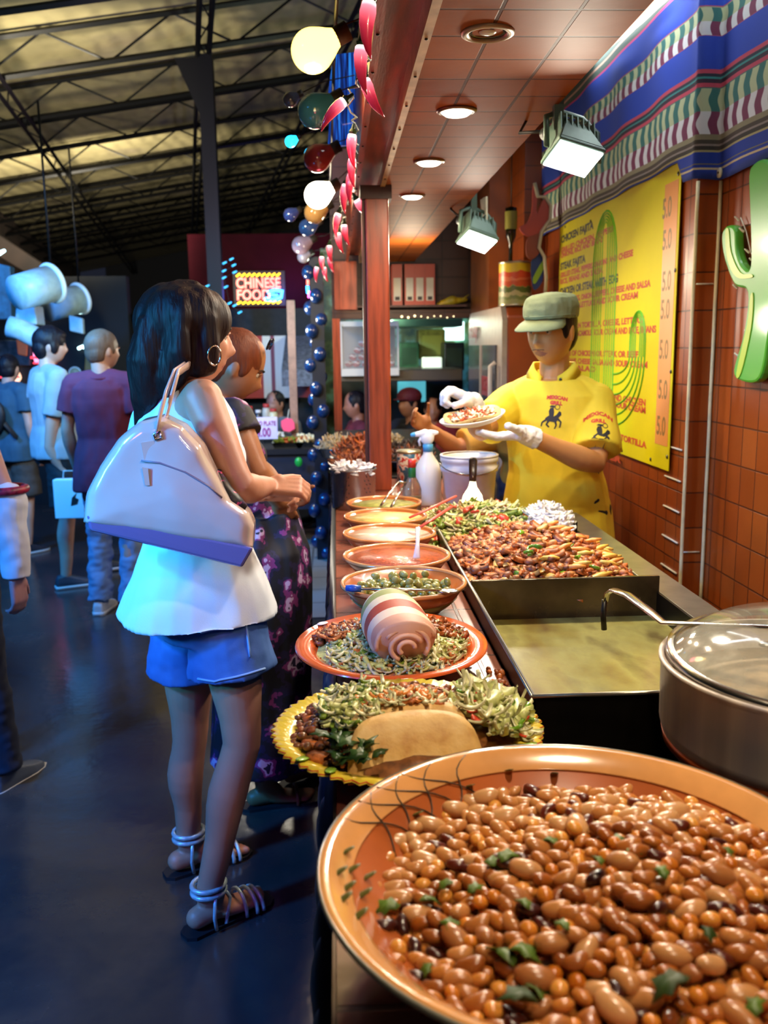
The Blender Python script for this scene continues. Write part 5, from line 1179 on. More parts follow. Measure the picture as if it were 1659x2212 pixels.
# neon
def neon(c_, s, n): return M(n, c_, .3, emit=s, ecol=c_)
NR, NY, NBL, NPK = neon('ff6a58', 5, 'neon_red'), neon('ffc020', 7, 'neon_yellow'), neon('2c88ff', 14, 'neon_blue'), neon('ff5ac0', 8, 'neon_pink')
a, b_2 = at(508, 590, 'y', 12.9), at(610, 655, 'y', 12.9)
e = empty('neon_sign', (a.x, 12.945, b_2.z), label='glowing CHINESE FOOD neon sign on the dark red wall', cat='neon sign'); W_, H_ = b_2.x-a.x, a.z-b_2.z
obj('backing', bx(nb(), (-.04, .02, -.03), (W_+.04, .05, H_+.03)), M('sign_back', '1a0a18', .5), e, False)
text('letters', 'CHINESE', .195, NR, e, (.0, 0, H_*.52), (pi/2, 0, 0), .01, .004, sx=.80); text('letters', 'FOOD', .195, NR, e, (.0, 0, H_*.13), (pi/2, 0, 0), .01, .004, sx=.84)
b = nb()
for k in range(9):
    x = .01+k*W_/9.2; tube(b, [(x, 0, H_*.9), (x+.05, 0, H_*.99)], .011, 6); tube(b, [(x, 0, H_*0), (x+.05, 0, H_*.07)], .011, 6)
obj('yellow_dashes', b, NY, e)
b = nb(); tube(b, [(W_*.62, 0, H_*.16), (W_*.8, 0, H_*.12), (W_*.97, 0, H_*.2), (W_*1.0, 0, H_*.4), (W_*.85, 0, H_*.44), (W_*.68, 0, H_*.36)], .022, 8); tube(b, [(W_*.72, 0, H_*.3), (W_*.9, 0, H_*.26)], .016, 8)
obj('blue_bowl', b, NBL, e)
a = at(665, 620, 'y', 9)
e = empty('neon_strip', (a.x, 9, a.z), label='narrow strip of a second neon sign beside the garlanded column', cat='neon sign')
obj('yellow_star', ell(nb(), (0, 0, .13), (.025, .01, .025)), NY, e); obj('red_bar', tube(nb(), [(0, 0, .1), (0, 0, .02)], .012, 8), NR, e); obj('blue_bar', tube(nb(), [(-.005, 0, .01), (0, 0, -.06)], .014, 8), NBL, e); obj('pink_bar', tube(nb(), [(.015, 0, -.04), (.012, 0, -.1)], .016, 8), NPK, e)
for i, (px, py) in enumerate(((485, 568), (505, 573), (484, 585), (507, 588), (484, 600), (488, 620), (448, 618), (452, 630), (496, 655), (507, 660), (518, 675), (447, 645), (455, 652), (500, 560))):
    p = at(px, py, 'y', 8.71); o = obj('twinkle_light', cap(nb(), (-.012, 0, -.005), (.015, 0, .008), .008, .006, 8), neon('38a8e0', 2.5, 'twinkle_cyan'), loc=p); tag(o, 'tiny cyan light floating in a cluster beside the black column', 'fairy light', 'cyan fairy lights beside the column')
o = obj('fairy_wire', tube(nb(), [at(px, py, 'y', 8.725) for px, py in ((500, 555), (485, 568), (505, 573), (484, 586), (507, 588), (484, 600), (488, 620), (496, 655), (518, 676), (500, 690), (455, 652), (447, 645), (452, 630), (448, 618))], .003, 5), M('black_cable', '14140f', .5)); tag(o, 'thin dark wire of the cyan fairy lights', 'wire')
# kitchen opening beyond the shelf
KG = N('kitchen_clutter_wall'); KG.base(KG.ramp(KG.noise(6, 4), [(.35, '2c4a34'), (.5, '6a7a44'), (.62, '8ac0a0')])); KG.b.inputs['Roughness'].default_value = .5
struct('wall_kitchen', bx(nb(), (-.15, 10.6, 0), (1.6, 10.7, 2.6)), KG.m)
def kbox(name, px0, py0, px1, py1, Y, dep, m, lab, cat, det=None):
    a, b_2 = at(px0, py0, 'y', Y), at(px1, py1, 'y', Y); e = empty(name, (a.x, Y, b_2.z), label=lab, cat=cat); w_, h_ = b_2.x-a.x, a.z-b_2.z
    obj('case', bx(nb(), (0, 0, 0), (w_, dep, h_)), m, e, False, bevel=.01); 
    if det: obj('front_panel', bx(nb(), (w_*.12, -.006, h_*.15), (w_*.88, -.001, h_*.8)), det, e, False)
    return e
e = empty('display_case', (0, 0, 0), label='lit glass display case of red and white pastries behind the wooden post', cat='display case')
a, b_2 = at(735, 700, 'y', 7.5), at(862, 795, 'y', 7.5); GLS = M('case_glass', 'e8e0d0', .05, alpha=.12)
obj('base_tray', bx(nb(), (a.x, 7.5, b_2.z-.06), (b_2.x, 8.0, b_2.z)), M('case_cream', 'd8ccb8', .4), e, False); obj('roof_panel', bx(nb(), (a.x, 7.5, a.z-.02), (b_2.x, 8.0, a.z+.02)), M('case_cream', 'd8ccb8', .4), e, False)
obj('glass_pane', bx(nb(), (a.x, 7.5, b_2.z), (b_2.x, 7.506, a.z-.02)), GLS, e, False)
for x in (a.x, b_2.x-.012): obj('corner_post', bx(nb(), (x, 7.49, b_2.z), (x+.012, 7.51, a.z)), M('case_cream', 'd8ccb8', .4), e, False)
obj('back_panel', bx(nb(), (a.x, 7.99, b_2.z), (b_2.x, 8.0, a.z)), M('case_back', '8a7a68', .5), e, False)
n = 0; PRD, PWH = M('pastry_red', 'a84030', .4), M('pastry_white', 'ecdcd0', .4)
for row in range(4):
    for k in range(6-row):
        x = a.x+.07+row*.035+k*.07; z = b_2.z+.035+row*.055
        c_ = empty('iced_pastry', (x+U(-.01, .01), 7.66+U(-.03, .03), z), label='red and white iced pastry piled in the lit display case', cat='pastry', group='pastries in the display case')
        obj('pastry', ell(nb(), (0, 0, 0), (.036, .03, .028), Euler((0, U(-.5, .5), 0)), seg=12, rg=8), PRD, c_); obj('icing', tube(nb(), [(-.03, -.02, .01), (-.01, -.028, .018), (.012, -.027, .004), (.03, -.02, .014)], .007, 6), PWH, c_)
kbox('steel_shelf', 735, 800, 1000, 822, 7.6, 1.3, M('shelf_steel', '6a6660', .3, metal=.7), 'grey steel shelf running under the display case', 'shelf')
kbox('wrapped_box', 905, 712, 962, 775, 8.6, .3, M('yellow_carton', '8a8a3c', .5, var=.3), 'yellow-green carton on the kitchen shelf', 'carton', M('yellow_carton_b', 'a0a048', .5))
kbox('wrapped_box', 962, 695, 1003, 735, 10.39, .2, neon('d8fff4', 2.6, 'bright_window'), 'bright white lit panel at the right of the kitchen', 'lit panel')
kbox('green_crate', 862, 740, 905, 795, 8.4, .3, M('green_crate', '1c4a34', .5, var=.4), 'dark green crate on the kitchen shelf', 'crate', M('green_crate_b', '123828', .5))
kbox('dark_appliance', 960, 740, 1003, 800, 8.3, .3, M('dark_appliance', '14201c', .35), 'dark kitchen appliance below the lit panel', 'appliance', M('appliance_face', '243830', .3))
kbox('white_bag', 915, 772, 955, 800, 8.2, .2, neon('f0ffe8', .7, 'glowing_bag'), 'white crumpled bag on the kitchen shelf', 'bag')  # bag brightened by emission of its own, not a light source
kbox('extractor_hood', 845, 690, 1000, 705, 8.0, .6, M('hood_green_steel', '4a6a58', .3, metal=.6), 'green tinted extractor hood edge in the kitchen', 'hood')
kbox('kitchen_monitor', 860, 822, 920, 868, 9.29, .1, neon('58b8c8', .9, 'screen_cyan'), 'pale blue lit screen behind the man in the red cap', 'screen')
kbox('dark_cabinet', 735, 825, 1000, 1010, 9.4, .4, M('cabinet_dark', '16120f', .5), 'dark cabinets at the back of the kitchen', 'cabinet', M('cabinet_door', '201a16', .4))
# left market side
WB = M('blue_white_panel', '9ab8c0', .4, var=.1)
def drum(px, py, Y, r, L, rot, lab):
    p = at(px, py, 'y', Y); e = empty('drum_canopy', p, label=lab, cat='canopy'); e.rotation_euler = rot
    obj('drum_wall', lathe(nb(), [(0, -L), (r*.92, -L), (r, 0), (r-.015, 0), (r*.9, -L+.02), (0, -L+.02)], seg=40), WB, e); obj('rim', tube(nb(), [(r*cos(2*pi*i/40), r*sin(2*pi*i/40), 0) for i in range(40)], .018, 8, loop=True), M('white_rim', 'd8e8e8', .3), e)
    up = (Euler(rot).to_matrix().inverted() @ V((0, 0, 1))); obj('hanger_rod', tube(nb(), [up*r*.9, up*(r+1.1)], .008, 6), STEEL, e)
drum(112, 612, 6.8, .13, .30, (radians(-50), radians(66), 0), 'larger pale drum canopy with white rim at the left stalls')
drum(172, 645, 8.0, .12, .34, (radians(-50), radians(66), 0), 'smaller pale drum canopy farther along the left stalls')
light('left_stall_light', 'AREA', (-1.6, 4.6, 2.1), 55, CYAN, .4, (-2.6, 7.0, 2.0))
def panel(name, pts, Y, th, m, lab, cat):
    p = [at(*q_, 'y', Y) for q_ in pts]; o = obj(name, prism(nb(), [(v.x, v.z) for v in p], 'y', Y, Y+th), m, None, False, bevel=.01); tag(o, lab, cat)
panel('white_lantern', [(35, 648), (75, 660), (80, 702), (32, 696)], 6.9, .2, WB, 'square blue-white lantern box below the drum canopies', 'lantern')
panel('hanging_cloth', [(148, 680), (178, 688), (180, 722), (150, 715)], 7.6, .06, WB, 'pale hanging cloth above the dark haired man', 'cloth')
panel('hanging_cloth', [(-40, 560), (22, 575), (25, 690), (-40, 690)], 7.2, .1, M('teal_cloth', '1c4a60', .6, var=.4), 'dark teal hanging cloth at the left edge', 'cloth')
b = nb(); tube(b, [at(px, py, 'y', 6.6) for px, py in ((20, 705), (45, 712), (75, 728), (100, 738), (118, 735))], .075, 14)
tag(obj('curved_duct', b, WB), 'thick curved pale blue duct over the left people', 'duct')
panel('stall_beam', [(-60, 470), (240, 668), (420, 700), (420, 712), (225, 690), (-60, 520)], 9.6, .1, M('eave_brown', '2e2018'), 'dark brown stall eave beam sloping down along the left side', 'beam')
panel('picture_board', [(-40, 735), (65, 735), (65, 790), (-40, 790)], 9.0, .055, M('grey_menu', '3c3c44', .5, var=.7, vs=14), 'grey picture menu panel at the far left', 'menu')
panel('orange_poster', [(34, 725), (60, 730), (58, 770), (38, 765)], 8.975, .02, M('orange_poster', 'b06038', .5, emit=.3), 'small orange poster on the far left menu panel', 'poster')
for pts, c_, lab in (([(72, 752), (90, 750), (108, 758), (114, 780), (108, 795), (92, 788), (75, 782)], 'ff9ac8', 'pink-white glowing neon sign left of the dark haired man'), ([(-10, 775), (22, 775), (36, 800), (42, 820), (18, 838), (8, 812), (-10, 800)], 'ffc8a8', 'glowing orange and white round sign at the left edge')):
    p = [at(*q_, 'y', 9.0) for q_ in pts]; e = empty('lit_sign', (0, 0, 0), label=lab, cat='lit sign')
    obj('sign_face', prism(nb(), smooth_outline([(v.x, v.z) for v in p], 4), 'y', 9.0, 9.05), neon(c_, 1.8, 'sign_'+c_), e, False)
    c0 = sum((v.x for v in p))/len(p); c1 = sum((v.z for v in p))/len(p)
    obj('red_stripes', bx(bx(nb(), (c0-.12, 8.985, c1-.01), (c0+.1, 8.998, c1+.012)), (c0-.1, 8.985, c1-.06), (c0+.12, 8.998, c1-.045)), neon('ff4050', 2.0, 'sign_red_stripe'), e, False)
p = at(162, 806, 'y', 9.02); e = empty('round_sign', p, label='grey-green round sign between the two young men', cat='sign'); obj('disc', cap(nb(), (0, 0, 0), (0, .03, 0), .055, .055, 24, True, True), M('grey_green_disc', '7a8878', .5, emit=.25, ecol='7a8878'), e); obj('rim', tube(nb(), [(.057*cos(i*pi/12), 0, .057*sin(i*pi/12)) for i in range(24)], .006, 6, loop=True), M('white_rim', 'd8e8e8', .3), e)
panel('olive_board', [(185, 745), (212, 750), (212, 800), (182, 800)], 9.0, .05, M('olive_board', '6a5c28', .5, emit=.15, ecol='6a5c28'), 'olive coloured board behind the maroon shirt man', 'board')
b = nb()
for k in range(160):
    px, py = U(215, 330), U(672, 722); p = at(px, py, 'y', U(12, 13)); ell(b, p, .011, seg=5, rg=4)
tag(obj('blue_fairy_lights', b, neon('2050ff', 5, 'fairy_blue'), None, False), 'dense cluster of tiny blue lights above the maroon shirt man', 'fairy lights', kind='stuff')
for i, (px, py, Y) in enumerate(((3, 545, 7), (177, 672, 8), (20, 716, 9.03), (28, 714, 9.03), (198, 738, 9.03), (186, 748, 9.03), (175, 750, 9.03), (210, 792, 9.03))):
    p = at(px, py, 'y', Y); o = obj('stall_bulb', cap(nb(), (-.02, 0, -.01), (.02, 0, .01), .016, .012, 8), neon('c8f8ff', 5, 'bulb_white'), loc=p)
    tag(o, ['cyan-white bulb at the upper left edge', 'white bulb at the end of the drum canopies', 'left of two white bulbs under the duct', 'right of two white bulbs under the duct', 'upper white bulb beside the dark haired man', 'middle white bulb beside the dark haired man', 'lower left white bulb beside the dark haired man', 'low white bulb over the maroon shoulder'][i], 'bulb')
struct('wall_stalls', bx(nb(), (-5.4, 9.06, 0), (-2.0, 9.2, 2.2)), M('stall_dark', '06080c', .8, var=.5, vs=3))
# ------------------------------------------------------------------ people
from mathutils.bvhtree import BVHTree
def g_(a, w): return math.exp(-(a/w)**2)
def head_bm(bm, c, R, s=1.0, sub=5, female=False):
    t = nb(); bmesh.ops.create_icosphere(t, subdivisions=sub, radius=1)
    for v in t.verts:
        p = v.co.normalized(); h2 = max(1e-6, 1-p.z*p.z)
        k = (max(0, 1-abs(p.z)**2.5))**(1/2.5)/sqrt(h2) if h2 > 1e-5 else 1
        z = p.z*.115; d = max(0, -p.z); u_ = max(0, p.z)
        x = p.x*k*.0745*(1-.30*d**1.7)*(1-.05*u_)
        y = p.y*k*(.090 if p.y > 0 else .100)
        if p.y > 0: y *= (1-.06*d*d)
        else: y *= 1-.42*d
        if p.y > 0:
            w = p.y**1.5; ax = abs(x)
            y += w*(.024*g_(x, .0105)*g_(z+.036, .013) + .011*g_(x, .0085)*(1 if -.03 < z < .0 else g_(z+.015, .018)))
            y += w*.007*g_(ax-.013, .007)*g_(z+.040, .009)
            y -= w*.011*g_(ax-.031, .016)*g_(z-.002, .012)
            y += w*.005*g_(ax-.028, .022)*g_(z-.020, .008)
            y += w*(.009*g_(x, .022)*g_(z+.064, .0062) + .009*g_(x, .019)*g_(z+.077, .0066)) - w*.005*g_(x, .024)*g_(z+.0705, .0028)
            y += w*.010*g_(x, .018)*g_(z+.102, .014) + w*.005*g_(ax-.042, .018)*g_(z+.028, .02)
            y -= w*.003*g_(ax-.05, .015)*g_(z+.07, .02)
        v.co = V((x, y, z))*s
    bmesh.ops.recalc_face_normals(t, faces=t.faces[:])
    m = Matrix.Translation(c) @ R.to_4x4()
    t.transform(m); me = bpy.data.meshes.new('h'); t.to_mesh(me); t.free(); bm.from_mesh(me); bpy.data.meshes.remove(me)
    for sx in (-1, 1):
        q_ = lambda x, y, z: m @ (V((x, y, z))*s)
        ell(bm, q_(sx*.076, -.008, -.008), (.007*s, .017*s, .030*s), (R @ Euler((.15, 0, sx*-.35)).to_matrix()).to_euler(), 12, 8)
        ell(bm, q_(sx*.072, -.004, -.028), (.008*s, .012*s, .012*s), R.to_euler(), 10, 8)
def hand_bm(bm, w, d, pn, side, curl=.35, s=1.0, infl=0.0, thumb=.7, spread=.10):
    """w wrist, d finger direction, pn direction the palm faces, side +1 if thumb lies along d x pn"""
    d = V(d).normalized(); pn = (V(pn)-d*V(pn).dot(d)).normalized(); lat = d.cross(pn)*side
    P = lambda a, b, c: w + (d*a + lat*b + pn*c)*s
    rr = infl
    for b in (-.026, -.009, .009, .026):
        cap(bm, P(.012, b*.75, 0), P(.088, b, .0), (.0145+rr)*s, (.0115+rr)*s, 10)
    ell(bm, P(.03, .022, .006), ((.024+rr)*s,)*3, seg=10, rg=8)
    for b, L, cu in ((.027, .070, 1.0), (.0095, .079, 1.0), (-.009, .073, 1.1), (-.027, .057, 1.2)):
        p = P(.088, b, 0); dirv = (d + lat*b*spread*10*.6).normalized(); ax = dirv.cross(pn).normalized(); r = .0088+rr
        for k, f in enumerate((.44, .32, .26)):
            ang = curl*cu*(1.0 if k == 0 else 1.15)
            dirv = Quaternion(ax, ang) @ dirv
            q_ = p + dirv*L*f*s; cap(bm, p, q_, r*s, (r-.0007)*s, 8); p = q_; r -= .0007
    p = P(.022, .026, .004); dv = (d*.62 + lat*.72 + pn*(.15+thumb*.3)).normalized(); r = .0115+rr
    for k, L in enumerate((.036, .030, .026)):
        q_ = p + dv*L*s; cap(bm, p, q_, r*s, (r-.001)*s, 8); p = q_; r -= .001
        dv = (dv + d*.25 + pn*thumb*.25).normalized()
def dj(h, seat=None, fem=False):
    s = h/1.7; a = .165 if fem else .185
    J = dict(P=(0, 0, .95), Cc=(0, .01, 1.25), N=(0, -.012, 1.435), H=(0, .02, 1.585),
             sR=(a, -.01, 1.385), eR=(a+.05, -.03, 1.12), wR=(a+.05, .05, .88), sL=(-a, -.01, 1.385), eL=(-a-.05, -.03, 1.12), wL=(-a-.05, .05, .88),
             hR=(.088, 0, .90), kR=(.10, .015, .49), aR=(.10, -.03, .085), hL=(-.088, 0, .90), kL=(-.10, .015, .49), aL=(-.10, -.03, .085))
    J = {k: V(v)*s for k, v in J.items()}
    if seat is not None:
        dz = seat+.10-J['P'].z
        for k in ('P', 'Cc', 'N', 'H', 'sR', 'eR', 'wR', 'sL', 'eL', 'wL', 'hR', 'hL'): J[k].z += dz
        for q_ in 'RL':
            sx = 1 if q_ == 'R' else -1
            J['k'+q_] = V((sx*.12, .40, seat+.07)); J['a'+q_] = V((sx*.12, .36, .085)); J['e'+q_].y += .05; J['w'+q_] = J['e'+q_]+V((-sx*.06, .22, -.02))
    return J
def limb(bm, joints, radii, seg=22, bend=None):
    """one smooth tapering limb through its joints; radii = (position along the joints, radius)"""
    n = len(joints)-1; pts = []; rs = []
    J_ = [joints[0]+(joints[0]-joints[1])*.3]+list(joints)+[joints[-1]+(joints[-1]-joints[-2])*.3]
    for i in range(n):
        p0, p1, p2, p3 = J_[i:i+4]
        for j in range(10 if i < n-1 else 11):
            t = j/10; cr = .5*((2*p1)+(p2-p0)*t+(2*p0-5*p1+4*p2-p3)*t*t+(3*p1-p0-3*p2+p3)*t**3); ln = p1.lerp(p2, t)
            pts.append(ln.lerp(cr, .35)); u = i+t
            for (u0, r0), (u1, r1) in zip(radii, radii[1:]):
                if u <= u1+1e-6:
                    w_ = (u-u0)/(u1-u0); w_ = w_*w_*(3-2*w_); rs.append(r0+(r1-r0)*w_); break
            if bend: pts[-1] = pts[-1]+bend(u)
    tube(bm, pts, rs, seg); ell(bm, pts[0], rs[0]*.97); ell(bm, pts[-1], rs[-1]*.97)
class Person: pass
def person(label, loc, face, h=1.7, W=None, Lc=None, fem=False, skin='b07a54', top=None, bottom=None, shoe=None, hair=None, vox=.008, seat=None, hyaw=0, hpitch=0, hroll=0, hands=None, feet=0, bulk=1.0, group=None, belly=0.0, hs=1.0, bare=False):
    P = Person(); f = V((cos(radians(face)), sin(radians(face)), 0)); rz = radians(face)-pi/2
    e = empty('person', loc, rz, label, 'person', group); P.e = e
    inv = (Matrix.Translation(V(loc)) @ Matrix.Rotation(rz, 4, 'Z')).inverted(); P.inv = inv
    J = dj(h, seat, fem)
    for k, v in (Lc or {}).items(): J[k] = V(v)
    for k, v in (W or {}).items(): J[k] = inv @ V(v)
    P.J = J; s = h/1.7; P.s = s
    R = (Euler((0, 0, radians(hyaw))).to_matrix() @ Euler((radians(hpitch), 0, 0)).to_matrix() @ Euler((0, radians(hroll), 0)).to_matrix()); P.R = R
    sk = M('skin_'+skin, skin, .48, var=.06, vs=9, sss=.12, bump=.06, bs=220)
    b = nb(); Pv, Cv, Nv, Hv = J['P'], J['Cc'], J['N'], J['H']; k = bulk; fw = .94 if fem else 1.0
    sw = (J['sR']-J['sL']).length/2
    X = (J['sR']-J['sL']).normalized(); X = V((X.x, X.y, 0)).normalized(); Xh = V((1, 0, 0)); 
    def tor(infl=0.0, lo=-.09, hem=None, hemw=None, top_=1.0):
        rg = [(Pv+V((0, 0, lo)), .145, .105), (Pv+V((0, -.005, 0)), .172 if not fem else .180, .118), (Pv.lerp(Cv, .42), (.145 if not fem else .128), .100+belly), (Pv.lerp(Cv, .8), .155*fw, .112), (Cv+V((0, 0, .03)), .168*fw, .118), (Cv.lerp(Nv, .62), .150*fw, .095), (Cv.lerp(Nv, .9), .085, .070)]
        return [(c, a*k*s+infl, d*k*s+infl) for c, a, d in rg]
    P.tor = tor; P.X = X
    def axes(t): return Xh.lerp(X, t).normalized()
    def torso(bm, rings, seg=24):
        rr = []; n = len(rings)
        for i, (c, a, d) in enumerate(rings):
            xx = axes(i/(n-1)); yy = V((-xx.y, xx.x, 0)); L = []
            for q_ in range(seg):
                t = 2*pi*q_/seg; cc, ss = cos(t), sin(t)
                L.append(c + xx*a*math.copysign(abs(cc)**.85, cc) + yy*d*math.copysign(abs(ss)**.85, ss))
            rr.append(L)
        skinrings(bm, rr)
    P.torso = torso
    torso(b, tor())
    for q_ in 'RL':
        S, E_, Wr, Hh, K, A = (J[c+q_] for c in ('s', 'e', 'w', 'h', 'k', 'a'))
        cap(b, Cv.lerp(Nv, .40).lerp(S, .30), S, .058*k*s, .050*k*s, 20); cap(b, Nv+V((0, 0, -.01)), S+V((0, 0, .004)), .042*s, .038*k*s, 20)
        limb(b, [S, E_, Wr], [(0, .052*k*s*fw), (.35, .047*k*s*fw), (.9, .037*s*fw), (1.0, .037*s*fw), (1.25, .040*k*s*fw), (1.7, .031*s*fw), (2.0, .026*s*fw)])
        tl = 1.0 if not fem else .95
        limb(b, [Hh, K, A], [(0, .088*k*s), (.45, .074*k*s*tl), (.9, .055*s*tl), (1.05, .051*s*tl), (1.3, .055*s*tl), (1.65, .042*s*tl), (2.0, .034*s)], 24, bend=lambda u: V((0, -.014*s*math.exp(-((u-1.32)/.25)**2), 0)))
    cap(b, Nv-V((0, 0, .03)), Hv+R@V((0, -.03, -.06))*s, .056*s*fw, .050*s*fw)
    if fem:
        for sx in (-1, 1): ell(b, Cv+X*sx*.075*s+V((-X.y, X.x, 0))*.085*s+V((0, 0, -.0)), (.055*s, .05*s, .055*s))
        ell(b, Pv+V((0, -.06*s, -.03*s)), (.15*s, .09*s, .10*s))
    head_bm(b, Hv, R, s*hs, 5 if vox < .005 else 4)
    hd = hands or {}
    for q_ in 'RL':
        sx = 1 if q_ == 'R' else -1
        d, pn, cu = hd.get(q_, ((J['w'+q_]-J['e'+q_]), V((-sx, .2, 0)), .4))[:3]
        d = V(d).normalized(); pn = V(pn)
        side = sx
        hand_bm(b, J['w'+q_], d, pn, side, cu, s*(.93 if fem else 1), 0.0, hd[q_][3] if q_ in hd and len(hd[q_]) > 3 else .7)
        A = J['a'+q_]; fd = V(((.12 if q_ == 'R' else -.12), 1, 0)).normalized()
        if 'toe'+q_ in J: fd = (J['toe'+q_]-A); fd.z = 0; fd.normalize()
        P.__dict__['fd'+q_] = fd; g0 = A.z-.085*s
        hl = V((A.x, A.y, g0+.032*s))-fd*.035*s
        if bare:
            cap(b, hl, hl+fd*.06*s+V((0, 0, .008)), .030*s, .033*s, sq=1); cap(b, A, hl+fd*.08*s, .034*s, .032*s)
            sd_ = fd.cross(V((0, 0, 1)))*( -1 if q_ == 'L' else 1)
            for b1, L in ((-.026, .205), (-.010, .205), (.004, .200), (.017, .190), (.029, .177)):
                cap(b, hl+fd*.07*s+sd_*b1*.5*s+V((0, 0, -.002)), hl+fd*(L-.035)*s+sd_*b1*s-V((0, 0, .016*s)), .022*s, .0115*s, 8)
                cap(b, hl+fd*(L-.035)*s+sd_*b1*s-V((0, 0, .016*s)), hl+fd*(L+.004)*s+sd_*b1*s-V((0, 0, .020*s)), (.011 if b1 > -.02 else .014)*s, (.009 if b1 > -.02 else .0125)*s, 8)
        else: cap(b, hl, hl+fd*.15*s-V((0, 0, .008*s)), .03*s, .026*s, 10)
    me = fuse(b, vox, 3)
    # skin patches: lips
    lp = M('lips_'+skin, 'a0564a' if fem else '8f5a46', .4); me.materials.append(sk); me.materials.append(lp)
    Ri = R.inverted()
    if vox < .006:
        for pl in me.polygons:
            q_ = Ri @ (pl.center-Hv)/(s*hs)
            if q_.y > .07 and ((q_.x/.024)**2+((q_.z+.0705)/(.0115*(1-abs(q_.x)/.05)))**2) < 1: pl.material_index = 1
    P.body = obj('body', me, [sk, lp], e)
    def hp(x, y, z): return Hv + R @ (V((x, y, z))*s*hs)
    P.hp = hp
    if vox < .010:
        for sx in (-1, 1):
            o = obj('eye', ell(nb(), (0, 0, 0), .0118*s), M('eye_white', 'b8aca0', .2, coat=.4), e, loc=hp(sx*.0305, .0690, .0005))
            ir = obj('iris', ell(nb(), (0, .0090*s, 0), (.0052*s, .0035*s, .0052*s)), M('iris_brown', '1a0d08', .1, coat=.5), o); ir.parent = o
            o.rotation_euler = R.to_euler()
            b = nb(); tube(b, [hp(sx*x, y, z) for x, y, z in ((.014, .090, .017), (.024, .091, .021), (.036, .085, .022), (.046, .074, .017))], [.0018, .0035, .003, .0012], 8); obj('eyebrow', b, M('brow', '1a100a', .8), e)
            b = nb(); tube(b, [hp(sx*x, y, z) for x, y, z in ((.018, .0855, .006), (.025, .0875, .0105), (.033, .087, .0105), (.042, .080, .005))], [.0012, .0026, .0026, .0012], 8); obj('eyelid', b, sk, e)
    # clothing
    def cloth(name, bm, mat, amp=.006, sc=9, vx=None, fn=None, st=(1, 1, 1), sm=2, parent=None):
        me = fuse(bm, vx or max(.006, vox), sm); wrinkle(me, amp, sc, U(0, 9), st, fn=fn); return obj(name, me, mat, parent or e)
    P.cloth = cloth
    if bottom:
        kd = bottom['kind']; b = nb(); bi = .012 if kd != 'jeans' else .014
        wz = bottom.get('waist', .06)
        torso(b, [(Pv+V((0, 0, wz)), (.150 if fem else .150)*k*s+bi, .108*k*s+bi), (Pv+V((0, -.01, -.02)), (.176 if not fem else .184)*k*s+bi, .125*k*s+bi), (Pv+V((0, 0, -.12*s)), .165*k*s+bi, .11*k*s+bi)])
        if fem: ell(b, Pv+V((0, -.06*s, -.03*s)), (.155*s, .095*s, .105*s))
        for q_ in 'RL':
            Hh, K, A = J['h'+q_], J['k'+q_], J['a'+q_]
            if kd == 'shorts':
                t = bottom.get('len', .5); cap(b, Hh, Hh.lerp(K, t), .098*k*s, (.098-.01*t)*k*s+bottom.get('flare', .008), 20, False, True)
            else:
                cap(b, Hh, K, .098*k*s, .072*s, 20); cap(b, K, A+V((0, 0, .0)), .068*s, bottom.get('hem', .06)*s, 20, False, True)
        P.bottom = cloth(bottom.get('name', kd), b, bottom['mat'], bottom.get('amp', .008), 11, st=(1, 1, 1.6))
    if top:
        b = nb(); ti = top.get('infl', .014); ln = top.get('hem', -.05); rg = tor(ti, ln)
        rg[0] = (Pv+V(top.get('hemoff', (0, 0, 0)))+V((0, 0, ln)), top.get('hw', .178)*k*s+ti, top.get('hd', .125)*k*s+ti)
        if ln > -.06: rg.pop(1)
        if top.get('cut'): rg = rg[:top['cut']]
        torso(b, rg)
        if fem:
            for sx in (-1, 1): ell(b, Cv+X*sx*.075*s+V((-X.y, X.x, 0))*.088*s, (.060*s, .056*s, .062*s))
        sl = top.get('sleeve', .55)
        if sl:
            for q_ in 'RL':
                S, E_, Wr = J['s'+q_], J['e'+q_], J['w'+q_]
                cap(b, Cv.lerp(Nv, .40).lerp(S, .35), S, .064*k*s+ti, .054*k*s+ti*.5); cap(b, Nv+V((0, 0, -.02)), S, .038*s+ti, .046*k*s+ti)
                if sl <= 1: cap(b, S, S.lerp(E_, sl), .056*k*s+ti*.6, .052*k*s+top.get('flare', .016), 20, False, True)
                else: cap(b, S, E_, .056*k*s+ti*.6, .048*s+ti*.5, 18); cap(b, E_, E_.lerp(Wr, sl-1), .048*s+ti*.5, .036*s+ti*.5, 18, False, True)
        elif top.get('straps', True):
            for q_ in 'RL':
                S = J['s'+q_]; tube(b, [Cv+X*(.085 if q_ == 'R' else -.085)*s+V((-X.y, X.x, 0))*sy*.1*s+V((0, 0, .08*s if abs(sy) == 1 else .19*s-.03)) for sy in (1, .4, -.4, -1)], .022*s, 10)
        P.top = cloth(top.get('name', 'shirt'), b, top['mat'], top.get('amp', .007), top.get('sc', 8), vx=top.get('vx'), st=top.get('st', (1, 1, .7)))
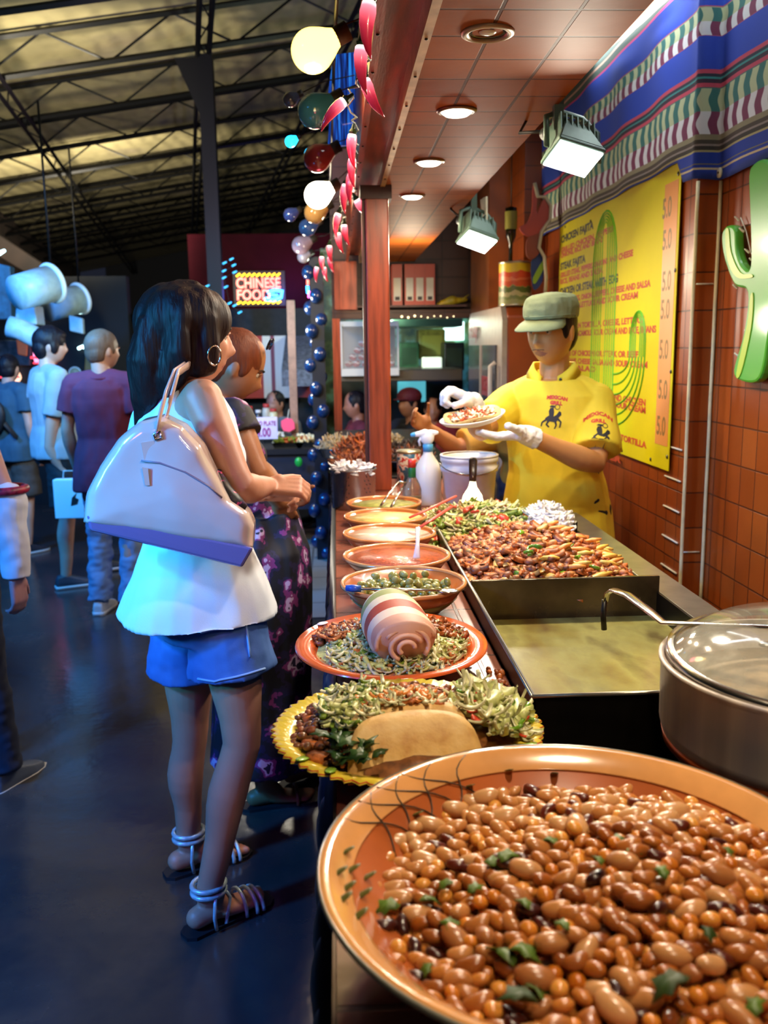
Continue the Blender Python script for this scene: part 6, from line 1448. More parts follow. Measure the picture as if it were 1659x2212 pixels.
    if shoe:
        for q_ in 'RL':
            A = J['a'+q_]; fd = P.__dict__['fd'+q_]; g0 = A.z-.085*s; r = fd.cross(V((0, 0, 1))); c0 = V((A.x, A.y, g0))-fd*.055*s
            b = nb(); skinrings(b, [[c0+fd*y*s+r*x*wd*s+V((0, 0, z*hh*s)) for x, z in ((-1, 0), (1, 0), (1.02, .5), (.8, .95), (0, 1.08), (-.8, .95), (-1.02, .5))] for y, wd, hh in ((-.012, .026, .06), (.0, .034, .085), (.05, .038, .095), (.11, .042, .075), (.17, .047, .055), (.22, .042, .042), (.245, .026, .030))])
            me = fuse(b, max(.005, vox*.7), 3); so = obj('shoe', me, shoe['mat'], e)
            b = nb(); skinrings(b, [[c0+fd*y*s+r*x*wd*s+V((0, 0, z*s)) for x, z in ((-1, 0), (1, 0), (1, .022), (-1, .022))] for y, wd in ((-.018, .028), (.0, .038), (.05, .041), (.11, .045), (.17, .051), (.22, .045), (.252, .026))])
            obj('sole', b, shoe.get('sole', M('sole_white', 'b8b8b8', .5)), so)
    if hair:
        b = nb(); Re = R.to_euler(); S3 = s*hs
        if hair['kind'] == 'short':
            ell(b, hp(0, -.012, .026), (.0815*S3, .099*S3, .096*S3), Re, 24, 18); ell(b, hp(0, -.045, -.015), (.074*S3, .062*S3, .075*S3), Re); 
            for sx in (-1, 1): ell(b, hp(sx*.064, .022, .005), (.014*S3, .02*S3, .035*S3), Re)
        elif hair['kind'] == 'fringe':
            ell(b, hp(0, -.008, .033), (.085*S3, .103*S3, .096*S3), Re, 24, 18); ell(b, hp(0, -.05, -.02), (.078*S3, .062*S3, .08*S3), Re); ell(b, hp(0, .055, .062), (.062*S3, .045*S3, .035*S3), Re)
            for sx in (-1, 1): ell(b, hp(sx*.066, .02, -.005), (.018*S3, .03*S3, .05*S3), Re)
        else:
            for a in hair['blobs']: ell(b, a[0], a[1], a[2] if len(a) > 2 else Re, 24, 18)
            for a in hair.get('locks', ()): tube(b, a[0], a[1], 12)
            if hair['kind'] == 'long':
                ell(b, hp(0, -.012, .036), (.086*S3, .104*S3, .094*S3), Re, 24, 18)
        me = fuse(b, max(.005, vox*.8), hair.get('sm', 2)); wrinkle(me, hair.get('amp', .005), hair.get('sc', 30), 3, hair.get('st', (1, 1, .25)))
        P.hair = obj('hair', me, hair['mat'], e)
    return P
def hairmat(n, a, b_):
    q = N(n); f = q.noise(30, 4, stretch=(6, 6, .5)); q.base(q.mix(f, lin(a), lin(b_))); q.b.inputs['Roughness'].default_value = .5; q.b.inputs['Specular IOR Level'].default_value = .22; q.bump(f, .6, .004); return q.m
HBLK, HDK, HBR, HLB = hairmat('black_hair', '08060a', '18121a'), hairmat('dark_brown_hair', '140a0c', '2e1a1a'), hairmat('auburn_hair', '4a2010', '7a3a1c'), hairmat('light_brown_hair', '4a3c38', '6a5648')

# ---------- worker in the yellow polo
YP = M('yellow_polo', 'e8cc2c', .75, var=.05, vs=14, bump=.15, bs=400)
wl = (.79, 3.235, 0)
Wk = dict(P=(.80, 3.25, .93), Cc=(.79, 3.24, 1.20), N=(.775, 3.22, 1.395), H=(.752, 3.18, 1.548), sR=(.660, 3.31, 1.300), sL=(.915, 3.165, 1.300),
          eL=at(1287, 1000, 'y', 3.03), wL=at(1136, 939, 'y', 2.90), eR=at(1040, 930, 'y', 3.12), wR=at(1022, 868, 'y', 3.0))
rot_i = Matrix.Rotation(radians(243)-pi/2, 3, 'Z').inverted()
dL, pL = rot_i @ V((-1, -.15, -.03)), rot_i @ V((.0, .15, 1)); dR, pR = rot_i @ V((-.85, -.2, .45)), rot_i @ V((-.45, -.1, -.9))
wk = person('man in yellow polo shirt and pale green cap serving a filled taco behind the griddle', wl, 243, 1.68, W=Wk, skin='c08850', bulk=1.06, vox=.0042, hyaw=-15, hpitch=-5, hs=1.04, belly=.015, hands={'L': (dL, pL, .12, .3), 'R': (dR, pR, .9, .9)},
    top=dict(name='polo_shirt', mat=YP, sleeve=.80, flare=.026, hem=-.19, amp=.011, sc=7, infl=.016, vx=.006, hw=.198, hd=.155), bottom=dict(kind='jeans', mat=M('black_trousers', '101014', .7)), shoe=dict(mat=M('black_shoe', '101012', .4)),
    hair=dict(kind='short', mat=HBLK, amp=.001))
e = wk.e; wp_ = lambda px, py, Y: wk.inv @ at(px, py, 'y', Y)
rot_i = wk.inv.to_3x3()
# gloves
GLV = M('white_glove', 'e6e4e0', .45, var=.04, bump=.3, bs=60)
def glove(Pn, q_, d, pn, cu, side, thumb=.7, infl=.0035, cuff=.05):
    b = nb(); w = Pn.J['w'+q_]; hand_bm(b, w, d, pn, side, cu, Pn.s, infl, thumb); bk_ = (Pn.J['e'+q_]-w).normalized(); cap(b, w, w+bk_*cuff, .033, .036, 16, False, True)
    me = fuse(b, .003, 2); wrinkle(me, .003, 45, 1); return obj('glove', me, GLV, Pn.e)
# rebuild his hands in the right pose inside the gloves
glove(wk, 'L', dL, pL, .12, -1, .3, cuff=.045)
glove(wk, 'R', dR, pR, .9, 1, .9, cuff=.04)
# collar, placket
b = nb(); Nk = wk.J['N']; F_ = V((0, 1, 0))
cl = []
for i in range(19):
    a = radians(-215+250*i/18)*-1
    cl.append(Nk+V((.078*cos(a+pi/2)*1.05, .066*sin(a+pi/2)-.004, .028-.05*max(0, sin(a+pi/2))**1.5)))
b = nb(); rr = []
for i in range(25):
    t = i/24; a = pi/2+radians(22)+radians(316)*t; fr_ = max(0, sin(a)); dn = .055*fr_**1.6
    cx_, cy_ = cos(a), sin(a); base_ = Nk+V((.068*cx_, .060*cy_, .040-dn)); out = V((cx_, cy_, 0))
    rr.append([base_, base_+out*.026+V((0, 0, -.032-.012*fr_)), base_+out*.030+V((0, 0, -.036-.012*fr_)), base_+out*.006+V((0, 0, .004))])
skinrings(b, rr); obj('collar', b, YP, wk.top)
# shirt marks: words, rider and a pin, laid onto the cloth
bmt = bmesh.new(); bmt.from_mesh(wk.top.data); tree = BVHTree.FromBMesh(bmt); bmt.free()
ip = wk.inv @ CAM
def onto(me, org, px, py, Yg, scx, tilt=0.0, curve=0.0):
    """drape a flat mark (in metres, x right, y up) onto the shirt near that spot"""
    c = wk.inv @ at(px, py, 'y', Yg); dv = (c-ip).normalized(); loc, nrm, _, _ = tree.ray_cast(ip, dv)
    if loc is None: return False
    rgt = rot_i @ RGT; upv = V((0, 0, 1)); rgt = (rgt-nrm*rgt.dot(nrm)).normalized(); upv = nrm.cross(rgt); 
    if upv.z < 0: upv = -upv
    for v in me.vertices:
        x, y = v.co.x*scx, v.co.y*scx; y -= curve*x*x; x, y = x*cos(tilt)-y*sin(tilt), x*sin(tilt)+y*cos(tilt)
        q_ = loc + rgt*x + upv*y; l2, n2, _, _ = tree.ray_cast(q_+nrm*.05, -nrm)
        v.co = (l2 if l2 is not None else q_)+nrm*.0012
    return True
RDT = M('polo_red_print', 'd8482c', .6); BKT_ = M('polo_dark_print', '26221c', .6)
def tmesh(s, size):
    cu = bpy.data.curves.new('t', 'FONT'); cu.body = s; cu.size = size; cu.align_x = 'CENTER'; cu.offset = .0012; cu.resolution_u = 2
    t = bpy.data.objects.new('t', cu); C.objects.link(t); me = bpy.data.meshes.new_from_object(t.evaluated_get(bpy.context.evaluated_depsgraph_get())); bpy.data.objects.remove(t); me.materials.clear(); return me
def rider():
    b = nb()
    def poly(p):
        n = 1
        vs = [b.verts.new((x, y, 0)) for x, y in p]; b.faces.new(vs)
    poly([(-.024, -.004), (-.012, .006), (.006, .004), (.016, .012), (.024, .026), (.032, .022), (.034, .012), (.026, .004), (.022, -.010), (.010, -.016), (-.012, -.014), (-.024, -.012)])
    poly([(-.010, .004), (-.014, .022), (-.010, .034), (.002, .036), (.006, .022), (.006, .003)]); poly([(-.014, .038), (-.008, .044), (.004, .044), (.010, .038), (.0, .036)])
    for l in ([(-.024, -.008), (-.036, -.02), (-.038, -.036), (-.033, -.036), (-.030, -.022), (-.018, -.014)], [(-.014, -.012), (-.020, -.028), (-.008, -.038), (-.004, -.034), (-.013, -.026), (-.006, -.014)], [(.010, -.014), (.016, -.026), (.012, -.040), (.017, -.040), (.022, -.025), (.018, -.010)], [(.020, -.006), (.032, -.014), (.030, -.034), (.035, -.034), (.038, -.012), (.026, .0)]): poly(l)
    for rad, cx_, cy_ in ((.010, .016, .040), ):
        n = 14
        for i in range(n): 
            a0, a1 = 2*pi*i/n, 2*pi*(i+1)/n; poly([(cx_+rad*cos(a0), cy_+rad*sin(a0)), (cx_+rad*cos(a1), cy_+rad*sin(a1)), (cx_+(rad-.0025)*cos(a1), cy_+(rad-.0025)*sin(a1)), (cx_+(rad-.0025)*cos(a0), cy_+(rad-.0025)*sin(a0))])
    bmesh.ops.subdivide_edges(b, edges=b.edges[:], cuts=1)
    me = bpy.data.meshes.new('rider'); b.to_mesh(me); b.free(); return me
for s_, px, py, sz_, crv, nm in (('MEXICAN', 1203, 862, .0165, 3, 'chest_words'), ('GRILL', 1201, 874, .0165, 0, 'chest_words'), ('MEXICAN', 1293, 897, .0225, 7, 'sleeve_words'), ('GRILL', 1293, 912, .019, 2, 'sleeve_words')):
    me = tmesh(s_, sz_)
    if onto(me, None, px, py, 3.0, 1.0, -.12, crv): obj(nm, me, RDT, wk.top, False)
for px, py, sc, nm in ((1192, 902, .95, 'rider_emblem'), (1297, 940, .98, 'rider_emblem')):
    me = rider()
    if onto(me, None, px, py, 3.0, sc, -.12): obj(nm, me, BKT_, wk.top, False)
c = wk.inv @ at(1211, 822, 'y', 3.0); l_, n_, _, _ = tree.ray_cast(ip, (c-ip).normalized())
if l_ is not None: obj('collar_pin', ell(nb(), l_+n_*.004, (.006, .006, .006), seg=8, rg=6), M('dark_pin', '2a2418', .3), wk.top)
# cap
CAPG = M('pale_green_cap', '7f8a62', .8, var=.08, vs=30, bump=.3, bs=250)
b = nb(); rr = []
for z, a, d in ((.020, .084, .103), (.032, .088, .107), (.055, .089, .109), (.074, .086, .106), (.088, .078, .098), (.098, .060, .080), (.103, .03, .04)):
    rr.append([wk.hp(a*cos(t), d*sin(t)-.006, z+.021+.010*max(0, -sin(t))*(-1 if z < .05 else 0)) for t in [2*pi*i/32 for i in range(32)]])
skinrings(b, rr); me = fuse(b, .004, 2); wrinkle(me, .004, 26, 4); cp_ = obj('cap', me, CAPG, e)
b = nb(); rr = []
for t in range(13):
    a = radians(25+130*t/12); x0, y0 = .083*cos(a), .100*sin(a)-.006; o_ = .064*sin((a-radians(25))/radians(130)*pi)**.55+.002; L = V((cos(a)*.55, sin(a), 0)).normalized()
    i0 = (x0, y0, .036); dz = -.022*(o_/.066)-.010*abs(cos(a)); rr.append([wk.hp(x0, y0, .040), wk.hp(x0+L.x*o_*.6, y0+L.y*o_*.6, .038+dz*.45), wk.hp(x0+L.x*o_, y0+L.y*o_, .034+dz), wk.hp(x0+L.x*o_, y0+L.y*o_, .030+dz), wk.hp(x0+L.x*o_*.6, y0+L.y*o_*.6, .034+dz*.45), wk.hp(x0, y0, .034)])
skinrings(b, rr); obj('brim', b, CAPG, cp_)
b = nb(); tube(b, [wk.hp(.0865*cos(t), .106*sin(t)-.006, .052) for t in [2*pi*i/40 for i in range(40)]], .0016, 6, loop=True); obj('cap_seam', b, M('cap_thread', '8a9870', .8), cp_)
b = nb()
for t in (.1, .35, .6): ell(b, wk.hp(-.0875*cos(t), .107*sin(t)*-.2-.006, .045-.004*t), (.003, .003, .003), seg=8, rg=6)
obj('eyelets', b, M('cap_eyelet', '4a5438', .5), cp_)
obj('stubble', (lambda b: (tube(b, [wk.hp(x, y, z) for x, y, z in ((-.022, .089, -.058), (-.01, .0955, -.0565), (.01, .0955, -.0565), (.022, .089, -.058))], .0015, 6), b)[1])(nb()), M('stubble', '5a3c28', .8), e)
# his taco on paper
tc = empty('paper_plate', (0, 0, 0), label='white paper boat with an open taco held in the gloved hand of the worker', cat='plate')
tcx = at(1022, 922, 'y', 2.90); tcx = V((tcx.x, tcx.y, 1.252)); Rt = Euler((radians(12), radians(-9), radians(6))).to_matrix().to_4x4(); Mt = Matrix.Translation(tcx) @ Rt
b = nb(); rr = []
for r_, z in ((.001, 0), (.6, 0), (.85, .008), (1.0, .022), (1.0, .026), (.83, .012), (.58, .004), (.001, .004)):
    rr.append([V((.105*r_*cos(t)*(1+.04*cos(4*t)), .07*r_*sin(t), z)) for t in [2*pi*i/40 for i in range(40)]])
skinrings(b, rr); b.transform(Mt); obj('paper_boat', b, M('paper_white', 'ece8e0', .6), tc)
b = nb(); rr = []
for r_, z in ((.001, .012), (.6, .012), (1.0, .030), (1.0, .033), (.6, .016), (.001, .016)):
    rr.append([V((.095*r_*cos(t), .065*r_*sin(t), z+.006*sin(3*t)*r_)) for t in [2*pi*i/40 for i in range(40)]])
skinrings(b, rr); b.transform(Mt); ft = obj('filled_tortilla', b, M('flour_tortilla', 'e8c880', .55, var=.1, vs=40), None); tag(ft, 'open flour tortilla lying on the paper boat in the gloved hand', 'tortilla')
it = []
for k in range(150):
    a = U(0, 6.28); r_ = sqrt(U(0, 1)); it.append((*small[k % 3][0], Mt @ TRS((.075*r_*cos(a), .05*r_*sin(a), .022+.016*(1-r_*r_)+U(0, .006)), (U(-.5, .5), U(-.5, .5), U(0, 6)), 1), random.choice((0, 0, 0, 1, 2))))
o = obj('taco_filling', merged(it, [M('white_cheese', 'f0e4c0', .5), M('salsa_bits', 'd05a34', .4), MEAT]), None); tag(o, 'white cheese and red filling on the tortilla held by the worker', 'filling', kind='stuff')

# ---------- woman in the white top
WT = M('white_tank', 'dfe3ee', .8, var=.02, bump=.1, bs=300); DEN = N('blue_denim'); f1 = DEN.noise(6, 5); DEN.base(DEN.ramp(f1, [(.3, '2c4c8c'), (.55, '4468aa'), (.75, '6a8cc4')])); DEN.b.inputs['Roughness'].default_value = .85; DEN.bump(DEN.noise(260, 2), .3, .001); DEN = DEN.m
al = V((-.345, 2.28, 0))
Wa = dict(P=at(440, 1268, 'y', 2.27), Cc=at(398, 985, 'y', 2.27), N=at(388, 838, 'y', 2.29), H=at(412, 726, 'y', 2.22),
          sR=at(437, 862, 'y', 2.13), sL=at(372, 860, 'y', 2.44), eR=at(520, 1050, 'y', 2.03), wR=at(578, 1050, 'y', 2.21), eL=at(480, 1030, 'y', 2.50), wL=at(565, 1066, 'y', 2.40),
          hR=at(487, 1330, 'y', 2.19), kR=at(524, 1608, 'y', 2.17), aR=at(447, 1902, 'y', 2.17), hL=at(402, 1330, 'y', 2.36), kL=at(412, 1600, 'y', 2.40), aL=at(408, 1850, 'y', 2.44))
Wa['aR'].z = .092; Wa['aL'].z = .092; Wa['toeR'] = at(600, 1930, 'z', .0); Wa['toeL'] = at(556, 1832, 'z', 0)
hl_ = []
wa_H = Wa['H']
wa = None
def hairA(P0=None):
    pass
ra = radians(22)-pi/2; iA = (Matrix.Translation(al) @ Matrix.Rotation(ra, 4, 'Z')).inverted()
A_ = lambda px, py, Y: iA @ at(px, py, 'y', Y)
blobs = [(A_(382, 705, 2.24), (.085, .100, .105)), (A_(350, 770, 2.26), (.085, .075, .11)), (A_(333, 840, 2.28), (.085, .055, .10)), (A_(412, 745, 2.15), (.02, .055, .07)), (A_(405, 690, 2.2), (.09, .10, .085))]
locks = [([A_(345, 700, 2.18), A_(322, 780, 2.17), A_(318, 860, 2.19), A_(300, 925, 2.22)], [.05, .05, .04, .014]), ([A_(360, 720, 2.32), A_(335, 800, 2.36), A_(320, 880, 2.36), A_(305, 940, 2.35)], [.05, .05, .035, .01]), ([A_(390, 690, 2.14), A_(385, 760, 2.13), A_(370, 815, 2.15), A_(345, 870, 2.19)], [.03, .035, .035, .012]), ([A_(440, 655, 2.17), A_(450, 690, 2.155), A_(448, 740, 2.15), A_(438, 790, 2.15), A_(425, 815, 2.16)], [.02, .028, .030, .028, .012])]
wa = person('woman in white tank top and denim shorts with a shiny handbag, seen from behind', al, 22, 1.64, W=Wa, fem=True, skin='b88068', vox=.0042, hyaw=-2, hpitch=-3, bare=True, hs=1.03,
    hands={'R': (V((.35, .9, -.05)), V((-.6, .1, -.8)), .75), 'L': (V((.5, .8, 0)), V((.5, -.5, -.8)), .75)},
    top=dict(name='tank_top', mat=WT, sleeve=0, infl=.026, hem=-.059, hw=.195, hd=.178, hemoff=(0, -.02, .0), amp=.010, sc=7, vx=.006, cut=6), bottom=dict(kind='shorts', name='denim_shorts', mat=DEN, len=.42, flare=.022, amp=.006, waist=.02),
    hair=dict(kind='long', mat=HDK, blobs=blobs, locks=locks, amp=.009, sc=26, st=(1, 1, .16)))
# shorts details: hems, pocket, seam
bms = bmesh.new(); bms.from_mesh(wa.bottom.data); ts = BVHTree.FromBMesh(bms); bms.free(); ipA = iA @ CAM
def on_shorts(pts, r, name, mat, parent=None, off=.0015, flat=(1, .6), tr=None):
    L = []
    for px, py in pts:
        c = iA @ at(px, py, 'y', 2.1); l_, n_, _, _ = (tr or ts).ray_cast(ipA, (c-ipA).normalized())
        if l_ is not None: L.append(l_+n_*off)
    if len(L) > 1: return obj(name, tube(nb(), L, r, 6), mat, parent or wa.bottom)
DENL = M('pale_denim_edge', '7c9cd0', .8)
on_shorts([(428+i*12, 1474+6*sin(i*.25)-i*2.6 if i > 3 else 1466+i*2) for i in range(13)], .003, 'hem_seam', DENL)
on_shorts([(522+i*2.2, 1275+i*18) for i in range(9)], .0028, 'side_seam', DENL)
on_shorts([(365, 1325), (362, 1345), (370, 1362), (388, 1368), (410, 1358), (424, 1335), (428, 1300)], .0025, 'back_pocket', DENL)
on_shorts([(376, 1320), (382, 1340), (396, 1345), (412, 1335), (418, 1318)], .002, 'pocket_stitching', DENL)
c = iA @ at(512, 1272, 'y', 2.1); l_, n_, _, _ = ts.ray_cast(ipA, (c-ipA).normalized())
if l_ is not None: obj('rivet', ell(nb(), l_+n_*.001, (.005, .005, .005), seg=10, rg=8), M('rivet_metal', 'd8d0c8', .3, metal=.8), wa.bottom)
# hoop earring, sandals
HO = M('silver_hoop', 'd8d4d0', .15, metal=1)
hx = A_(463, 768, 2.125); obj('hoop_earring', tube(nb(), [hx+V((.003*sin(t), .015*cos(t), .022*sin(t))) for t in [2*pi*i/28 for i in range(28)]], .0022, 6, loop=True), HO, wa.e)
SAN = M('silver_sandal', 'b8ccd4', .3, metal=.3, var=.2, vs=60); SOL = M('dark_sole', '161218', .6)
for q_ in 'RL':
    A = wa.J['a'+q_]; fd = wa.__dict__['fd'+q_]; r = fd.cross(V((0, 0, 1))); hl = V((A.x, A.y, 0))-fd*.035
    b = nb(); skinrings(b, [[hl+fd*y+r*x*wd+V((0, 0, z)) for x, z in ((-1, -.004), (1, -.004), (1, .010), (-1, .010))] for y, wd in ((-.04, .018), (-.02, .034), (.04, .034), (.10, .036), (.16, .045), (.20, .042), (.225, .022))])
    so = obj('sandal', b, SOL, wa.e, False); g0 = 0
    def strap(y, z0, w_, hgt, rad, nm='strap'):
        obj(nm, tube(nb(), [hl+fd*y+r*w_*cos(t)+V((0, 0, .008+hgt*sin(t))) for t in [pi*i/14 for i in range(15)]], rad, 8, flat=(1, 1)), SAN, so)
    strap(.155, 0, .049, .050, .0055); strap(.175, 0, .048, .044, .0055); strap(.125, 0, .044, .062, .005)
    for dz in (0, .018): obj('ankle_strap', tube(nb(), [A+fd*.004+V((0, 0, .012+dz))+fd*.044*cos(t)+r*.040*sin(t) for t in [2*pi*i/20 for i in range(20)]], .0065, 8, loop=True), SAN, so)
    obj('strap', tube(nb(), [A+fd*.042+V((0, 0, .01)), hl+fd*.09+r*.02+V((0, 0, .072)), hl+fd*.06+r*.046+V((0, 0, .02))], .005, 8), SAN, so)
    obj('strap', tube(nb(), [A+r*.040+V((0, 0, .01)), hl+fd*.03+r*.040+V((0, 0, .045)), hl+fd*.035+r*.04+V((0, 0, .01))], .005, 8), SAN, so)
# handbag
BG = M('pale_patent_bag', 'd2c0bc', .14, var=.04, vs=4, coat=1.0, bump=.12, bs=9); BGD = M('bag_base_violet', '7a6ca0', .2, coat=.7)
bp = [(190, 1112), (196, 1060), (222, 1000), (262, 945), (310, 905), (352, 893), (400, 915), (440, 960), (470, 1020), (500, 1075), (540, 1105), (552, 1130), (550, 1172)]
Yb = 1.985; hb = empty('handbag', at(370, 1060, 'y', Yb), label='large shiny pale pink dome handbag with violet base hanging on the woman\'s shoulder', cat='handbag'); ho = hb.location.copy()
pts2 = [at(*p, 'y', Yb) - ho for p in bp]; bot = [at(552, 1178, 'y', Yb)-ho, at(188, 1122, 'y', Yb)-ho]
core = [(v.x, v.z) for v in pts2]+[(bot[0].x, bot[0].z), (bot[1].x, bot[1].z)]
cenx = sum(p[0] for p in core)/len(core); cenz = sum(p[1] for p in core)/len(core)
b = nb(); rr = []; ol = smooth_outline(core[:13], 3)
full = []
for i in range(len(core)):
    a, c_ = V((*core[i], 0)), V((*core[(i+1) % len(core)], 0)); full += [tuple(a.lerp(c_, t/6))[:2] for t in range(6)]
for yy, kk in ((-.062, .0), (-.062, .55), (-.060, .86), (-.052, .95), (-.034, 1.0), (.034, 1.0), (.052, .95), (.060, .86), (.062, .0)):
    rr.append([V((cenx+(x-cenx)*max(kk, .01), yy - (.012*(1-kk) if yy < 0 else -.012*(1-kk)), cenz-.02+(z-cenz+.02)*max(kk, .01))) for x, z in full])
skinrings(b, rr); me = fuse(b, .0045, 4); wrinkle(me, .004, 9, 2); obj('bag_body', me, BG, hb)
# violet base: a tapered box under the body
def bpt(px, py, Y): return at(px, py, 'y', Y)-ho
b = nb(); T = [bpt(186, 1112, Yb-.06), bpt(548, 1183, Yb-.06), bpt(548, 1183, Yb+.06), bpt(186, 1112, Yb+.06)]; B_ = [bpt(194, 1146, Yb-.055), bpt(523, 1226, Yb-.055), bpt(523, 1226, Yb+.055), bpt(194, 1146, Yb+.055)]
skinrings(b, [T, B_]); obj('bag_base', b, BGD, hb, False, bevel=.006)
b = nb(); 
STR = M('bag_strap_pale', 'd8b8ac', .25, coat=.6)
for k, (off, x1) in enumerate(((-.058, 0), (.02, 14))):
    obj('shoulder_strap', tube(nb(), [bpt(338+x1*.4, 940, Yb+off), bpt(345+x1, 900, Yb+off-.005), bpt(358+x1, 850, Yb+.00), bpt(376+x1*.6, 805, Yb+.04), bpt(400+x1*.5, 789, Yb+.13), bpt(402+x1*.3, 795, Yb+.24), bpt(380, 830, Yb+.31+k*.03), bpt(352, 880, Yb+.33)][:8], .0075, 8, flat=(1.5, .6)), STR, hb)
obj('buckle', tube(nb(), [bpt(332, 938, Yb-.066), bpt(346, 932, Yb-.066), bpt(350, 946, Yb-.066), bpt(336, 950, Yb-.066)], .003, 6, loop=True), HO, hb)
obj('strap_tab', prism(nb(), [(bpt(318, 950, Yb).x, bpt(318, 950, Yb).z), (bpt(345, 945, Yb).x, bpt(345, 945, Yb).z), (bpt(352, 985, Yb).x, bpt(352, 985, Yb).z), (bpt(325, 990, Yb).x, bpt(325, 990, Yb).z)], 'y', -.064, -.061), STR, hb, False)
obj('zip_line', tube(nb(), [bpt(305, 995, Yb-.068), bpt(345, 1000, Yb-.068), bpt(400, 1020, Yb-.068), bpt(450, 1050, Yb-.066), bpt(480, 1075, Yb-.062)], .0022, 6), M('bag_seam', '8a7c8c', .4), hb)
obj('zip_pull', prism(nb(), [(bpt(322, 1000, Yb).x, bpt(322, 1000, Yb).z), (bpt(334, 1002, Yb).x, bpt(334, 1002, Yb).z), (bpt(338, 1038, Yb).x, bpt(338, 1038, Yb).z), (bpt(328, 1038, Yb).x, bpt(328, 1038, Yb).z)], 'y', -.072, -.069), STR, hb, False)
# scarf tied by the bag
b = nb(); tube(b, [bpt(468, 1020, Yb+.03), bpt(485, 1060, Yb-.0), bpt(505, 1085, Yb-.02), bpt(530, 1100, Yb-.02)], [.012, .018, .020, .01], 10)
q = N('floral_scarf'); q.base(q.ramp(q.noise(60, 3), [(.4, '14101c'), (.55, '3a1c4a'), (.62, 'c83a6a'), (.68, 'd8a03c')], 'CONSTANT')); o = obj('silk_scarf', b, q.m, hb)

# ---------- woman behind, floral dress
FD = N("floral_dress"); f1 = FD.noise(16, 3); FD.base(FD.ramp(f1, [(.4, '0e0a18'), (.5, '1c1238'), (.58, '7a2c6c'), (.64, 'b89ac0'), (.7, '1a1030')], 'CONSTANT')); FD.b.inputs['Roughness'].default_value = .7; FD = FD.m
bl = V((-.245, 2.83, 0)); Wb = dict(H=at(508, 790, 'y', 2.83), N=at(470, 880, 'y', 2.83), Cc=at(478, 985, 'y', 2.83), sR=at(505, 900, 'y', 2.68), sL=at(480, 895, 'y', 3.0), eR=at(560, 1020, 'y', 2.62), wR=at(602, 1085, 'y', 2.70), eL=at(560, 1010, 'y', 3.0), wL=at(610, 1060, 'y', 2.9), aR=at(545, 1735, 'y', 2.80), aL=V((-.16, 2.95, .09)))
Wb['P'] = V((-.27, 2.83, .88)); Wb['hR'] = V((-.24, 2.76, .84)); Wb['hL'] = V((-.24, 2.92, .84)); Wb['kR'] = V((-.20, 2.76, .46)); Wb['kL'] = V((-.20, 2.93, .46)); Wb['aR'] = V((-.27, 2.80, .085))
wb = person('woman with auburn hair looking down in a dark floral dress beyond the white top woman', bl, 20, 1.6, W=Wb, fem=True, skin='96603e', vox=.0055, hyaw=-10, hpitch=-26, bare=True,
    top=dict(name='dress_bodice', mat=FD, sleeve=.35, infl=.016, hem=-.12, hw=.19, hd=.15), hair=dict(kind='short', mat=HBR, amp=.003, sc=30))
b = nb(); wb.torso(b, [(wb.J['P']+V((0, .0, .12)), .15, .13), (wb.J['P']+V((0, -.01, .0)), .195, .175), (wb.J['P']+V((0, .0, -.1)), .20, .17), (wb.J['P']+V((0, .0, -.45)), .20, .15), (wb.J['P']+V((0, .0, -.70)), .22, .17)], 36)
wb.cloth('dress_skirt', b, FD, .016, 9, st=(1.6, 1.6, .2))
obj('sunglasses', tube(tube(nb(), [wb.hp(.04+.022*cos(t), .075, .112+.018*sin(t)) for t in [2*pi*i/16 for i in range(16)]], .003, 6, loop=True), [wb.hp(-.04+.022*cos(t), .075, .112+.018*sin(t)) for t in [2*pi*i/16 for i in range(16)]], .003, 6, loop=True), M('glasses_dark', '18141c', .15), wb.e)
for q_ in 'RL':
    A = wb.J['a'+q_]; fd = wb.__dict__['fd'+q_]; r = fd.cross(V((0, 0, 1))); hl = V((A.x, A.y, 0))-fd*.035
    b = nb(); skinrings(b, [[hl+fd*y+r*x*wd+V((0, 0, z)) for x, z in ((-1, -.0), (1, -.0), (1, .010), (-1, .010))] for y, wd in ((-.04, .018), (-.02, .034), (.04, .034), (.10, .036), (.16, .045), (.20, .042), (.225, .022))]); so = obj('sandal', b, SOL, wb.e, False)
    obj('strap', tube(nb(), [hl+fd*.14+r*.045*cos(t)+V((0, 0, .008+.05*sin(t))) for t in [pi*i/12 for i in range(13)]], .006, 8), M('tan_strap', '7a4c30', .5), so)

# ---------- men in the aisle
MAR = M('maroon_tee', '66203c', .85, var=.06, bump=.1, bs=200); JNL = M('pale_jeans', '6c84a4', .85, var=.15, vs=8); GRT = M('grey_blue_tee', '8a949c', .85, var=.05); TEAL = M('dark_teal_tee', '24465a', .85, var=.08)
c0 = at(258, 1322, 'z', 0); pm = person('man in maroon t-shirt and pale jeans seen from behind', (c0.x, c0.y, 0), 78, at(240, 712, 'y', c0.y).z+.0, skin='b08878', vox=.008, hyaw=-35, top=dict(mat=MAR, sleeve=.62, infl=.03, flare=.028, hem=-.18, hw=.185, hd=.14, amp=.012), bottom=dict(kind='jeans', mat=JNL, hem=.075, amp=.012), shoe=dict(mat=M('white_sneaker', 'b0b4b8', .5)), hair=dict(kind='short', mat=HLB, amp=.003))
obj('collar_band', tube(nb(), [pm.J['N']+V((.075*cos(t), .065*sin(t), -.012)) for t in [2*pi*i/24 for i in range(24)]], .010, 8, loop=True), MAR, pm.e)
c0 = at(150, 1262, 'z', 0); s0 = at(92, 858, 'y', c0.y)
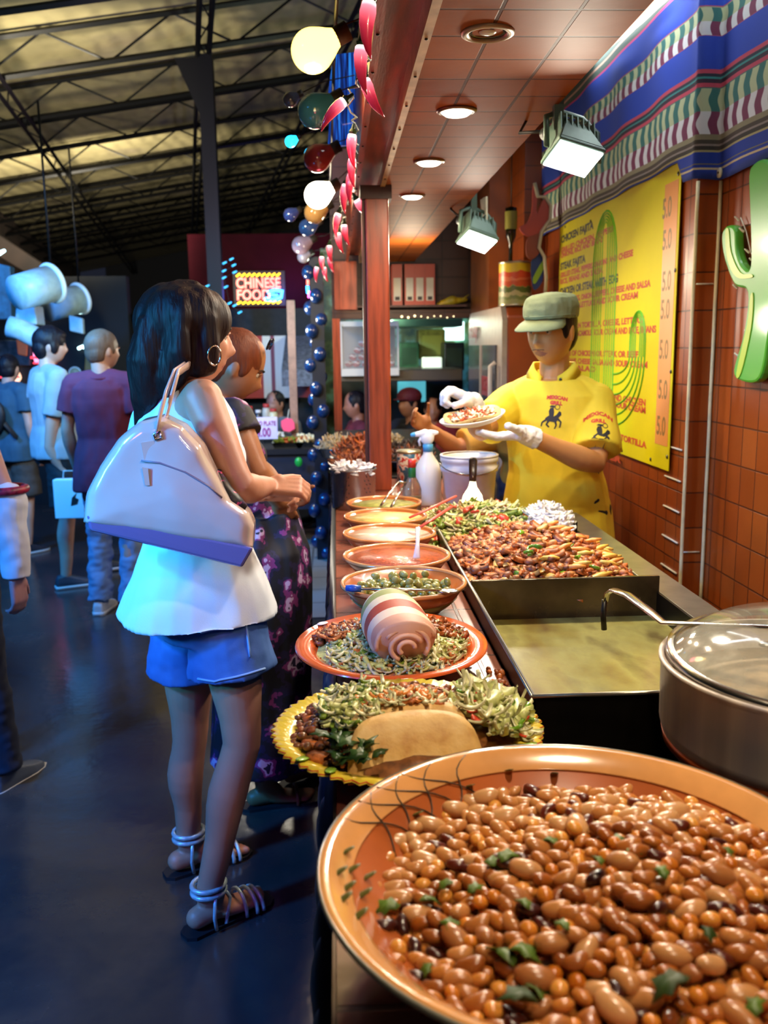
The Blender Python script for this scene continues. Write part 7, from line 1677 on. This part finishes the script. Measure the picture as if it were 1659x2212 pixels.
pt_ = person('young man in grey-blue t-shirt and black shorts carrying a white paper bag', (c0.x-.02, c0.y, 0), 35, at(135, 706, 'y', c0.y).z, skin='b48c7c', vox=.008, hyaw=-20, W=dict(eR=at(108, 965, 'y', c0.y-.16), wR=at(148, 1032, 'y', c0.y-.12), kL=V((c0.x+.18, c0.y+.25, .46)), aL=V((c0.x+.14, c0.y+.30, .09))),
    top=dict(mat=GRT, sleeve=.55, infl=.022, flare=.020, hem=-.08, amp=.01), bottom=dict(kind='shorts', mat=M('black_shorts', '12141c', .8), len=.85, flare=.02), shoe=dict(mat=M('dark_sneaker', '2a3440', .5)), hair=dict(kind='fringe', mat=HBLK, amp=.005))
b = nb(); a, c_ = at(115, 1036, 'y', c0.y-.22), at(186, 1118, 'y', c0.y-.22)
pb = empty('paper_bag', ((a.x+c_.x)/2, c0.y-.2, c_.z), label='white paper shopping bag carried by the young man in grey-blue', cat='bag'); w_ = (c_.x-a.x)/2; h_ = a.z-c_.z
obj('bag_body', bx(nb(), (-w_, -.04, 0), (w_, .04, h_)), M('paper_white_bag', 'e0e4ea', .6, bump=.1), pb, False, bevel=.004); obj('handle', tube(nb(), [(-.04, 0, h_-.02), (-.03, 0, h_+.05), (.03, 0, h_+.05), (.04, 0, h_-.02)], .004, 6), M('paper_cord', 'c8c8c8', .7), pb)
obj('printed_mark', prism(nb(), [(.01, .08), (.05, .09), (.06, .12), (.04, .13), (.05, .16), (.02, .13)], 'y', -.0425, -.041), M('ink_black', '1a1a1c', .6), pb, False)
c0 = at(80, 1192, 'z', 0)
pk = person('man in dark teal t-shirt and brown shorts with a sling bag at the far left', (c0.x-.1, c0.y, 0), 60, at(60, 765, 'y', c0.y).z, skin='b08878', vox=.009, hyaw=20, bulk=1.08, top=dict(mat=TEAL, sleeve=.6, infl=.03, flare=.025, hem=-.12, amp=.012), bottom=dict(kind='shorts', mat=M('brown_shorts', '3a3430', .8), len=.95, flare=.02), shoe=dict(mat=M('black_sneaker', '1c2430', .4)), hair=dict(kind='short', mat=HBLK))
sk_ = empty('sling_bag', (0, 0, 0), label='black sling bag worn across the back of the teal shirt man', cat='bag'); N0 = pk.e.matrix_basis @ pk.J['Cc']
BCK = M('black_nylon', '10141c', .6)
pk_m = Matrix.Translation(pk.e.location) @ Matrix.Rotation(radians(60)-pi/2, 4, 'Z'); cc_ = pk.J['Cc']
b = nb(); ell(b, pk_m @ (cc_+V((.02, -.185, -.06))), (.10, .05, .14), Euler((0, .5, radians(-30)))); obj('pouch', fuse(b, .012, 2), BCK, sk_)
obj('strap', tube(nb(), [pk_m @ (cc_+V(p)) for p in ((-.16, -.12, .20), (-.08, -.17, .10), (.06, -.18, -.04), (.17, -.13, -.2))], .018, 8, flat=(1, .4)), BCK, sk_)
# person cut by the left edge
lx = V((-1.33, 3.05, 0))
pe = person('person cut off by the left edge, white sleeved arm hanging, dark jeans', lx, 75, 1.62, skin='a87c80', vox=.0065, W=dict(sR=V((-1.20, 3.00, 1.33)), eR=at(14, 1080, 'y', 2.98), wR=at(36, 1245, 'y', 2.98), aR=at(8, 1660, 'y', 3.02)), Lc=dict(), top=dict(mat=M('maroon_top', '6a2c48', .85), sleeve=.3, infl=.02, hem=-.05), bottom=dict(kind='jeans', mat=M('dark_jeans', '141c34', .85, var=.2), hem=.07), shoe=dict(mat=M('grey_sneaker', '4a5468', .5)), hair=dict(kind='short', mat=HDK))
b = nb(); cap(b, pe.J['eR'], pe.J['wR'], .062, .045, 18, False, True); pe.cloth('white_sleeve', b, M('white_sleeve', 'c8c8d8', .8), .008, 14, vx=.005)
obj('bead_cuff', tube(nb(), [pe.J['eR']+V((.062*cos(t), .062*sin(t), .035)) for t in [2*pi*i/20 for i in range(20)]], .014, 8, loop=True), M('red_beads', '8a1c38', .4, var=.6, vs=60), pe.e)
# ---------- people in the kitchen
def seated(lab, px, py_top, Y, face, skin, topm, hair, nm, **k):
    ztop = at(px, py_top, 'y', Y).z; x = at(px, 900, 'y', Y).x; seat = max(.2, ztop-.86)
    p = person(lab, (x, Y, 0), face, 1.66, skin=skin, vox=.010, seat=seat, top=dict(mat=topm, sleeve=.55, infl=.02), bottom=dict(kind='jeans', mat=M('dark_jeans', '141c34')), shoe=dict(mat=M('black_shoe', '101012', .4)), hair=hair, **k)
    e = empty('stool', (x, Y, 0), label='low stool under the '+nm, cat='stool'); obj('seat', cap(nb(), (0, -.02, seat-.09), (0, -.02, seat-.055), .15, .15, 20, True, True), BC2, e)
    for a in range(3): obj('leg', tube(nb(), [(.08*cos(a*2.1), .08*sin(a*2.1), seat-.09), (.13*cos(a*2.1), .13*sin(a*2.1), 0)], .012, 8), BC2, e)
    return p
seated('person in maroon shirt half hidden left of the wooden post', 772, 838, 7.6, 190, 'a06850', M('maroon_uniform', '6a1c28', .8), dict(kind='short', mat=HBLK), 'maroon shirt person')
pr = seated('cook in black shirt and dark red cap looking left behind the post', 888, 832, 7.1, 215, 'a06c50', M('black_uniform', '0c0c0e', .8), dict(kind='short', mat=HBLK), 'cook in the dark red cap')
b = nb(); ell(b, pr.hp(0, -.005, .055), (.088, .108, .072), pr.R.to_euler()); skinrings(b, [[pr.hp(.07*cos(t), .08*sin(t)+.07, .03+dz) for t in [pi*i/8 for i in range(9)]] for dz in (0, .008)]); obj('cap', fuse(b, .006, 2), M('dark_red_cap', '5a1424', .7), pr.e)
seated('distant man in bright red shirt facing the camera', 935, 850, 8.2, 265, 'b87858', M('bright_red_shirt', 'b02c20', .8), dict(kind='short', mat=HDK), 'man in bright red')
seated('distant dark haired vendor behind the food table by the pale post', 598, 838, 8.3, 240, 'a06c58', M('grey_apron', '6a7078', .8), dict(kind='short', mat=HBLK), 'distant vendor')
# second worker bending behind the man in yellow, one arm out
MUS = M('mustard_polo', 'b8842a', .8)
W2 = dict(P=(.93, 4.1, .92), Cc=(.86, 3.98, 1.05), N=(.84, 3.88, 1.14), H=(.85, 3.82, 1.27), sR=(.72, 4.02, 1.10), sL=(.97, 3.88, 1.12), eR=at(985, 965, 'y', 3.95), wR=at(925, 925, 'y', 3.85), eL=(.98, 3.75, .98), wL=(.85, 3.6, 1.0))
person('second worker in mustard shirt mostly hidden behind the man in yellow', (.9, 4.1, 0), 235, 1.66, W=W2, skin='a8714c', vox=.008, top=dict(mat=MUS, sleeve=.85, infl=.018, flare=.02), bottom=dict(kind='jeans', mat=M('dark_jeans', '141c34')), shoe=dict(mat=M('black_shoe', '101012', .4)), hair=dict(kind='short', mat=HBLK))
